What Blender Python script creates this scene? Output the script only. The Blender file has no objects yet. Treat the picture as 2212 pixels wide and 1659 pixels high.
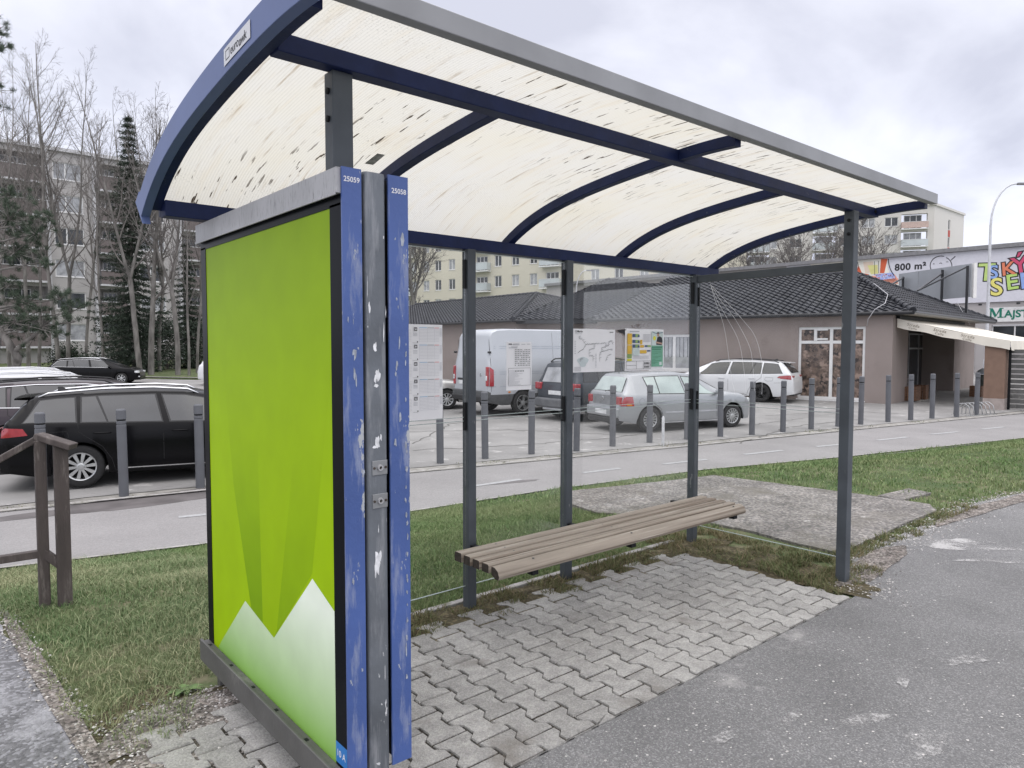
import bpy, math, random
import numpy as np
from mathutils import Vector, Matrix, noise
R=math.radians; PI=math.pi
rng=np.random.default_rng(7); random.seed(7)
S=bpy.context.scene; COL=S.collection

# ------------------------------------------------------------------ camera
F=1531.3; PITCH=R(-2.9644); ROLL=R(0.0474); YAW=R(49.6653); EYE=np.array([-1.1103,-2.1711,1.6])
fw=np.array([math.cos(YAW)*math.cos(PITCH),math.sin(YAW)*math.cos(PITCH),math.sin(PITCH)])
_rt=np.array([math.sin(YAW),-math.cos(YAW),0.]); _up=np.cross(_rt,fw)
rt=_rt*math.cos(ROLL)+_up*math.sin(ROLL); up=_up*math.cos(ROLL)-_rt*math.sin(ROLL)
fh=np.array([math.cos(YAW),math.sin(YAW)])
cd=bpy.data.cameras.new('camera'); cam=bpy.data.objects.new('camera',cd); COL.objects.link(cam)
cd.sensor_width=36; cd.lens=F/2212*36; cd.clip_start=.05; cd.clip_end=2000
cam.matrix_world=Matrix(((rt[0],up[0],-fw[0],EYE[0]),(rt[1],up[1],-fw[1],EYE[1]),(rt[2],up[2],-fw[2],EYE[2]),(0,0,0,1)))
S.camera=cam
S.view_settings.view_transform='Standard'; S.view_settings.look='None'; S.view_settings.exposure=0.06; S.view_settings.gamma=1
S.cycles.max_bounces=8; S.cycles.transparent_max_bounces=16; S.cycles.caustics_reflective=False; S.cycles.caustics_refractive=False

# ------------------------------------------------------------------ world: overcast sky
SUN_EL,SUN_AZ=R(48),R(200)
W=bpy.data.worlds.new('World'); S.world=W; W.use_nodes=True
nt=W.node_tree; nt.nodes.clear()
def nd(t,**k):
    n=nt.nodes.new(t)
    for a,b in k.items(): setattr(n,a,b)
    return n
out=nd('ShaderNodeOutputWorld'); bg=nd('ShaderNodeBackground'); nt.links.new(bg.outputs[0],out.inputs[0])
sky=nd('ShaderNodeTexSky'); sky.sky_type='NISHITA'; sky.sun_disc=False; sky.sun_elevation=SUN_EL; sky.sun_rotation=SUN_AZ
tc=nd('ShaderNodeTexCoord'); sep=nd('ShaderNodeSeparateXYZ'); nt.links.new(tc.outputs['Generated'],sep.inputs[0])
# project clouds on a flat layer overhead: dir.xy/(z+.25)
zz=nd('ShaderNodeMath',operation='MAXIMUM'); nt.links.new(sep.outputs[2],zz.inputs[0]); zz.inputs[1].default_value=0
za=nd('ShaderNodeMath',operation='ADD'); nt.links.new(zz.outputs[0],za.inputs[0]); za.inputs[1].default_value=.35
dx=nd('ShaderNodeMath',operation='DIVIDE'); nt.links.new(sep.outputs[0],dx.inputs[0]); nt.links.new(za.outputs[0],dx.inputs[1])
dy=nd('ShaderNodeMath',operation='DIVIDE'); nt.links.new(sep.outputs[1],dy.inputs[0]); nt.links.new(za.outputs[0],dy.inputs[1])
cb=nd('ShaderNodeCombineXYZ'); nt.links.new(dx.outputs[0],cb.inputs[0]); nt.links.new(dy.outputs[0],cb.inputs[1])
n1=nd('ShaderNodeTexNoise'); n1.inputs['Scale'].default_value=1.5; n1.inputs['Detail'].default_value=7; n1.inputs['Roughness'].default_value=.5; n1.inputs['Distortion'].default_value=.35
nt.links.new(cb.outputs[0],n1.inputs['Vector'])
cr=nd('ShaderNodeValToRGB'); nt.links.new(n1.outputs[0],cr.inputs[0])
e=cr.color_ramp.elements; e[0].position=.37; e[0].color=(.57,.59,.71,1); e[1].position=.63; e[1].color=(.96,.97,1.03,1)
m=cr.color_ramp.elements.new(.5); m.color=(.79,.81,.93,1)
gain=nd('ShaderNodeMapRange'); gain.inputs['From Min'].default_value=.0; gain.inputs['From Max'].default_value=1; gain.inputs['To Min'].default_value=1.0; gain.inputs['To Max'].default_value=1.0
gc=nd('ShaderNodeValToRGB'); nt.links.new(sep.outputs[2],gc.inputs[0])
g=gc.color_ramp.elements; g[0].position=0; g[0].color=(.40,)*3+(1,); g[1].position=1; g[1].color=(1.0,.955,.87,1)
for p_,v_ in ((.25,(.36,.36,.355)),(.5,(.39,.385,.37)),(.62,(.55,.53,.485)),(.8,(.86,.82,.745))):
    q=gc.color_ramp.elements.new(p_); q.color=v_+(1,)
mul=nd('ShaderNodeMix',data_type='RGBA',blend_type='MULTIPLY'); mul.inputs[0].default_value=1
nt.links.new(cr.outputs[0],mul.inputs[6]); nt.links.new(gc.outputs[0],mul.inputs[7])
sc_=nd('ShaderNodeVectorMath',operation='SCALE'); sc_.inputs['Scale'].default_value=33.; nt.links.new(mul.outputs[2],sc_.inputs[0])
mix=nd('ShaderNodeMix',data_type='RGBA'); mix.inputs[0].default_value=.95
nt.links.new(sky.outputs[0],mix.inputs[6]); nt.links.new(sc_.outputs[0],mix.inputs[7])
nt.links.new(mix.outputs[2],bg.inputs[0]); bg.inputs[1].default_value=.1
sd=bpy.data.lights.new('sun','SUN'); sd.energy=.6; sd.angle=R(75); sd.color=(1,.97,.93)
sun=bpy.data.objects.new('sun',sd); COL.objects.link(sun)
_s=Vector((math.sin(SUN_AZ)*math.cos(SUN_EL),math.cos(SUN_AZ)*math.cos(SUN_EL),math.sin(SUN_EL)))
sun.rotation_euler=_s.to_track_quat('Z','Y').to_euler()

# ------------------------------------------------------------------ picture-to-place helpers (calibration of real positions)
def ray(px,py): return fw+rt*(px-1106)/F-up*(py-829.5)/F
def plane(px,py,ax,v):
    d=ray(px,py); return EYE+d*(v-EYE[ax])/d[ax]
def at(px,py,z=0): return plane(px,py,2,z)
def lot(px,py):
    d=ray(px,py); t=(-.75-EYE[2])/(d[2]-.0157*(d[:2]@fh)); return EYE+d*t
def pt(px,py,dep):
    d=ray(px,py); return EYE+d*(dep/(d[:2]@fh))
def lotz(x,y): return -.75+.0157*((x-EYE[0])*fh[0]+(y-EYE[1])*fh[1])
NEAR=[(-40,8.5),(-6,7.6),(-.49,6.5),(1.32,6.05),(3.88,5.82),(6.17,5.6),(9.37,5.05),(12.66,4.05),(18.38,2.57),(30,-.6),(60,-9)]
FAR=[(-40,11.5),(-6,10.2),(-.26,9.3),(2.26,8.85),(5.32,8.1),(11.58,6.76),(16.89,5.71),(25.3,4.0),(40,.6),(60,-4)]
CREST=[(-40,5),(-5,3.6),(0,2.7),(2,2.1),(4,2.6),(5.5,3.0),(6.6,2.9),(8,2.2),(9,1.9),(13,.9),(18,-.2),(30,-3),(60,-12)]
def pl(P,x): return np.interp(x,[p[0] for p in P],[p[1] for p in P])
def gz(x,y):
    yc,yp=pl(CREST,x),pl(NEAR,x); t=np.clip((y-yc)/(yp-yc),0,1); t=t*t*(1.25-.25*t) if False else np.where(t<.12,t*t/.24,t-.06)/.94
    return lotz(x,y)*np.clip(t,0,1)

# ------------------------------------------------------------------ material helpers
MATS={}
def mat(name,col,rough=.6,metal=0.,var=.12,scale=6,bump=0.,bscale=60,spec=.5,coat=0.,col2=None,lo=.35,hi=.65,trans=0.,detail=5,stretch=None):
    if name in MATS: return MATS[name]
    m=bpy.data.materials.new(name); m.use_nodes=True; t=m.node_tree; b=t.nodes['Principled BSDF']
    N=t.nodes.new; L=t.links.new
    b.inputs['Roughness'].default_value=rough; b.inputs['Metallic'].default_value=metal
    b.inputs['Specular IOR Level'].default_value=spec; b.inputs['Coat Weight'].default_value=coat
    b.inputs['Transmission Weight'].default_value=trans
    tc=N('ShaderNodeTexCoord'); v=tc.outputs['Object']
    if stretch:
        mp=N('ShaderNodeMapping'); mp.inputs['Scale'].default_value=stretch; L(v,mp.inputs[0]); v=mp.outputs[0]
    n=N('ShaderNodeTexNoise'); n.inputs['Scale'].default_value=scale; n.inputs['Detail'].default_value=detail; L(v,n.inputs['Vector'])
    r=N('ShaderNodeValToRGB'); L(n.outputs[0],r.inputs[0])
    a=tuple(c*(1-var) for c in col); c2=col2 or tuple(min(1,c*(1+var)) for c in col)
    r.color_ramp.elements[0].position=lo; r.color_ramp.elements[0].color=(*(col if col2 else a),1)
    r.color_ramp.elements[1].position=hi; r.color_ramp.elements[1].color=(*c2,1)
    L(r.outputs[0],b.inputs['Base Color'])
    if bump:
        n2=N('ShaderNodeTexNoise'); n2.inputs['Scale'].default_value=bscale; n2.inputs['Detail'].default_value=4; L(v,n2.inputs['Vector'])
        bp=N('ShaderNodeBump'); bp.inputs['Strength'].default_value=bump; bp.inputs['Distance'].default_value=.01; L(n2.outputs[0],bp.inputs['Height']); L(bp.outputs[0],b.inputs['Normal'])
    MATS[name]=m; return m
def overlay(m,col,scale,lo,hi,stretch=None,rough=None,detail=6,offset=(0,0,0),metal=None):
    """adds wear / stain patches of another colour where a noise passes a threshold"""
    t=m.node_tree; b=t.nodes['Principled BSDF']; N=t.nodes.new; L=t.links.new
    tc=N('ShaderNodeTexCoord'); mp=N('ShaderNodeMapping'); L(tc.outputs['Object'],mp.inputs[0])
    mp.inputs['Location'].default_value=offset
    if stretch: mp.inputs['Scale'].default_value=stretch
    n=N('ShaderNodeTexNoise'); n.inputs['Scale'].default_value=scale; n.inputs['Detail'].default_value=detail; n.inputs['Roughness'].default_value=.65; L(mp.outputs[0],n.inputs['Vector'])
    r=N('ShaderNodeMapRange'); r.inputs['From Min'].default_value=lo; r.inputs['From Max'].default_value=hi; L(n.outputs[0],r.inputs[0])
    mx=N('ShaderNodeMix'); mx.data_type='RGBA'; L(r.outputs[0],mx.inputs[0])
    src=b.inputs['Base Color'].links[0].from_socket; L(src,mx.inputs[6]); mx.inputs[7].default_value=(*col,1); L(mx.outputs[2],b.inputs['Base Color'])
    return m
def speckle(m,cols,scale,amount=.5,bump=.4):
    """stone chips: voronoi cells, each its own tone"""
    t=m.node_tree; b=t.nodes['Principled BSDF']; N=t.nodes.new; L=t.links.new
    tc=N('ShaderNodeTexCoord'); v=N('ShaderNodeTexVoronoi'); v.inputs['Scale'].default_value=scale; L(tc.outputs['Object'],v.inputs['Vector'])
    s=N('ShaderNodeSeparateColor'); L(v.outputs['Color'],s.inputs[0])
    r=N('ShaderNodeValToRGB'); L(s.outputs[0],r.inputs[0]); r.color_ramp.interpolation='CONSTANT'
    el=r.color_ramp.elements; el[0].color=(*cols[0],1); el[1].position=1/len(cols); el[1].color=(*cols[1],1)
    for i,c in enumerate(cols[2:],2):
        q=el.new(i/len(cols)); q.color=(*c,1)
    mx=N('ShaderNodeMix'); mx.data_type='RGBA'; mx.blend_type='MULTIPLY'; mx.inputs[0].default_value=amount
    src=b.inputs['Base Color'].links[0].from_socket; L(src,mx.inputs[6]); L(r.outputs[0],mx.inputs[7]); L(mx.outputs[2],b.inputs['Base Color'])
    bp=N('ShaderNodeBump'); bp.inputs['Strength'].default_value=bump; bp.inputs['Distance'].default_value=.006; L(v.outputs['Distance'],bp.inputs['Height']); bp.invert=True
    if b.inputs['Normal'].links: L(b.inputs['Normal'].links[0].from_socket,bp.inputs['Normal'])
    L(bp.outputs[0],b.inputs['Normal']); return m
def glass(name,tint=(.93,.96,.95),refl=.10,dirt=.06):
    m=bpy.data.materials.new(name); m.use_nodes=True; t=m.node_tree; t.nodes.clear(); N=t.nodes.new; L=t.links.new
    o=N('ShaderNodeOutputMaterial'); tr=N('ShaderNodeBsdfTransparent'); tr.inputs[0].default_value=(*tint,1)
    gl=N('ShaderNodeBsdfGlossy'); gl.inputs['Roughness'].default_value=.03; gl.inputs[0].default_value=(1,1,1,1)
    lw=N('ShaderNodeFresnel'); lw.inputs[0].default_value=1.42
    mr=N('ShaderNodeMapRange'); mr.inputs['To Min'].default_value=0; mr.inputs['To Max'].default_value=refl*10; L(lw.outputs[0],mr.inputs[0])
    m1=N('ShaderNodeMixShader'); L(mr.outputs[0],m1.inputs[0]); L(tr.outputs[0],m1.inputs[1]); L(gl.outputs[0],m1.inputs[2])
    df=N('ShaderNodeBsdfDiffuse'); df.inputs[0].default_value=(.75,.77,.8,1)
    n=N('ShaderNodeTexNoise'); n.inputs['Scale'].default_value=2.2; n.inputs['Detail'].default_value=9; tc=N('ShaderNodeTexCoord'); L(tc.outputs['Object'],n.inputs['Vector'])
    r2=N('ShaderNodeMapRange'); r2.inputs['From Min'].default_value=.4; r2.inputs['From Max'].default_value=.75; r2.inputs['To Min'].default_value=dirt*.4; r2.inputs['To Max'].default_value=dirt*2.2; L(n.outputs[0],r2.inputs[0])
    m2=N('ShaderNodeMixShader'); L(r2.outputs[0],m2.inputs[0]); L(m1.outputs[0],m2.inputs[1]); L(df.outputs[0],m2.inputs[2]); L(m2.outputs[0],o.inputs[0])
    MATS[name]=m; return m

# ------------------------------------------------------------------ mesh builder
class Fr:
    """local frame: u along, n outward, z up"""
    def __init__(s,o,u,n=None):
        s.o=np.array([o[0],o[1],o[2] if len(o)>2 else 0.],float); u=np.array([u[0],u[1],0.]); s.u=u/np.linalg.norm(u)
        s.n=np.array([s.u[1],-s.u[0],0.]) if n is None else np.array([n[0],n[1],0.])
    def __call__(s,u,n,z): return s.o+s.u*u+s.n*n+np.array([0,0,z])
    def hit(s,px,py,n=0.):
        """where the line of sight meets this frame's u-z plane"""
        d=ray(px,py); o=s.o+s.n*n; t=((o-EYE)@s.n)/(d@s.n); P=EYE+d*t-s.o
        return float(P@s.u),float(P[2])
class MB:
    def __init__(s): s.v=[];s.f=[];s.m=[];s.k=0
    def add(s,V,Fc,mi=0):
        b=len(s.v); s.v+= [tuple(map(float,p)) for p in V]; s.f+=[tuple(i+b for i in f) for f in Fc]; s.m+=[mi]*len(Fc); return s
    def box(s,a0,a1,b0,b1,c0,c1,fr=None,mi=0):
        P=[(x,y,z) for z in (c0,c1) for y in (b0,b1) for x in (a0,a1)]
        if fr is not None: P=[fr(*p) for p in P]
        return s.add(P,[(0,2,3,1),(4,5,7,6),(0,1,5,4),(2,6,7,3),(0,4,6,2),(1,3,7,5)],mi)
    def hexa(s,P,mi=0): return s.add(P,[(0,3,2,1),(4,5,6,7),(0,1,5,4),(1,2,6,5),(2,3,7,6),(3,0,4,7)],mi)
    def poly(s,P,mi=0): return s.add(P,[tuple(range(len(P)))],mi)
    def grid(s,rows,mi=0,close=False):
        n=len(rows[0]); V=[p for r in rows for p in r]; Fc=[]
        for i in range(len(rows)-1):
            for j in range(n-(0 if close else 1)):
                k=(j+1)%n; Fc.append((i*n+j,i*n+k,(i+1)*n+k,(i+1)*n+j))
        return s.add(V,Fc,mi)
    def bar(s,p,q,w,h=None,mi=0):
        p=np.array(p,float);q=np.array(q,float);d=q-p;d/=np.linalg.norm(d);h=h or w
        a=np.cross(d,(0,0,1)); a=np.array([1.,0,0]) if np.linalg.norm(a)<.05 else a/np.linalg.norm(a); b=np.cross(a,d)
        P=[o+a*x*w/2+b*y*h/2 for o in (p,q) for x,y in ((-1,-1),(1,-1),(1,1),(-1,1))]
        return s.hexa(P,mi)
    def tube(s,pts,rad,n=8,mi=0,cap=True):
        pts=[np.array(p,float) for p in pts]; rad=rad if hasattr(rad,'__len__') else [rad]*len(pts); rows=[]; a=None
        for i,p in enumerate(pts):
            d=pts[min(i+1,len(pts)-1)]-pts[max(i-1,0)]; d=d/(np.linalg.norm(d)+1e-9)
            if a is None: a=np.cross(d,(0,0,1)); a=np.array([1.,0,0]) if np.linalg.norm(a)<.05 else a/np.linalg.norm(a)
            a=a-d*(a@d); a/=np.linalg.norm(a)+1e-9; b=np.cross(d,a)
            rows.append([p+rad[i]*(a*math.cos(2*PI*k/n)+b*math.sin(2*PI*k/n)) for k in range(n)])
        s.grid(rows,mi,close=True)
        if cap: s.poly(rows[0],mi); s.poly(rows[-1][::-1],mi)
        return s
    def lathe(s,o,ax,prof,n=24,mi=0):
        """prof: (distance along axis, radius)"""
        o=np.array(o,float);ax=np.array(ax,float);ax/=np.linalg.norm(ax); a=np.cross(ax,(0,0,1)); a=np.array([1.,0,0]) if np.linalg.norm(a)<.05 else a/np.linalg.norm(a); b=np.cross(ax,a)
        rows=[[o+ax*t+r*(a*math.cos(2*PI*k/n)+b*math.sin(2*PI*k/n)) for k in range(n)] for t,r in prof]
        return s.grid(rows,mi,close=True)
    def build(s,name,mats,parent=None,smooth=False,bevel=0,props=None,recalc=True,sharp=None):
        me=bpy.data.meshes.new(name); M=None; off=np.zeros(3)
        V=np.array(s.v,float).reshape(-1,3)
        o=bpy.data.objects.new(name,me); COL.objects.link(o)
        if parent is not None:
            inv=WM[parent.name].inverted(); A=np.array(inv); V=V@A[:3,:3].T+A[:3,3]; o.parent=parent; WM[o.name]=WM[parent.name].copy()
        elif props is not None:
            off=np.array([V[:,0].mean(),V[:,1].mean(),V[:,2].min()]) if props.get('kind')!='structure' else np.zeros(3)
            V=V-off; o.location=off; WM[o.name]=Matrix.Translation(off)
        else: WM[o.name]=Matrix()
        me.from_pydata(V.tolist(),[],s.f); 
        for m in (mats if isinstance(mats,(list,tuple)) else [mats]): me.materials.append(m)
        if any(s.m): me.polygons.foreach_set('material_index',s.m)
        if recalc:
            import bmesh; bm=bmesh.new(); bm.from_mesh(me)
            if smooth: bmesh.ops.remove_doubles(bm,verts=bm.verts,dist=1e-5)
            bmesh.ops.recalc_face_normals(bm,faces=bm.faces); bm.to_mesh(me); bm.free()
        if smooth:
            me.polygons.foreach_set('use_smooth',[True]*len(me.polygons))
            if sharp is not None: me.set_sharp_from_angle(angle=R(sharp))
        if bevel:
            b=o.modifiers.new('bevel','BEVEL'); b.width=bevel; b.segments=2; b.limit_method='ANGLE'; b.angle_limit=R(40)
        if props: 
            for k,x in props.items(): o[k]=x
        return o
WM={}
def thing(name,label,cat,loc=(0,0,0),rotz=0,group=None):
    o=bpy.data.objects.new(name,None); COL.objects.link(o); o.empty_display_size=.2
    o.location=tuple(map(float,loc)); o.rotation_euler=(0,0,rotz); WM[o.name]=Matrix.Translation(Vector(tuple(map(float,loc))))@Matrix.Rotation(rotz,4,'Z')
    o['label']=label; o['category']=cat
    if group: o['group']=group
    return o
def P(label,cat,group=None):
    d=dict(label=label,category=cat)
    if group: d['group']=group
    return d
STR=dict(kind='structure')
def copy_tree(o,loc,rotz=0.,label=None,parent=None):
    c=o.copy(); COL.objects.link(c)
    if parent is not None: c.parent=parent
    else:
        c.location=tuple(map(float,loc)); c.rotation_euler=(0,0,rotz)
        if label: c['label']=label
    for ch in list(o.children): copy_tree(ch,None,parent=c)
    return c
def text_pts(txt,size,offset=0.,extrude=0.,align='LEFT',shear=0.,space=1.):
    cu=bpy.data.curves.new('t','FONT'); cu.body=txt; cu.size=size; cu.offset=offset; cu.extrude=extrude; cu.align_x=align; cu.shear=shear; cu.space_character=space; cu.resolution_u=4
    ob=bpy.data.objects.new('t',cu); COL.objects.link(ob); bpy.context.view_layer.update()
    me=bpy.data.meshes.new_from_object(ob.evaluated_get(bpy.context.evaluated_depsgraph_get()))
    V=[tuple(v.co) for v in me.vertices]; Fc=[tuple(p.vertices) for p in me.polygons]
    bpy.data.objects.remove(ob); bpy.data.curves.remove(cu); bpy.data.meshes.remove(me); return V,Fc
def add_text(mb,txt,size,o,u,v,mi=0,nrm=None,**k):
    V,Fc=text_pts(txt,size,**k); o=np.array(o,float);u=np.array(u,float);u/=np.linalg.norm(u);v=np.array(v,float);v/=np.linalg.norm(v)
    w=np.cross(u,v) if nrm is None else nrm
    return mb.add([o+u*a+v*b+w*c for a,b,c in V],Fc,mi)
#%%PART2
# ------------------------------------------------------------------ ground
def attr_mat(name,base,rough=.8,amp=.3,col2=None,noise_s=3,bump=0,bscale=80,trans=0):
    """material whose tone varies with the 'tone' attribute of each blade / stone / block"""
    m=mat(name,base,rough,var=.12,scale=noise_s,bump=bump,bscale=bscale,spec=.3)
    t=m.node_tree; b=t.nodes['Principled BSDF']; N=t.nodes.new; L=t.links.new
    a=N('ShaderNodeAttribute'); a.attribute_name='tone'
    src=b.inputs['Base Color'].links[0].from_socket
    if col2:
        mx=N('ShaderNodeMix'); mx.data_type='RGBA'; L(a.outputs['Fac'],mx.inputs[0]); L(src,mx.inputs[6]); mx.inputs[7].default_value=(*col2,1); L(mx.outputs[2],b.inputs['Base Color'])
    else:
        mr=N('ShaderNodeMapRange'); mr.inputs['To Min'].default_value=1-amp; mr.inputs['To Max'].default_value=1+amp; L(a.outputs['Fac'],mr.inputs[0])
        vm=N('ShaderNodeVectorMath'); vm.operation='SCALE'; L(src,vm.inputs[0]); L(mr.outputs[0],vm.inputs['Scale']); L(vm.outputs[0],b.inputs['Base Color'])
    return m
def set_tone(o,vals):
    a=o.data.attributes.new('tone','FLOAT','POINT'); a.data.foreach_set('value',np.asarray(vals,np.float32))
m_soil=mat('soil_and_thatch',(.10,.125,.06),.95,var=.3,scale=3,bump=.8,bscale=40,spec=.1)
overlay(m_soil,(.20,.18,.12),5,.5,.7); overlay(m_soil,(.075,.11,.05),1.3,.5,.62,offset=(4,2,0))
m_asph=mat('footway_asphalt',(.215,.215,.216),.88,var=.10,scale=1.6,bump=.4,bscale=150,spec=.25)
speckle(m_asph,[(.72,.72,.72),(.85,.85,.85),(1,1,1),(.8,.8,.81),(1.32,1.32,1.3),(.95,.94,.93),(.7,.7,.7)],170,.95,.45)
overlay(m_asph,(.42,.41,.40),1.3,.64,.74,offset=(3.1,7.7,0)); overlay(m_asph,(.55,.54,.52),9,.735,.76,offset=(1,2,0))
m_lot=mat('parking_asphalt',(.275,.27,.265),.9,var=.14,scale=.8,bump=.3,bscale=60,spec=.2)
overlay(m_lot,(.22,.215,.21),.5,.55,.7,stretch=(1,2.2,1)); overlay(m_lot,(.48,.47,.46),2.2,.6,.7)
m_path=mat('cycle_path_asphalt',(.272,.266,.265),.88,var=.07,scale=.9,bump=.25,bscale=90,spec=.25)
speckle(m_path,[(.85,.85,.85),(1,1,1),(.92,.9,.9),(1.08,1.06,1.06)],70,.7,.25)
m_conc=mat('weathered_concrete',(.215,.207,.198),.92,var=.2,scale=2.5,bump=.6,bscale=60,spec=.2)
speckle(m_conc,[(.6,.6,.6),(1,1,1),(.8,.78,.75),(1.4,1.36,1.32)],48,.9,.8); overlay(m_conc,(.16,.15,.13),1.2,.52,.68); overlay(m_conc,(.5,.49,.47),5,.64,.72)
m_joint=mat('joint_sand',(.07,.064,.055),.95,var=.35,scale=30,bump=.8,bscale=120,spec=.1); speckle(m_joint,[(.6,.6,.6),(1,1,1),(1.8,1.75,1.7),(.8,.8,.8)],110,.9,.8)
m_gravel=mat('gravel_bed',(.20,.19,.182),.95,var=.3,scale=9,bump=1,bscale=70,spec=.1); speckle(m_gravel,[(.5,.48,.46),(1,.95,.9),(1.7,1.65,1.6),(.8,.76,.72),(1.3,1.2,1.15)],75,.95,1)
m_mark=mat('worn_road_paint',(.365,.37,.375),.8,var=.12,scale=20,spec=.2)
m_kerb=mat('kerb_concrete',(.36,.35,.34),.9,var=.18,scale=8,bump=.4,spec=.2); overlay(m_kerb,(.14,.14,.10),6,.52,.65)

gx=np.unique(np.concatenate([np.arange(-90,-6,4),np.arange(-6,26,.3),np.arange(26,150,4)])); gy=np.unique(np.concatenate([np.arange(-70,-1,4),np.arange(-1,13,.2),np.arange(13,190,5)]))
X,Y=np.meshgrid(gx,gy,indexing='ij'); Z=gz(X,Y)
mb=MB(); mb.grid([[(X[i,j],Y[i,j],Z[i,j]) for j in range(len(gy))] for i in range(len(gx))])
mb.build('ground',m_soil,smooth=True,props=STR,recalc=False)
def sheet(name,mt,lo,hi,xs,off,ny=12,props=STR,jag=0):
    mb=MB(); rows=[]
    for x in xs:
        a,b=lo(x),hi(x); 
        if jag: b+=jag*noise.noise(Vector((x*2.2,3.3,0)))+jag*.5*noise.noise(Vector((x*9,1.3,0)))
        rows.append([(x,y,float(gz(x,y))+off) for y in np.linspace(a,b,ny)])
    mb.grid(rows); return mb.build(name,mt,smooth=True,props=props,recalc=False)
EDGE=[(-60,-.2),(3.36,-.2),(3.5,-.19),(3.8,-.16),(4.2,.17),(5.2,.18),(6.25,.16),(6.6,.2),(7.2,.18),(8.06,.04),(12,-.9),(20,-3.2),(60,-16)]
sheet('footway',m_asph,lambda x:-60,lambda x:pl(EDGE,x)+(.05 if x>3.6 else 0),np.concatenate([np.arange(-60,-3,3),np.arange(-3,14,.06),np.arange(14,60,2)]),.012,ny=3,jag=.0)
# branch path on the left
LE=[(-3,-.55),(.3,-.60),(.86,-.63),(1.24,-.64),(1.75,-.70),(2.19,-.72),(2.77,-.77),(3.5,-.85),(4.1,-1.05),(4.8,-1.7)]
mb=MB(); rows=[]
for y in np.arange(-.3,4.85,.05):
    xe=float(np.interp(y,[a for a,b in LE],[b for a,b in LE]))+.03*noise.noise(Vector((y*6,0,0)))
    rows.append([(x,y,float(gz(x,y))+.008) for x in np.linspace(-14,xe,14)])
mb.grid(rows); m_as2=mat('old_rough_asphalt',(.19,.19,.20),.8,var=.2,scale=4,bump=.8,bscale=60,spec=.4); speckle(m_as2,[(.6,.6,.6),(.9,.9,.9),(1.4,1.4,1.42),(.75,.75,.75)],70,.9,1.); overlay(m_as2,(.33,.33,.35),2.5,.5,.62)
mb.build('side_path',m_as2,smooth=True,props=STR,recalc=False)
xs=np.concatenate([np.arange(-40,-6,2),np.arange(-6,30,.25),np.arange(30,60,2)])
sheet('cycle_path',m_path,lambda x:pl(NEAR,x),lambda x:pl(FAR,x),xs,.018)
LOTF=[lot(-400,812),lot(0,815),lot(250,818),lot(440,822)]; lf=[(p[0],p[1]) for p in LOTF]+[(60,44),(100,40)]
lf=sorted(lf)
sheet('parking_lot',m_lot,lambda x:pl(FAR,x)+.42+.06*noise.noise(Vector((x*3,0,0))),lambda x:max(pl(FAR,x)+2,pl(lf,x)),xs,.022,ny=30)
sheet('verge_strip',mat('dusty_verge',(.27,.26,.24),.95,var=.3,scale=3,bump=.6),lambda x:pl(FAR,x),lambda x:pl(FAR,x)+.55,xs,.013,ny=4)
sheet('kerb_edging',m_kerb,lambda x:pl(FAR,x)-.04,lambda x:pl(FAR,x)+.05,xs,.045,ny=2)
sheet('path_edging',m_kerb,lambda x:pl(NEAR,x)-.07,lambda x:pl(NEAR,x)+.03,xs,.03,ny=2)
# worn lane dashes and cracks in the lot
mb=MB()
for a,b in [((1000,1056),(1126,1038)),((1259,1024),(1340,1014)),((1432,1005),(1527,994.6)),((1607,984),(1691,975)),((1763,967),(1815,962)),((1896,953),(1960,946)),((2011,940),(2069,934.6)),((2121,929),(2169,924)),((386,1120.6),(445,1114.5)),((700,1085),(800,1073))]:
    p,q=lot(*a),lot(*b); d=(q-p)[:2]; d/=np.linalg.norm(d); n=np.array([-d[1],d[0]])*.055
    rows=[]
    for k in range(7):
        c=p[:2]+(q-p)[:2]*k/6; rows.append([(c[0]+s*n[0],c[1]+s*n[1],float(gz(c[0]+s*n[0],c[1]+s*n[1]))+.023) for s in (-1,1)])
    mb.grid(rows)
mb.build('path_markings',m_mark,props=STR,recalc=False)
mb=MB()
cr=[[(880,935),(1100,930),(1400,945)],[(890,975),(1100,965),(1300,950),(1500,925)],[(1250,905),(1420,925),(1560,925),(1750,905)],[(300,1000),(420,1020)],[(1650,900),(1800,890),(1950,895)],[(300,860),(360,850),(430,853)],[(890,960),(980,915),(1250,890)],[(1600,960),(1700,925),(1880,905)]]
for c in cr:
    pts=[]
    for a,b in zip(c[:-1],c[1:]):
        for k in range(14):
            t=k/14; p=lot(a[0]+(b[0]-a[0])*t,a[1]+(b[1]-a[1])*t); pts.append(p[:2]+rng.normal(0,.05,2))
    rows=[]
    for i,p in enumerate(pts):
        d=pts[min(i+1,len(pts)-1)]-pts[max(i-1,0)]; n=np.array([-d[1],d[0]]); n/=np.linalg.norm(n); w=.012+.012*rng.random()
        rows.append([(p[0]+s*n[0]*w,p[1]+s*n[1]*w,lotz(*(p+s*n*w))+.026) for s in (-1,1)])
    mb.grid(rows)
mb.build('pavement_cracks',mat('crack_filler',(.13,.125,.12),.95),props=STR,recalc=False)
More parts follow.
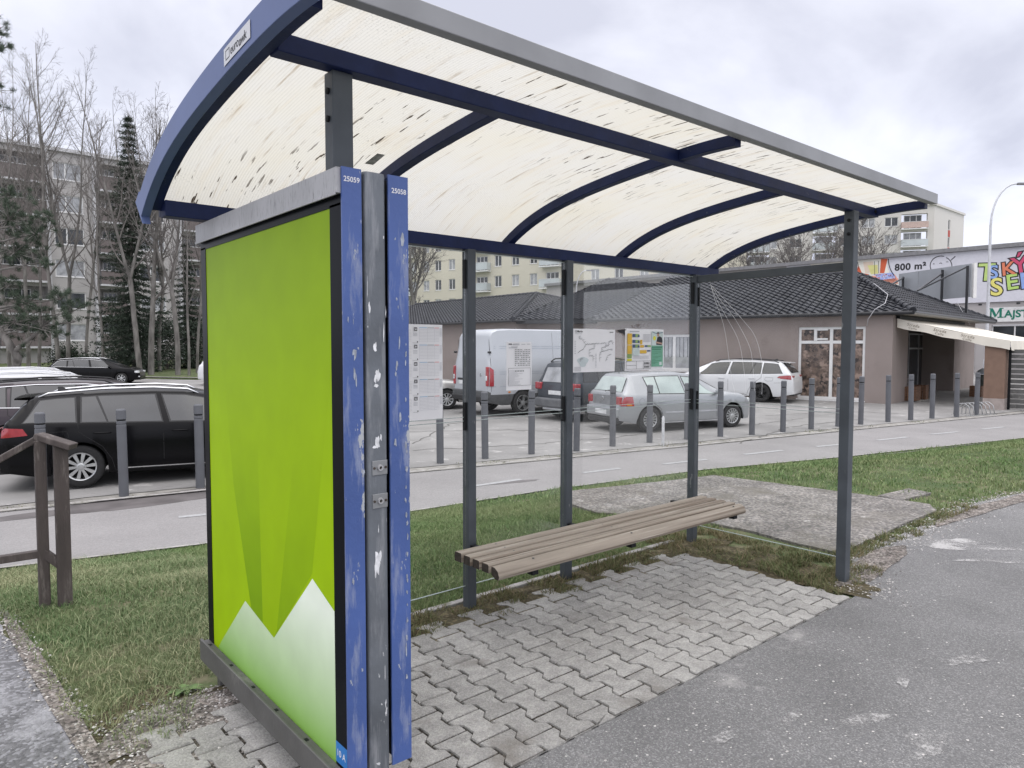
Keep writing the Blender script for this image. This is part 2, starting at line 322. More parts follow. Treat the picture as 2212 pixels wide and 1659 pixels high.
# damp patch on the cycle path
def blob(name,mt,cx,cy,a,b,ang,off,seed,props=STR,n=48,zf=gz,amp=.3):
    mb=MB(); ca,sa=math.cos(ang),math.sin(ang); rows=[]
    for r in (0.001,.35,.7,1):
        row=[]
        for k in range(n):
            t=2*PI*k/n; q=r*(1+amp*noise.noise(Vector((math.cos(t)*1.6+seed,math.sin(t)*1.6,0)))+amp*.5*noise.noise(Vector((math.cos(t)*5+seed,math.sin(t)*5,3))))
            u,v=a*q*math.cos(t),b*q*math.sin(t); x=cx+u*ca-v*sa; y=cy+u*sa+v*ca; row.append((x,y,float(zf(x,y))+off))
        rows.append(row)
    mb.grid(rows,close=True); return mb.build(name,mt,props=props,recalc=False)
m_wet=mat('damp_asphalt',(.125,.115,.115),.55,var=.2,scale=3,spec=.4)
p=lot(330,1082); blob('damp_patch',m_wet,p[0],p[1],1.5,.42,-.05,.0205,3)
p=lot(100,1113); blob('damp_patch',m_wet,p[0],p[1],1.3,.16,-.1,.0215,8)
for i,(a,b,s) in enumerate([(1100,1040,.5),(1950,985,1.4),(2080,966,.8)]):
    p=lot(a,b+ (4 if i==0 else 6)); blob('damp_patch',m_wet,p[0],p[1],s,.10,-.32,.0205+.001*i,12+i)
# concrete slab beside the shelter
slab=[(4.28,.30),(6.45,.36),(6.70,.50),(6.62,1.6),(6.42,2.86),(5.4,3.05),(4.3,3.35),(3.95,2.9),(3.88,2.4),(4.3,1.7),(4.37,1.2)]
mb=MB(); top=[]; 
for i in range(len(slab)):
    a,b=np.array(slab[i]),np.array(slab[(i+1)%len(slab)])
    for k in range(8):
        q=a+(b-a)*k/8; q=q+.03*np.array([noise.noise(Vector((q[0]*4,q[1]*4,1))),noise.noise(Vector((q[0]*4,q[1]*4,9)))]); top.append((q[0],q[1],.022))
mb.poly(top); mb.grid([top,[(x,y,-.1) for x,y,z in top]],close=True); mb.build('concrete_slab',m_conc,props=STR)
mb=MB(); p=at(1955,1072); mb.hexa([(p[0]+a,p[1]+b,z) for z in (-.05,.025) for a,b in ((-.35,-.1),(.3,-.16),(.36,.1),(-.3,.16))]); mb.build('small_slab',m_conc,props=STR)
# bare earth and gravel round the paving
m_earth=mat('bare_earth',(.10,.09,.06),.95,var=.35,scale=7,bump=1,bscale=50,spec=.1); speckle(m_earth,[(.7,.65,.6),(1,.95,.9),(1.6,1.5,1.4),(.85,.8,.75),(.9,.9,.9)],60,.8,.8)
blob('earth_strip',m_earth,1.9,1.12,2.1,.2,0,.0125,1,amp=.15)
blob('earth_strip',m_earth,3.62,.55,.26,.85,0,.0135,2,amp=.2)
blob('earth_strip',m_earth,-.32,.75,.42,.62,0,.006,4,amp=.25)
blob('gravel_patch',m_gravel,-.22,1.02,.36,.2,.2,.011,5)
blob('gravel_patch',m_gravel,-.665,1.75,.045,1.4,.055,.0125,6,amp=.25)
blob('gravel_patch',m_gravel,-.48,.62,.22,.22,.6,.010,9)
blob('gravel_patch',m_gravel,4.25,.02,.6,.13,.12,.0165,7)
blob('gravel_patch',m_gravel,7.0,.08,1.1,.10,-.08,.0175,10)
# paving of waisted blocks: one mesh, every block modelled
m_pave=attr_mat('paving_blocks',(.36,.353,.34),.9,amp=.13,noise_s=14,bump=.5,bscale=160)
speckle(m_pave,[(.8,.8,.8),(1,1,1),(.9,.9,.88),(1.15,1.15,1.13)],150,.8,.3); overlay(m_pave,(.20,.185,.165),2.3,.56,.72); overlay(m_pave,(.5,.49,.46),7,.66,.74,offset=(5,5,0))
mb=MB(); tones=[]
PX,PY,A_=.1475,.2115,.017
def clip_ok(x,y):
    hi=1.14+.08*noise.noise(Vector((x*2,0,5)))
    if x<.0: hi=.98+.05*noise.noise(Vector((x*7,0,5)))
    return -.40<x<3.4 and y<hi
for k in range(-10,24):
    x0=1.028+k*PX; x1=x0+PX; y0=.5525 if k%2==0 else .4470
    for j in range(-5,5):
        a=y0+j*PY; b=a+PY; xc,yc=(x0+x1)/2,(a+b)/2
        if b<-.19 or not clip_ok(xc,yc): continue
        if x0<-.3 and rng.random()<.3: continue
        g=.0062; prof=[(0,A_),(.18,A_),(.32,-A_),(.68,-A_),(.82,A_),(1,A_)]
        L_=[(x0-s+g,a+g+(PY-2*g)*t) for t,s in prof]; R_=[(x1+s-g,a+g+(PY-2*g)*t) for t,s in prof]
        lo=-.195
        ring=[(x,max(y,lo)) for x,y in L_[::-1]+R_]
        # drop duplicates caused by clipping at the asphalt edge
        rr=[]
        for q in ring:
            if not rr or (abs(q[0]-rr[-1][0])+abs(q[1]-rr[-1][1]))>1e-4: rr.append(q)
        ring=rr; c=np.mean(ring,0); th=rng.normal(0,.006,2); dz=rng.normal(0,.0012)
        zt=lambda q:.017+dz+(q[0]-c[0])*th[0]+(q[1]-c[1])*th[1]
        ins=[tuple(np.array(q)+(c-q)*min(.045,1)) for q in ring]
        n=len(ring); b0=[(q[0],q[1],-.01) for q in ring]; b1=[(q[0],q[1],zt(q)-.005) for q in ring]; b2=[(q[0],q[1],zt(q)) for q in ins]
        nv=len(mb.v); mb.grid([b0,b1,b2],close=True); mb.poly(b2); tones+= [rng.random()]*(len(mb.v)-nv)
o=mb.build('paving',m_pave,props=STR,recalc=False); set_tone(o,tones)
mb=MB(); mb.grid([[(x,y,.0085+.0012*noise.noise(Vector((x*20,y*20,0)))) for y in np.arange(-.195,1.16,.05)] for x in np.arange(-.42,3.42,.05)]); mb.build('paving_joints',m_joint,props=STR,recalc=False)
# edging of the old foundation behind the posts
mb=MB(); mb.box(.6,3.62,1.335,1.385,-.05,.02); mb.build('foundation_edging',m_kerb,props=STR,bevel=.006)

# worn pale patches, gum and chips on the footway
m_worn=bpy.data.materials.new('pale_worn_patch'); m_worn.use_nodes=True; t=m_worn.node_tree; b=t.nodes['Principled BSDF']; b.inputs['Base Color'].default_value=(.42,.415,.41,1); b.inputs['Roughness'].default_value=.95
_n=t.nodes.new('ShaderNodeTexNoise'); _n.inputs['Scale'].default_value=48; _n.inputs['Detail'].default_value=5; _n.inputs['Roughness'].default_value=.8; _tc=t.nodes.new('ShaderNodeTexCoord'); t.links.new(_tc.outputs['Object'],_n.inputs['Vector'])
_n2=t.nodes.new('ShaderNodeTexNoise'); _n2.inputs['Scale'].default_value=4; t.links.new(_tc.outputs['Object'],_n2.inputs['Vector'])
_ad=t.nodes.new('ShaderNodeMath'); _ad.operation='ADD'; t.links.new(_n.outputs[0],_ad.inputs[0]); t.links.new(_n2.outputs[0],_ad.inputs[1])
_r=t.nodes.new('ShaderNodeMapRange'); _r.inputs['From Min'].default_value=.94; _r.inputs['From Max'].default_value=1.16; t.links.new(_ad.outputs[0],_r.inputs[0]); t.links.new(_r.outputs[0],b.inputs['Alpha'])
for i,(px,py,a,b_,g_) in enumerate([(1985,1612,.17,.07,-.3),(1868,1560,.12,.035,-.4),(2130,1180,.75,.14,-.75),(2205,1212,.4,.08,-.7),(1700,1560,.08,.03,0),(2090,1430,.15,.04,-.4),(2180,1655,.2,.06,0),(1950,1470,.1,.03,.3),(1560,1600,.07,.03,0)]):
    p=at(px,py); blob('worn_patch',m_worn,p[0],p[1],a,b_,g_,.0135+.0003*i,30+i,zf=lambda x,y:0*x,amp=.5)
# ------------------------------------------------------------------ grass
def in_poly(x,y,poly):
    c=np.zeros(x.shape,bool); n=len(poly)
    for i in range(n):
        (x0,y0),(x1,y1)=poly[i],poly[(i+1)%n]
        c^=((y0>y)!=(y1>y))&(x<(x1-x0)*(y-y0)/((y1-y0) or 1e-9)+x0)
    return c
def blades(name,N,x0,x1,y0,y1,mask,h,w,mt,label_kind,lean=.6,toneb=.3,clump=0.,hf=None,toff=0.):
    x=rng.uniform(x0,x1,N); y=rng.uniform(y0,y1,N)
    if clump:
        cx=rng.uniform(x0,x1,int(N/clump)); cy=rng.uniform(y0,y1,len(cx)); i=rng.integers(0,len(cx),N); x=cx[i]+rng.normal(0,.035,N); y=cy[i]+rng.normal(0,.035,N)
    k=mask(x,y); x=x[k];y=y[k]; n=len(x)
    z=gz(x,y); hh=h*rng.lognormal(0,.35,n)
    pn=np.array([noise.noise(Vector((a*1.7,b*1.7,0))) for a,b in zip(x,y)])
    hh*=1+.9*np.clip(pn,-.6,.8)
    a=rng.uniform(0,2*PI,n); l=np.abs(rng.normal(0,lean,n)); la=rng.uniform(0,2*PI,n)
    top=np.stack([x+hh*l*np.cos(la),y+hh*l*np.sin(la),z+hh],1); mid=np.stack([x+hh*l*.3*np.cos(la),y+hh*l*.3*np.sin(la),z+hh*.62],1)
    wx=np.cos(a)*w/2*rng.uniform(.7,1.3,n); wy=np.sin(a)*w/2
    V=np.empty((n,5,3)); V[:,0]=np.stack([x-wx,y-wy,z-.004],1); V[:,1]=np.stack([x+wx,y+wy,z-.004],1)
    V[:,2]=mid+np.stack([wx*.8,wy*.8,0*wx],1); V[:,3]=mid-np.stack([wx*.8,wy*.8,0*wx],1); V[:,4]=top
    me=bpy.data.meshes.new(name); me.vertices.add(n*5); me.vertices.foreach_set('co',V.reshape(-1)); 
    me.loops.add(n*7); b=np.arange(n)[:,None]*5; li=np.concatenate([b+np.array([0,1,2,3]),b+np.array([3,2,4])],1).reshape(-1); me.loops.foreach_set('vertex_index',li.astype(np.int32))
    me.polygons.add(n*2); st=(np.arange(n)[:,None]*7+np.array([0,4])).reshape(-1); me.polygons.foreach_set('loop_start',st.astype(np.int32))
    me.update(calc_edges=True); me.materials.append(mt)
    t=np.clip(rng.beta(1.2,2.6,n)+toff+.35*np.array([noise.noise(Vector((a*.9+9,b*.9,2))) for a,b in zip(x,y)]),0,1)
    at_=me.attributes.new('tone','FLOAT','POINT'); at_.data.foreach_set('value',np.repeat(t,5).astype(np.float32))
    o=bpy.data.objects.new(name,me); COL.objects.link(o); o['kind']='stuff'
    for k_,v_ in label_kind.items(): o[k_]=v_
    return o
m_gr=attr_mat('grass_blades',(.115,.19,.075),.75,col2=(.42,.40,.25),noise_s=1.2)
m_gr2=attr_mat('lush_grass_blades',(.12,.20,.07),.75,col2=(.32,.34,.18),noise_s=1.2)
m_weed=attr_mat('dry_weeds',(.10,.15,.055),.85,col2=(.29,.22,.14),noise_s=4)
def left_edge(y): return np.interp(y,[a for a,b in LE],[b for a,b in LE])
def n2(x,y,s,o=0.): return np.array([noise.noise(Vector((a*s+o,b*s,1.))) for a,b in zip(x,y)])
def m_left(x,y):
    k=(x>left_edge(y)+.03+.05*n2(x,y,4))&(y<pl(NEAR,x)-.06)&(y>np.interp(x,[-.7,-.6,-.5,-.3,-.26,-.08,.05],[1.0,.95,.82,.86,.98,1.14,1.33])+.07*n2(x,y,4,4))
    k&=~((x>-.13)&(y<1.36)); return k&(rng.random(len(x))<1.25+n2(x,y,2.2,7))
blades('grass',150000,-2.6,.9,.7,7.0,lambda x,y:m_left(x,y)&(x<=.9),.025,.0042,m_gr,P('short rough lawn with straw tufts left of the green poster','grass'),lean=1.25,toff=.06)
def m_mid(x,y): return (y<pl(NEAR,x)-.06)&(y>1.37)&~in_poly(x,y,slab)&~((x>3.6)&(y<1.5)&(x<4.5)&(y<1.1))
blades('grass',150000,.9,4.6,1.3,6.2,m_mid,.023,.0048,m_gr2,P('green lawn between the bench and the cycle path','grass'),lean=.8)
def m_right(x,y): return (y<pl(NEAR,x)-.05)&(y>pl(EDGE,x)+.12+.08*n2(x,y,2))&~in_poly(x,y,slab)&((x>6.6)|(y>2.6))
blades('grass',230000,4.6,27,-5,6.2,m_right,.028,.010,m_gr2,P('green lawn right of the concrete slab beside the shelter','grass'),lean=.8)
def m_strip(x,y):
    a=(y>1.04+.14*n2(x,y,3.0))&(y<1.33)&(x>.1)&(x<3.8)
    b=(x>3.42+.1*n2(x,y,4))&(x<4.15-.1*n2(x,y,3))&(y>-.12+.06*n2(x,y,5))&(y<1.5); b&=~in_poly(x,y,slab)
    c=(x>4.2)&(x<6.9)&(y>.13+.05*n2(x,y,4))&(y<.33)
    return (a|b|c)&(n2(x,y,6,3)>-.12)
blades('weeds',120000,.1,6.9,-.2,1.55,m_strip,.034,.0055,m_weed,P('brown green weeds and moss along the back edge of the paving','weeds'),lean=1.1,clump=14,toff=.16)
def m_verge(x,y):
    d=y-pl(FAR,x); return (d>.08)&(d<.5+.2*n2(x,y,1.3))&(n2(x,y,1.1,3)>.12)
blades('weeds',26000,-4,22,4.5,10.2,m_verge,.035,.012,m_weed,P('sparse weeds along the bollard row beside the cycle path','weeds'),lean=1.)
# loose stones
def stones(name,N,x0,x1,y0,y1,mask,s0,s1,label):
    x=rng.uniform(x0,x1,N); y=rng.uniform(y0,y1,N); k=mask(x,y); x=x[k]; y=y[k]; mb=MB(); tn=[]
    for a,b in zip(x,y):
        s=rng.uniform(s0,s1); z=float(gz(a,b))+.010+s*.2; q=rng.normal(0,.18,(6,3)); base=np.array([(1,0,0),(-1,0,0),(0,1,0),(0,-1,0),(0,0,.6),(0,0,-.6)])+q
        mb.add([(a+v[0]*s,b+v[1]*s,z+v[2]*s) for v in base],[(0,2,4),(2,1,4),(1,3,4),(3,0,4),(2,0,5),(1,2,5),(3,1,5),(0,3,5)]); tn+=[rng.random()**2]*6
    o=mb.build(name,attr_mat('loose_stones',(.17,.155,.145),.9,col2=(.62,.60,.58)),props=dict(kind='stuff',**label)); set_tone(o,tn); return o
stones('gravel',6500,-1.0,.1,.3,3.4,lambda x,y:((np.abs(x-left_edge(y)-.03)<.07*(.4+rng.random(len(x))))|((np.hypot((x+.22)/.42,(y-.98)/.28)<1))|((np.hypot((x+.5)/.4,(y-.6)/.5)<1)&(rng.random(len(x))<.5))),.003,.0085,P('loose pebbles between the asphalt and the lawn at bottom left','gravel'))
stones('gravel',9000,3.5,9,-.5,.5,lambda x,y:(rng.random(len(x))<np.exp(-((y-pl(EDGE,x)+.02)/.16)**2)),.004,.010,P('loose pebbles along the asphalt edge at the far corner post','gravel'))
stones('paving_grit',2600,.1,3.5,-.19,1.1,lambda x,y:n2(x,y,3)>-.1,.0015,.0035,P('grit lying in the joints of the block paving','grit'))
def flecks(name,N,label):
    mb=MB(); tn=[]
    for k in range(N):
        p=at(rng.uniform(1150,2212),rng.uniform(1120,1659)); 
        if p[1]>pl(EDGE,p[0])-.03: continue
        s=rng.uniform(.003,.008); a=rng.uniform(0,6); mb.poly([(p[0]+s*rng.uniform(.6,1.2)*math.cos(a+t),p[1]+s*rng.uniform(.4,1.)*math.sin(a+t),.0138) for t in np.arange(0,6.2,.9)]); tn+=[rng.uniform(.3,1)]*7
    o=mb.build(name,MATS['loose_stones'],props=dict(kind='stuff',**label),recalc=False); set_tone(o,tn)
flecks('stone_chips',420,P('pale chips and gum spots scattered over the footway asphalt','chips'))
#%%PART3
# ------------------------------------------------------------------ shelter
m_blue=mat('navy_frame_paint',(.009,.018,.072),.5,var=.15,scale=9,bump=.08,spec=.25); overlay(m_blue,(.10,.11,.14),28,.66,.72)
m_blue_end=mat('faded_blue_end_plate',(.095,.135,.29),.5,var=.07,scale=3,spec=.5)
m_strip=mat('scratched_blue_paint',(.065,.115,.32),.42,var=.12,scale=2.5,bump=.15,bscale=60,spec=.5)
overlay(m_strip,(.24,.28,.42),3.5,.52,.68,stretch=(6,6,1.1)); overlay(m_strip,(.42,.44,.46),7,.655,.67,stretch=(2.5,2.5,.8),offset=(3,0,0)); overlay(m_strip,(.68,.70,.72),11,.70,.71,stretch=(4,4,.7),offset=(0,7,1))
m_grey=mat('grey_post_paint',(.072,.083,.096),.5,var=.14,scale=5,bump=.1,spec=.4); overlay(m_grey,(.20,.21,.215),16,.665,.70,stretch=(1.6,1.6,.5))
m_prof=mat('scuffed_grey_profile',(.15,.165,.185),.42,metal=.25,var=.2,scale=4,bump=.12,spec=.5); overlay(m_prof,(.3,.31,.33),4,.5,.68,stretch=(6,6,.8),offset=(2,2,2)); overlay(m_prof,(.78,.79,.8),9,.66,.68,stretch=(3,3,.6),offset=(1,4,8.3))
m_alu=mat('weathered_aluminium',(.40,.40,.41),.5,metal=.35,var=.14,scale=3,bump=.15,spec=.5); overlay(m_alu,(.22,.22,.22),24,.55,.66,stretch=(1,5,.6))
m_chan=mat('dark_channel_metal',(.115,.113,.11),.55,metal=.2,var=.15,scale=6,bump=.15); overlay(m_chan,(.22,.215,.20),5,.56,.7)
m_black=mat('black_glass_border',(.004,.005,.008),.3,var=.05,spec=.05)
m_dark=mat('black_gasket',(.009,.010,.012),.6,var=.1,spec=.25)
m_white=mat('white_print',(.80,.80,.82),.5,var=.03)
m_whitep=mat('white_paper',(.91,.91,.93),.7,var=.03,scale=3); m_ink=mat('black_ink',(.02,.02,.025),.6); m_greyink=mat('grey_ink',(.42,.43,.46),.6); m_blueink=mat('pale_blue_ink',(.42,.58,.75),.6); m_redink=mat('pale_red_ink',(.75,.38,.38),.6)
# roof sheet: twin-wall polycarbonate
m_roof=bpy.data.materials.new('twin_wall_roof_sheet'); m_roof.use_nodes=True; t=m_roof.node_tree; t.nodes.clear(); N=t.nodes.new; L=t.links.new
o=N('ShaderNodeOutputMaterial'); df=N('ShaderNodeBsdfDiffuse'); tl=N('ShaderNodeBsdfTranslucent'); gl=N('ShaderNodeBsdfGlossy'); gl.inputs['Roughness'].default_value=.35
uv=N('ShaderNodeAttribute'); uv.attribute_name='sheet'; sp=N('ShaderNodeSeparateXYZ'); L(uv.outputs['Vector'],sp.inputs[0])
wv=N('ShaderNodeMath'); wv.operation='MULTIPLY'; wv.inputs[1].default_value=2*PI/.0125; L(sp.outputs[0],wv.inputs[0]); sn=N('ShaderNodeMath'); sn.operation='SINE'; L(wv.outputs[0],sn.inputs[0])
line=N('ShaderNodeMapRange'); line.inputs['From Min'].default_value=.35; line.inputs['From Max'].default_value=1; line.inputs['To Min'].default_value=0; line.inputs['To Max'].default_value=.22; L(sn.outputs[0],line.inputs[0])
def nz(scale,sx,sy,det=5,off=(0,0,0),rough=.6):
    mp=N('ShaderNodeMapping'); mp.inputs['Scale'].default_value=(sx,sy,1); mp.inputs['Location'].default_value=off; L(uv.outputs['Vector'],mp.inputs[0])
    n=N('ShaderNodeTexNoise'); n.inputs['Scale'].default_value=scale; n.inputs['Detail'].default_value=det; n.inputs['Roughness'].default_value=rough; L(mp.outputs[0],n.inputs['Vector']); return n.outputs[0]
def mr(s,a,b,c=0.,d=1.):
    r=N('ShaderNodeMapRange'); r.inputs['From Min'].default_value=a; r.inputs['From Max'].default_value=b; r.inputs['To Min'].default_value=c; r.inputs['To Max'].default_value=d; L(s,r.inputs[0]); return r.outputs[0]
def mixc(f,a,b):
    m=N('ShaderNodeMix'); m.data_type='RGBA'
    if hasattr(f,'is_linked'): L(f,m.inputs[0])
    else: m.inputs[0].default_value=f
    for s,i in ((a,6),(b,7)):
        if isinstance(s,tuple): m.inputs[i].default_value=(*s,1)
        else: L(s,m.inputs[i])
    return m.outputs[2]
def mulv(a,b):
    m=N('ShaderNodeMath'); m.operation='MULTIPLY'; L(a,m.inputs[0]); L(b,m.inputs[1]); return m.outputs[0]
col=mixc(mr(nz(1.1,1,1),.35,.7),(.70,.695,.655),(.705,.68,.58))
col=mixc(mr(nz(2.5,7,.7,6),.52,.8,0,.45),col,(.66,.55,.36))           # tan streaks along the ribs
col=mixc(mr(nz(5,9,.5,6,(3,1,0)),.585,.72,0,.85),col,(.40,.33,.24))
spots=mulv(mr(nz(6.5,7.5,.85,3,(7,2,0),.5),.63,.65),mr(nz(.9,1,1,2,(2,8,0)),.47,.57)) # mould inside the channels
col=mixc(spots,col,(.06,.045,.03))
spk=mulv(mr(nz(140,1,1,1),.62,.66),mr(nz(1.7,1,1,3,(1,5,0)),.48,.62)); spf=N('ShaderNodeMath'); spf.operation='MULTIPLY'; spf.inputs[1].default_value=.5; L(spk,spf.inputs[0]); col=mixc(spf.outputs[0],col,(.3,.3,.28))
col=mixc(line.outputs[0],col,(.36,.35,.30))
L(col,df.inputs[0]); L(col,tl.inputs[0])
bp=N('ShaderNodeBump'); bp.inputs['Strength'].default_value=.35; bp.inputs['Distance'].default_value=.004; L(sn.outputs[0],bp.inputs['Height']); 
for n_ in (df,gl): L(bp.outputs[0],n_.inputs['Normal'])
a=N('ShaderNodeMixShader'); a.inputs[0].default_value=.66; L(df.outputs[0],a.inputs[1]); L(tl.outputs[0],a.inputs[2])
b=N('ShaderNodeMixShader'); b.inputs[0].default_value=.04; L(a.outputs[0],b.inputs[1]); L(gl.outputs[0],b.inputs[2]); L(b.outputs[0],o.inputs[0])
m_glass=glass('dusty_safety_glass',(.99,.995,.99),.014,.003)
ARC=[(1.351,2.26),(1.264,2.311),(1.129,2.378),(.888,2.450),(.678,2.490),(.49,2.519),(.321,2.541),(.141,2.557),(-.009,2.564),(-.219,2.571),(-.34,2.572)]
ays=[a for a,b in ARC][::-1]; azs=[b for a,b in ARC][::-1]
def arcz(y): return float(np.interp(y,ays,azs))
# smooth the sampled profile with a cubic fit
_c=np.polyfit(ays,azs,4); arcz=lambda y: float(np.polyval(_c,y))
YS=np.linspace(-.345,1.352,40)
def arcn(y):
    d=(arcz(y+.01)-arcz(y-.01))/.02; n=np.array([-d,1.]); return n/np.linalg.norm(n)
SH=thing('bus_shelter','glazed bus shelter with blue frame and stained translucent curved roof over the block paving','bus shelter',(1.8,.6,0))
X0,X1=-.285,4.05
def arch(mb,x0,x1,o0,o1,ya=-.345,yb=1.352,n=36):
    rows=[]
    for y in np.linspace(ya,yb,n):
        nn=arcn(y); z=arcz(y); a=(y+nn[0]*o0,z+nn[1]*o0); b=(y+nn[0]*o1,z+nn[1]*o1)
        rows.append([(x0,*a),(x1,*a),(x1,*b),(x0,*b)])
    mb.grid(rows,close=True); mb.poly(rows[0]); mb.poly(rows[-1][::-1]); return mb
# roof sheets, one between each pair of ribs
RX=[-.27,.68,1.80,2.88,4.03]
for i in range(4):
    a,b=RX[i],RX[i+1]; mb=MB(); rows=[]; s=0; at_=[]
    for k,y in enumerate(YS):
        if k: s+=math.hypot(YS[k]-YS[k-1],arcz(YS[k])-arcz(YS[k-1]))
        rr=[]
        for x in np.linspace(a,b,6): rr.append((x,y,arcz(y))); at_.append((x,s,0))
        rows.append(rr)
    mb.grid(rows); o=mb.build('roof_sheet',m_roof,SH,smooth=True,recalc=False)
    aa=o.data.attributes.new('sheet','FLOAT_VECTOR','POINT'); aa.data.foreach_set('vector',np.array(at_,np.float32).reshape(-1))
for i,x in enumerate(RX):
    if i in (0,): continue
    mb=MB(); ya=-.335 if i in (2,4) else .03
    arch(mb,x-.025,x+.025,-.055,-.003,ya=ya); mb.build('roof_rib',m_blue,SH,bevel=.003)
mb=MB(); arch(mb,-.262,-.225,-.055,-.003,ya=-.335); mb.build('roof_rib',m_blue,SH)
# left end plate: its own light blue face
mb=MB(); arch(mb,-.300,-.2625,-.062,.034,ya=-.40,yb=1.40)
# pointed tail at the back
mb.hexa([(x,y,z) for x in (-.2995,-.263) for y,z in ((1.36,2.20),(1.385,2.30),(1.452,2.262),(1.335,2.150))]); mb.build('end_plate',m_blue_end,SH,bevel=.002)
lg=MB(); fr_u=np.array([0,-1,.045]); nrm=np.array([-1.,0,0])
def lp(y,dz): return (-.3022,y,arcz(y)+dz)
lg.grid([[lp(y,-.040),lp(y,.014)] for y in np.linspace(.225,-.008,12)]); LO=lg.build('logo_plate',mat('light_grey_sticker',(.62,.63,.66),.45,var=.04),SH,recalc=False)
mb=MB(); o_=np.array(lp(.158,-.024)); u_=np.array(lp(-.0,-.02))-np.array(lp(.2,-.024)); u_[0]=0
add_text(mb,'euro',.042,o_+np.array([-.0006,.006,-.003]),u_,np.array([0,0,1.]),mi=0,nrm=np.array([-1.,0,0]),space=.92)
add_text(mb,'awk',.042,o_+np.array([-.0006,-.0715,-.0015]),u_,np.array([0,0,1.]),mi=1,nrm=np.array([-1.,0,0]),offset=.0004,space=.92)
for a,b,c,d in ((.208,.172,-.028,-.0255),(.208,.172,.0,.0025),(.208,.2055,-.0255,.0),(.1745,.172,-.0255,.0)):
    mb.poly([(-.3028,a,arcz(a)+c),(-.3028,b,arcz(b)+c),(-.3028,b,arcz(b)+d),(-.3028,a,arcz(a)+d)],1)
mb.build('lettering',[m_dark,m_ink],LO,recalc=False)
mb=MB(); mb.box(X0+.06,4.052,-.025,.040,2.503,2.562); mb.build('front_beam',m_blue,SH,bevel=.003)
mb=MB(); mb.box(X0+.06,4.05,1.245,1.325,2.182,2.252); mb.box(X0+.06,4.05,1.325,1.36,2.19,2.262); mb.build('back_beam',m_blue,SH,bevel=.003)
mb=MB(); mb.box(-.261,4.062,-.392,-.348,2.540,2.606); mb.box(-.261,4.062,-.348,-.325,2.582,2.600); mb.build('fascia_profile',m_alu if False else mat('grey_fascia',(.27,.275,.285),.45,metal=.2,var=.12,scale=3,spec=.5),SH,bevel=.003)
mb=MB(); mb.box(1.79,1.85,-.346,-.335,2.545,2.575); mb.build('fascia_bracket',m_grey,SH)
def post(x0,x1,y0,y1,z0,z1,chan=None):
    mb=MB(); mb.box(x0,x1,y0,y1,z0,z1); return mb.build('post',m_grey,SH,bevel=.004)
post(-.033,.040,0.0,.062,0,2.503)
P1=post(1.428,1.488,1.222,1.282,0,2.182); P2=post(2.255,2.315,1.222,1.282,0,2.182); P3=post(3.700,3.765,1.222,1.282,0,2.182); P4=post(3.65,3.722,-.037,.030,0,2.503); P6=post(.0,.06,1.222,1.282,0,2.182)
for x in (1.428,2.255,3.700):
    for z in (1.1,1.95): mb=MB(); mb.box(x-.014,x-.002,1.235,1.262,z,z+.17); mb.build('glass_clamp',m_dark,{1.428:P1,2.255:P2,3.700:P3}[x],bevel=.002)
for z in (1.10,1.93): mb=MB(); mb.box(3.725,3.74,1.21,1.2205,z,z+.15); mb.build('glass_clamp',m_dark,SH)
for o_,a_ in (((3.649,-.004,2.44),(-1,0,0)),((3.649,-.004,2.35),(-1,0,0)),((-.0335,.03,2.44),(-1,0,0)),((-.0335,.03,2.35),(-1,0,0)),((4.03,-.0255,2.535),(0,-1,0)),((3.99,-.0255,2.535),(0,-1,0))):
    mb=MB(); mb.lathe(o_,a_,[(0,.001),(0,.011),(.007,.011),(.009,.001)],8); mb.build('bolt',m_dark,SH)
mb=MB(); mb.box(3.712,3.748,.032,1.220,2.118,2.174); mb.build('side_rail',m_grey,SH,bevel=.003)
mb=MB(); mb.box(.022,.04,.065,1.22,2.118,2.174); mb.build('side_rail',m_grey,SH,bevel=.003)
def pane(a,b,c,d,e,f):
    mb=MB(); mb.box(a,b,c,d,e,f); return mb.build('glass_pane',m_glass,SH)
m_edge=mat('green_glass_edge',(.36,.42,.40),.3,var=.1,spec=.6)
def edge(*a):
    mb=MB(); mb.box(*a); mb.build('glass_edge',m_edge,SH)
gy0,gy1=1.248,1.256
for a,b in ((.06,1.426),(1.49,2.253),(2.317,3.698)):
    pane(a,b,gy0,gy1,.15,1.155); pane(a,b,gy0,gy1,1.182,2.165)
    edge(a,b,gy0,gy1,.146,.1495); edge(a,b,gy0,gy1,1.1555,1.159); edge(a,b,gy0,gy1,1.178,1.1815); edge(a,b,gy0,gy1,2.1655,2.169)
pane(3.722,3.730,.036,1.218,.16,1.150); pane(3.722,3.730,.036,1.218,1.182,2.112)
edge(3.722,3.730,.036,1.218,1.1505,1.154); edge(3.722,3.730,.036,1.218,1.178,1.1815); edge(3.722,3.730,.036,1.218,.156,.1595)
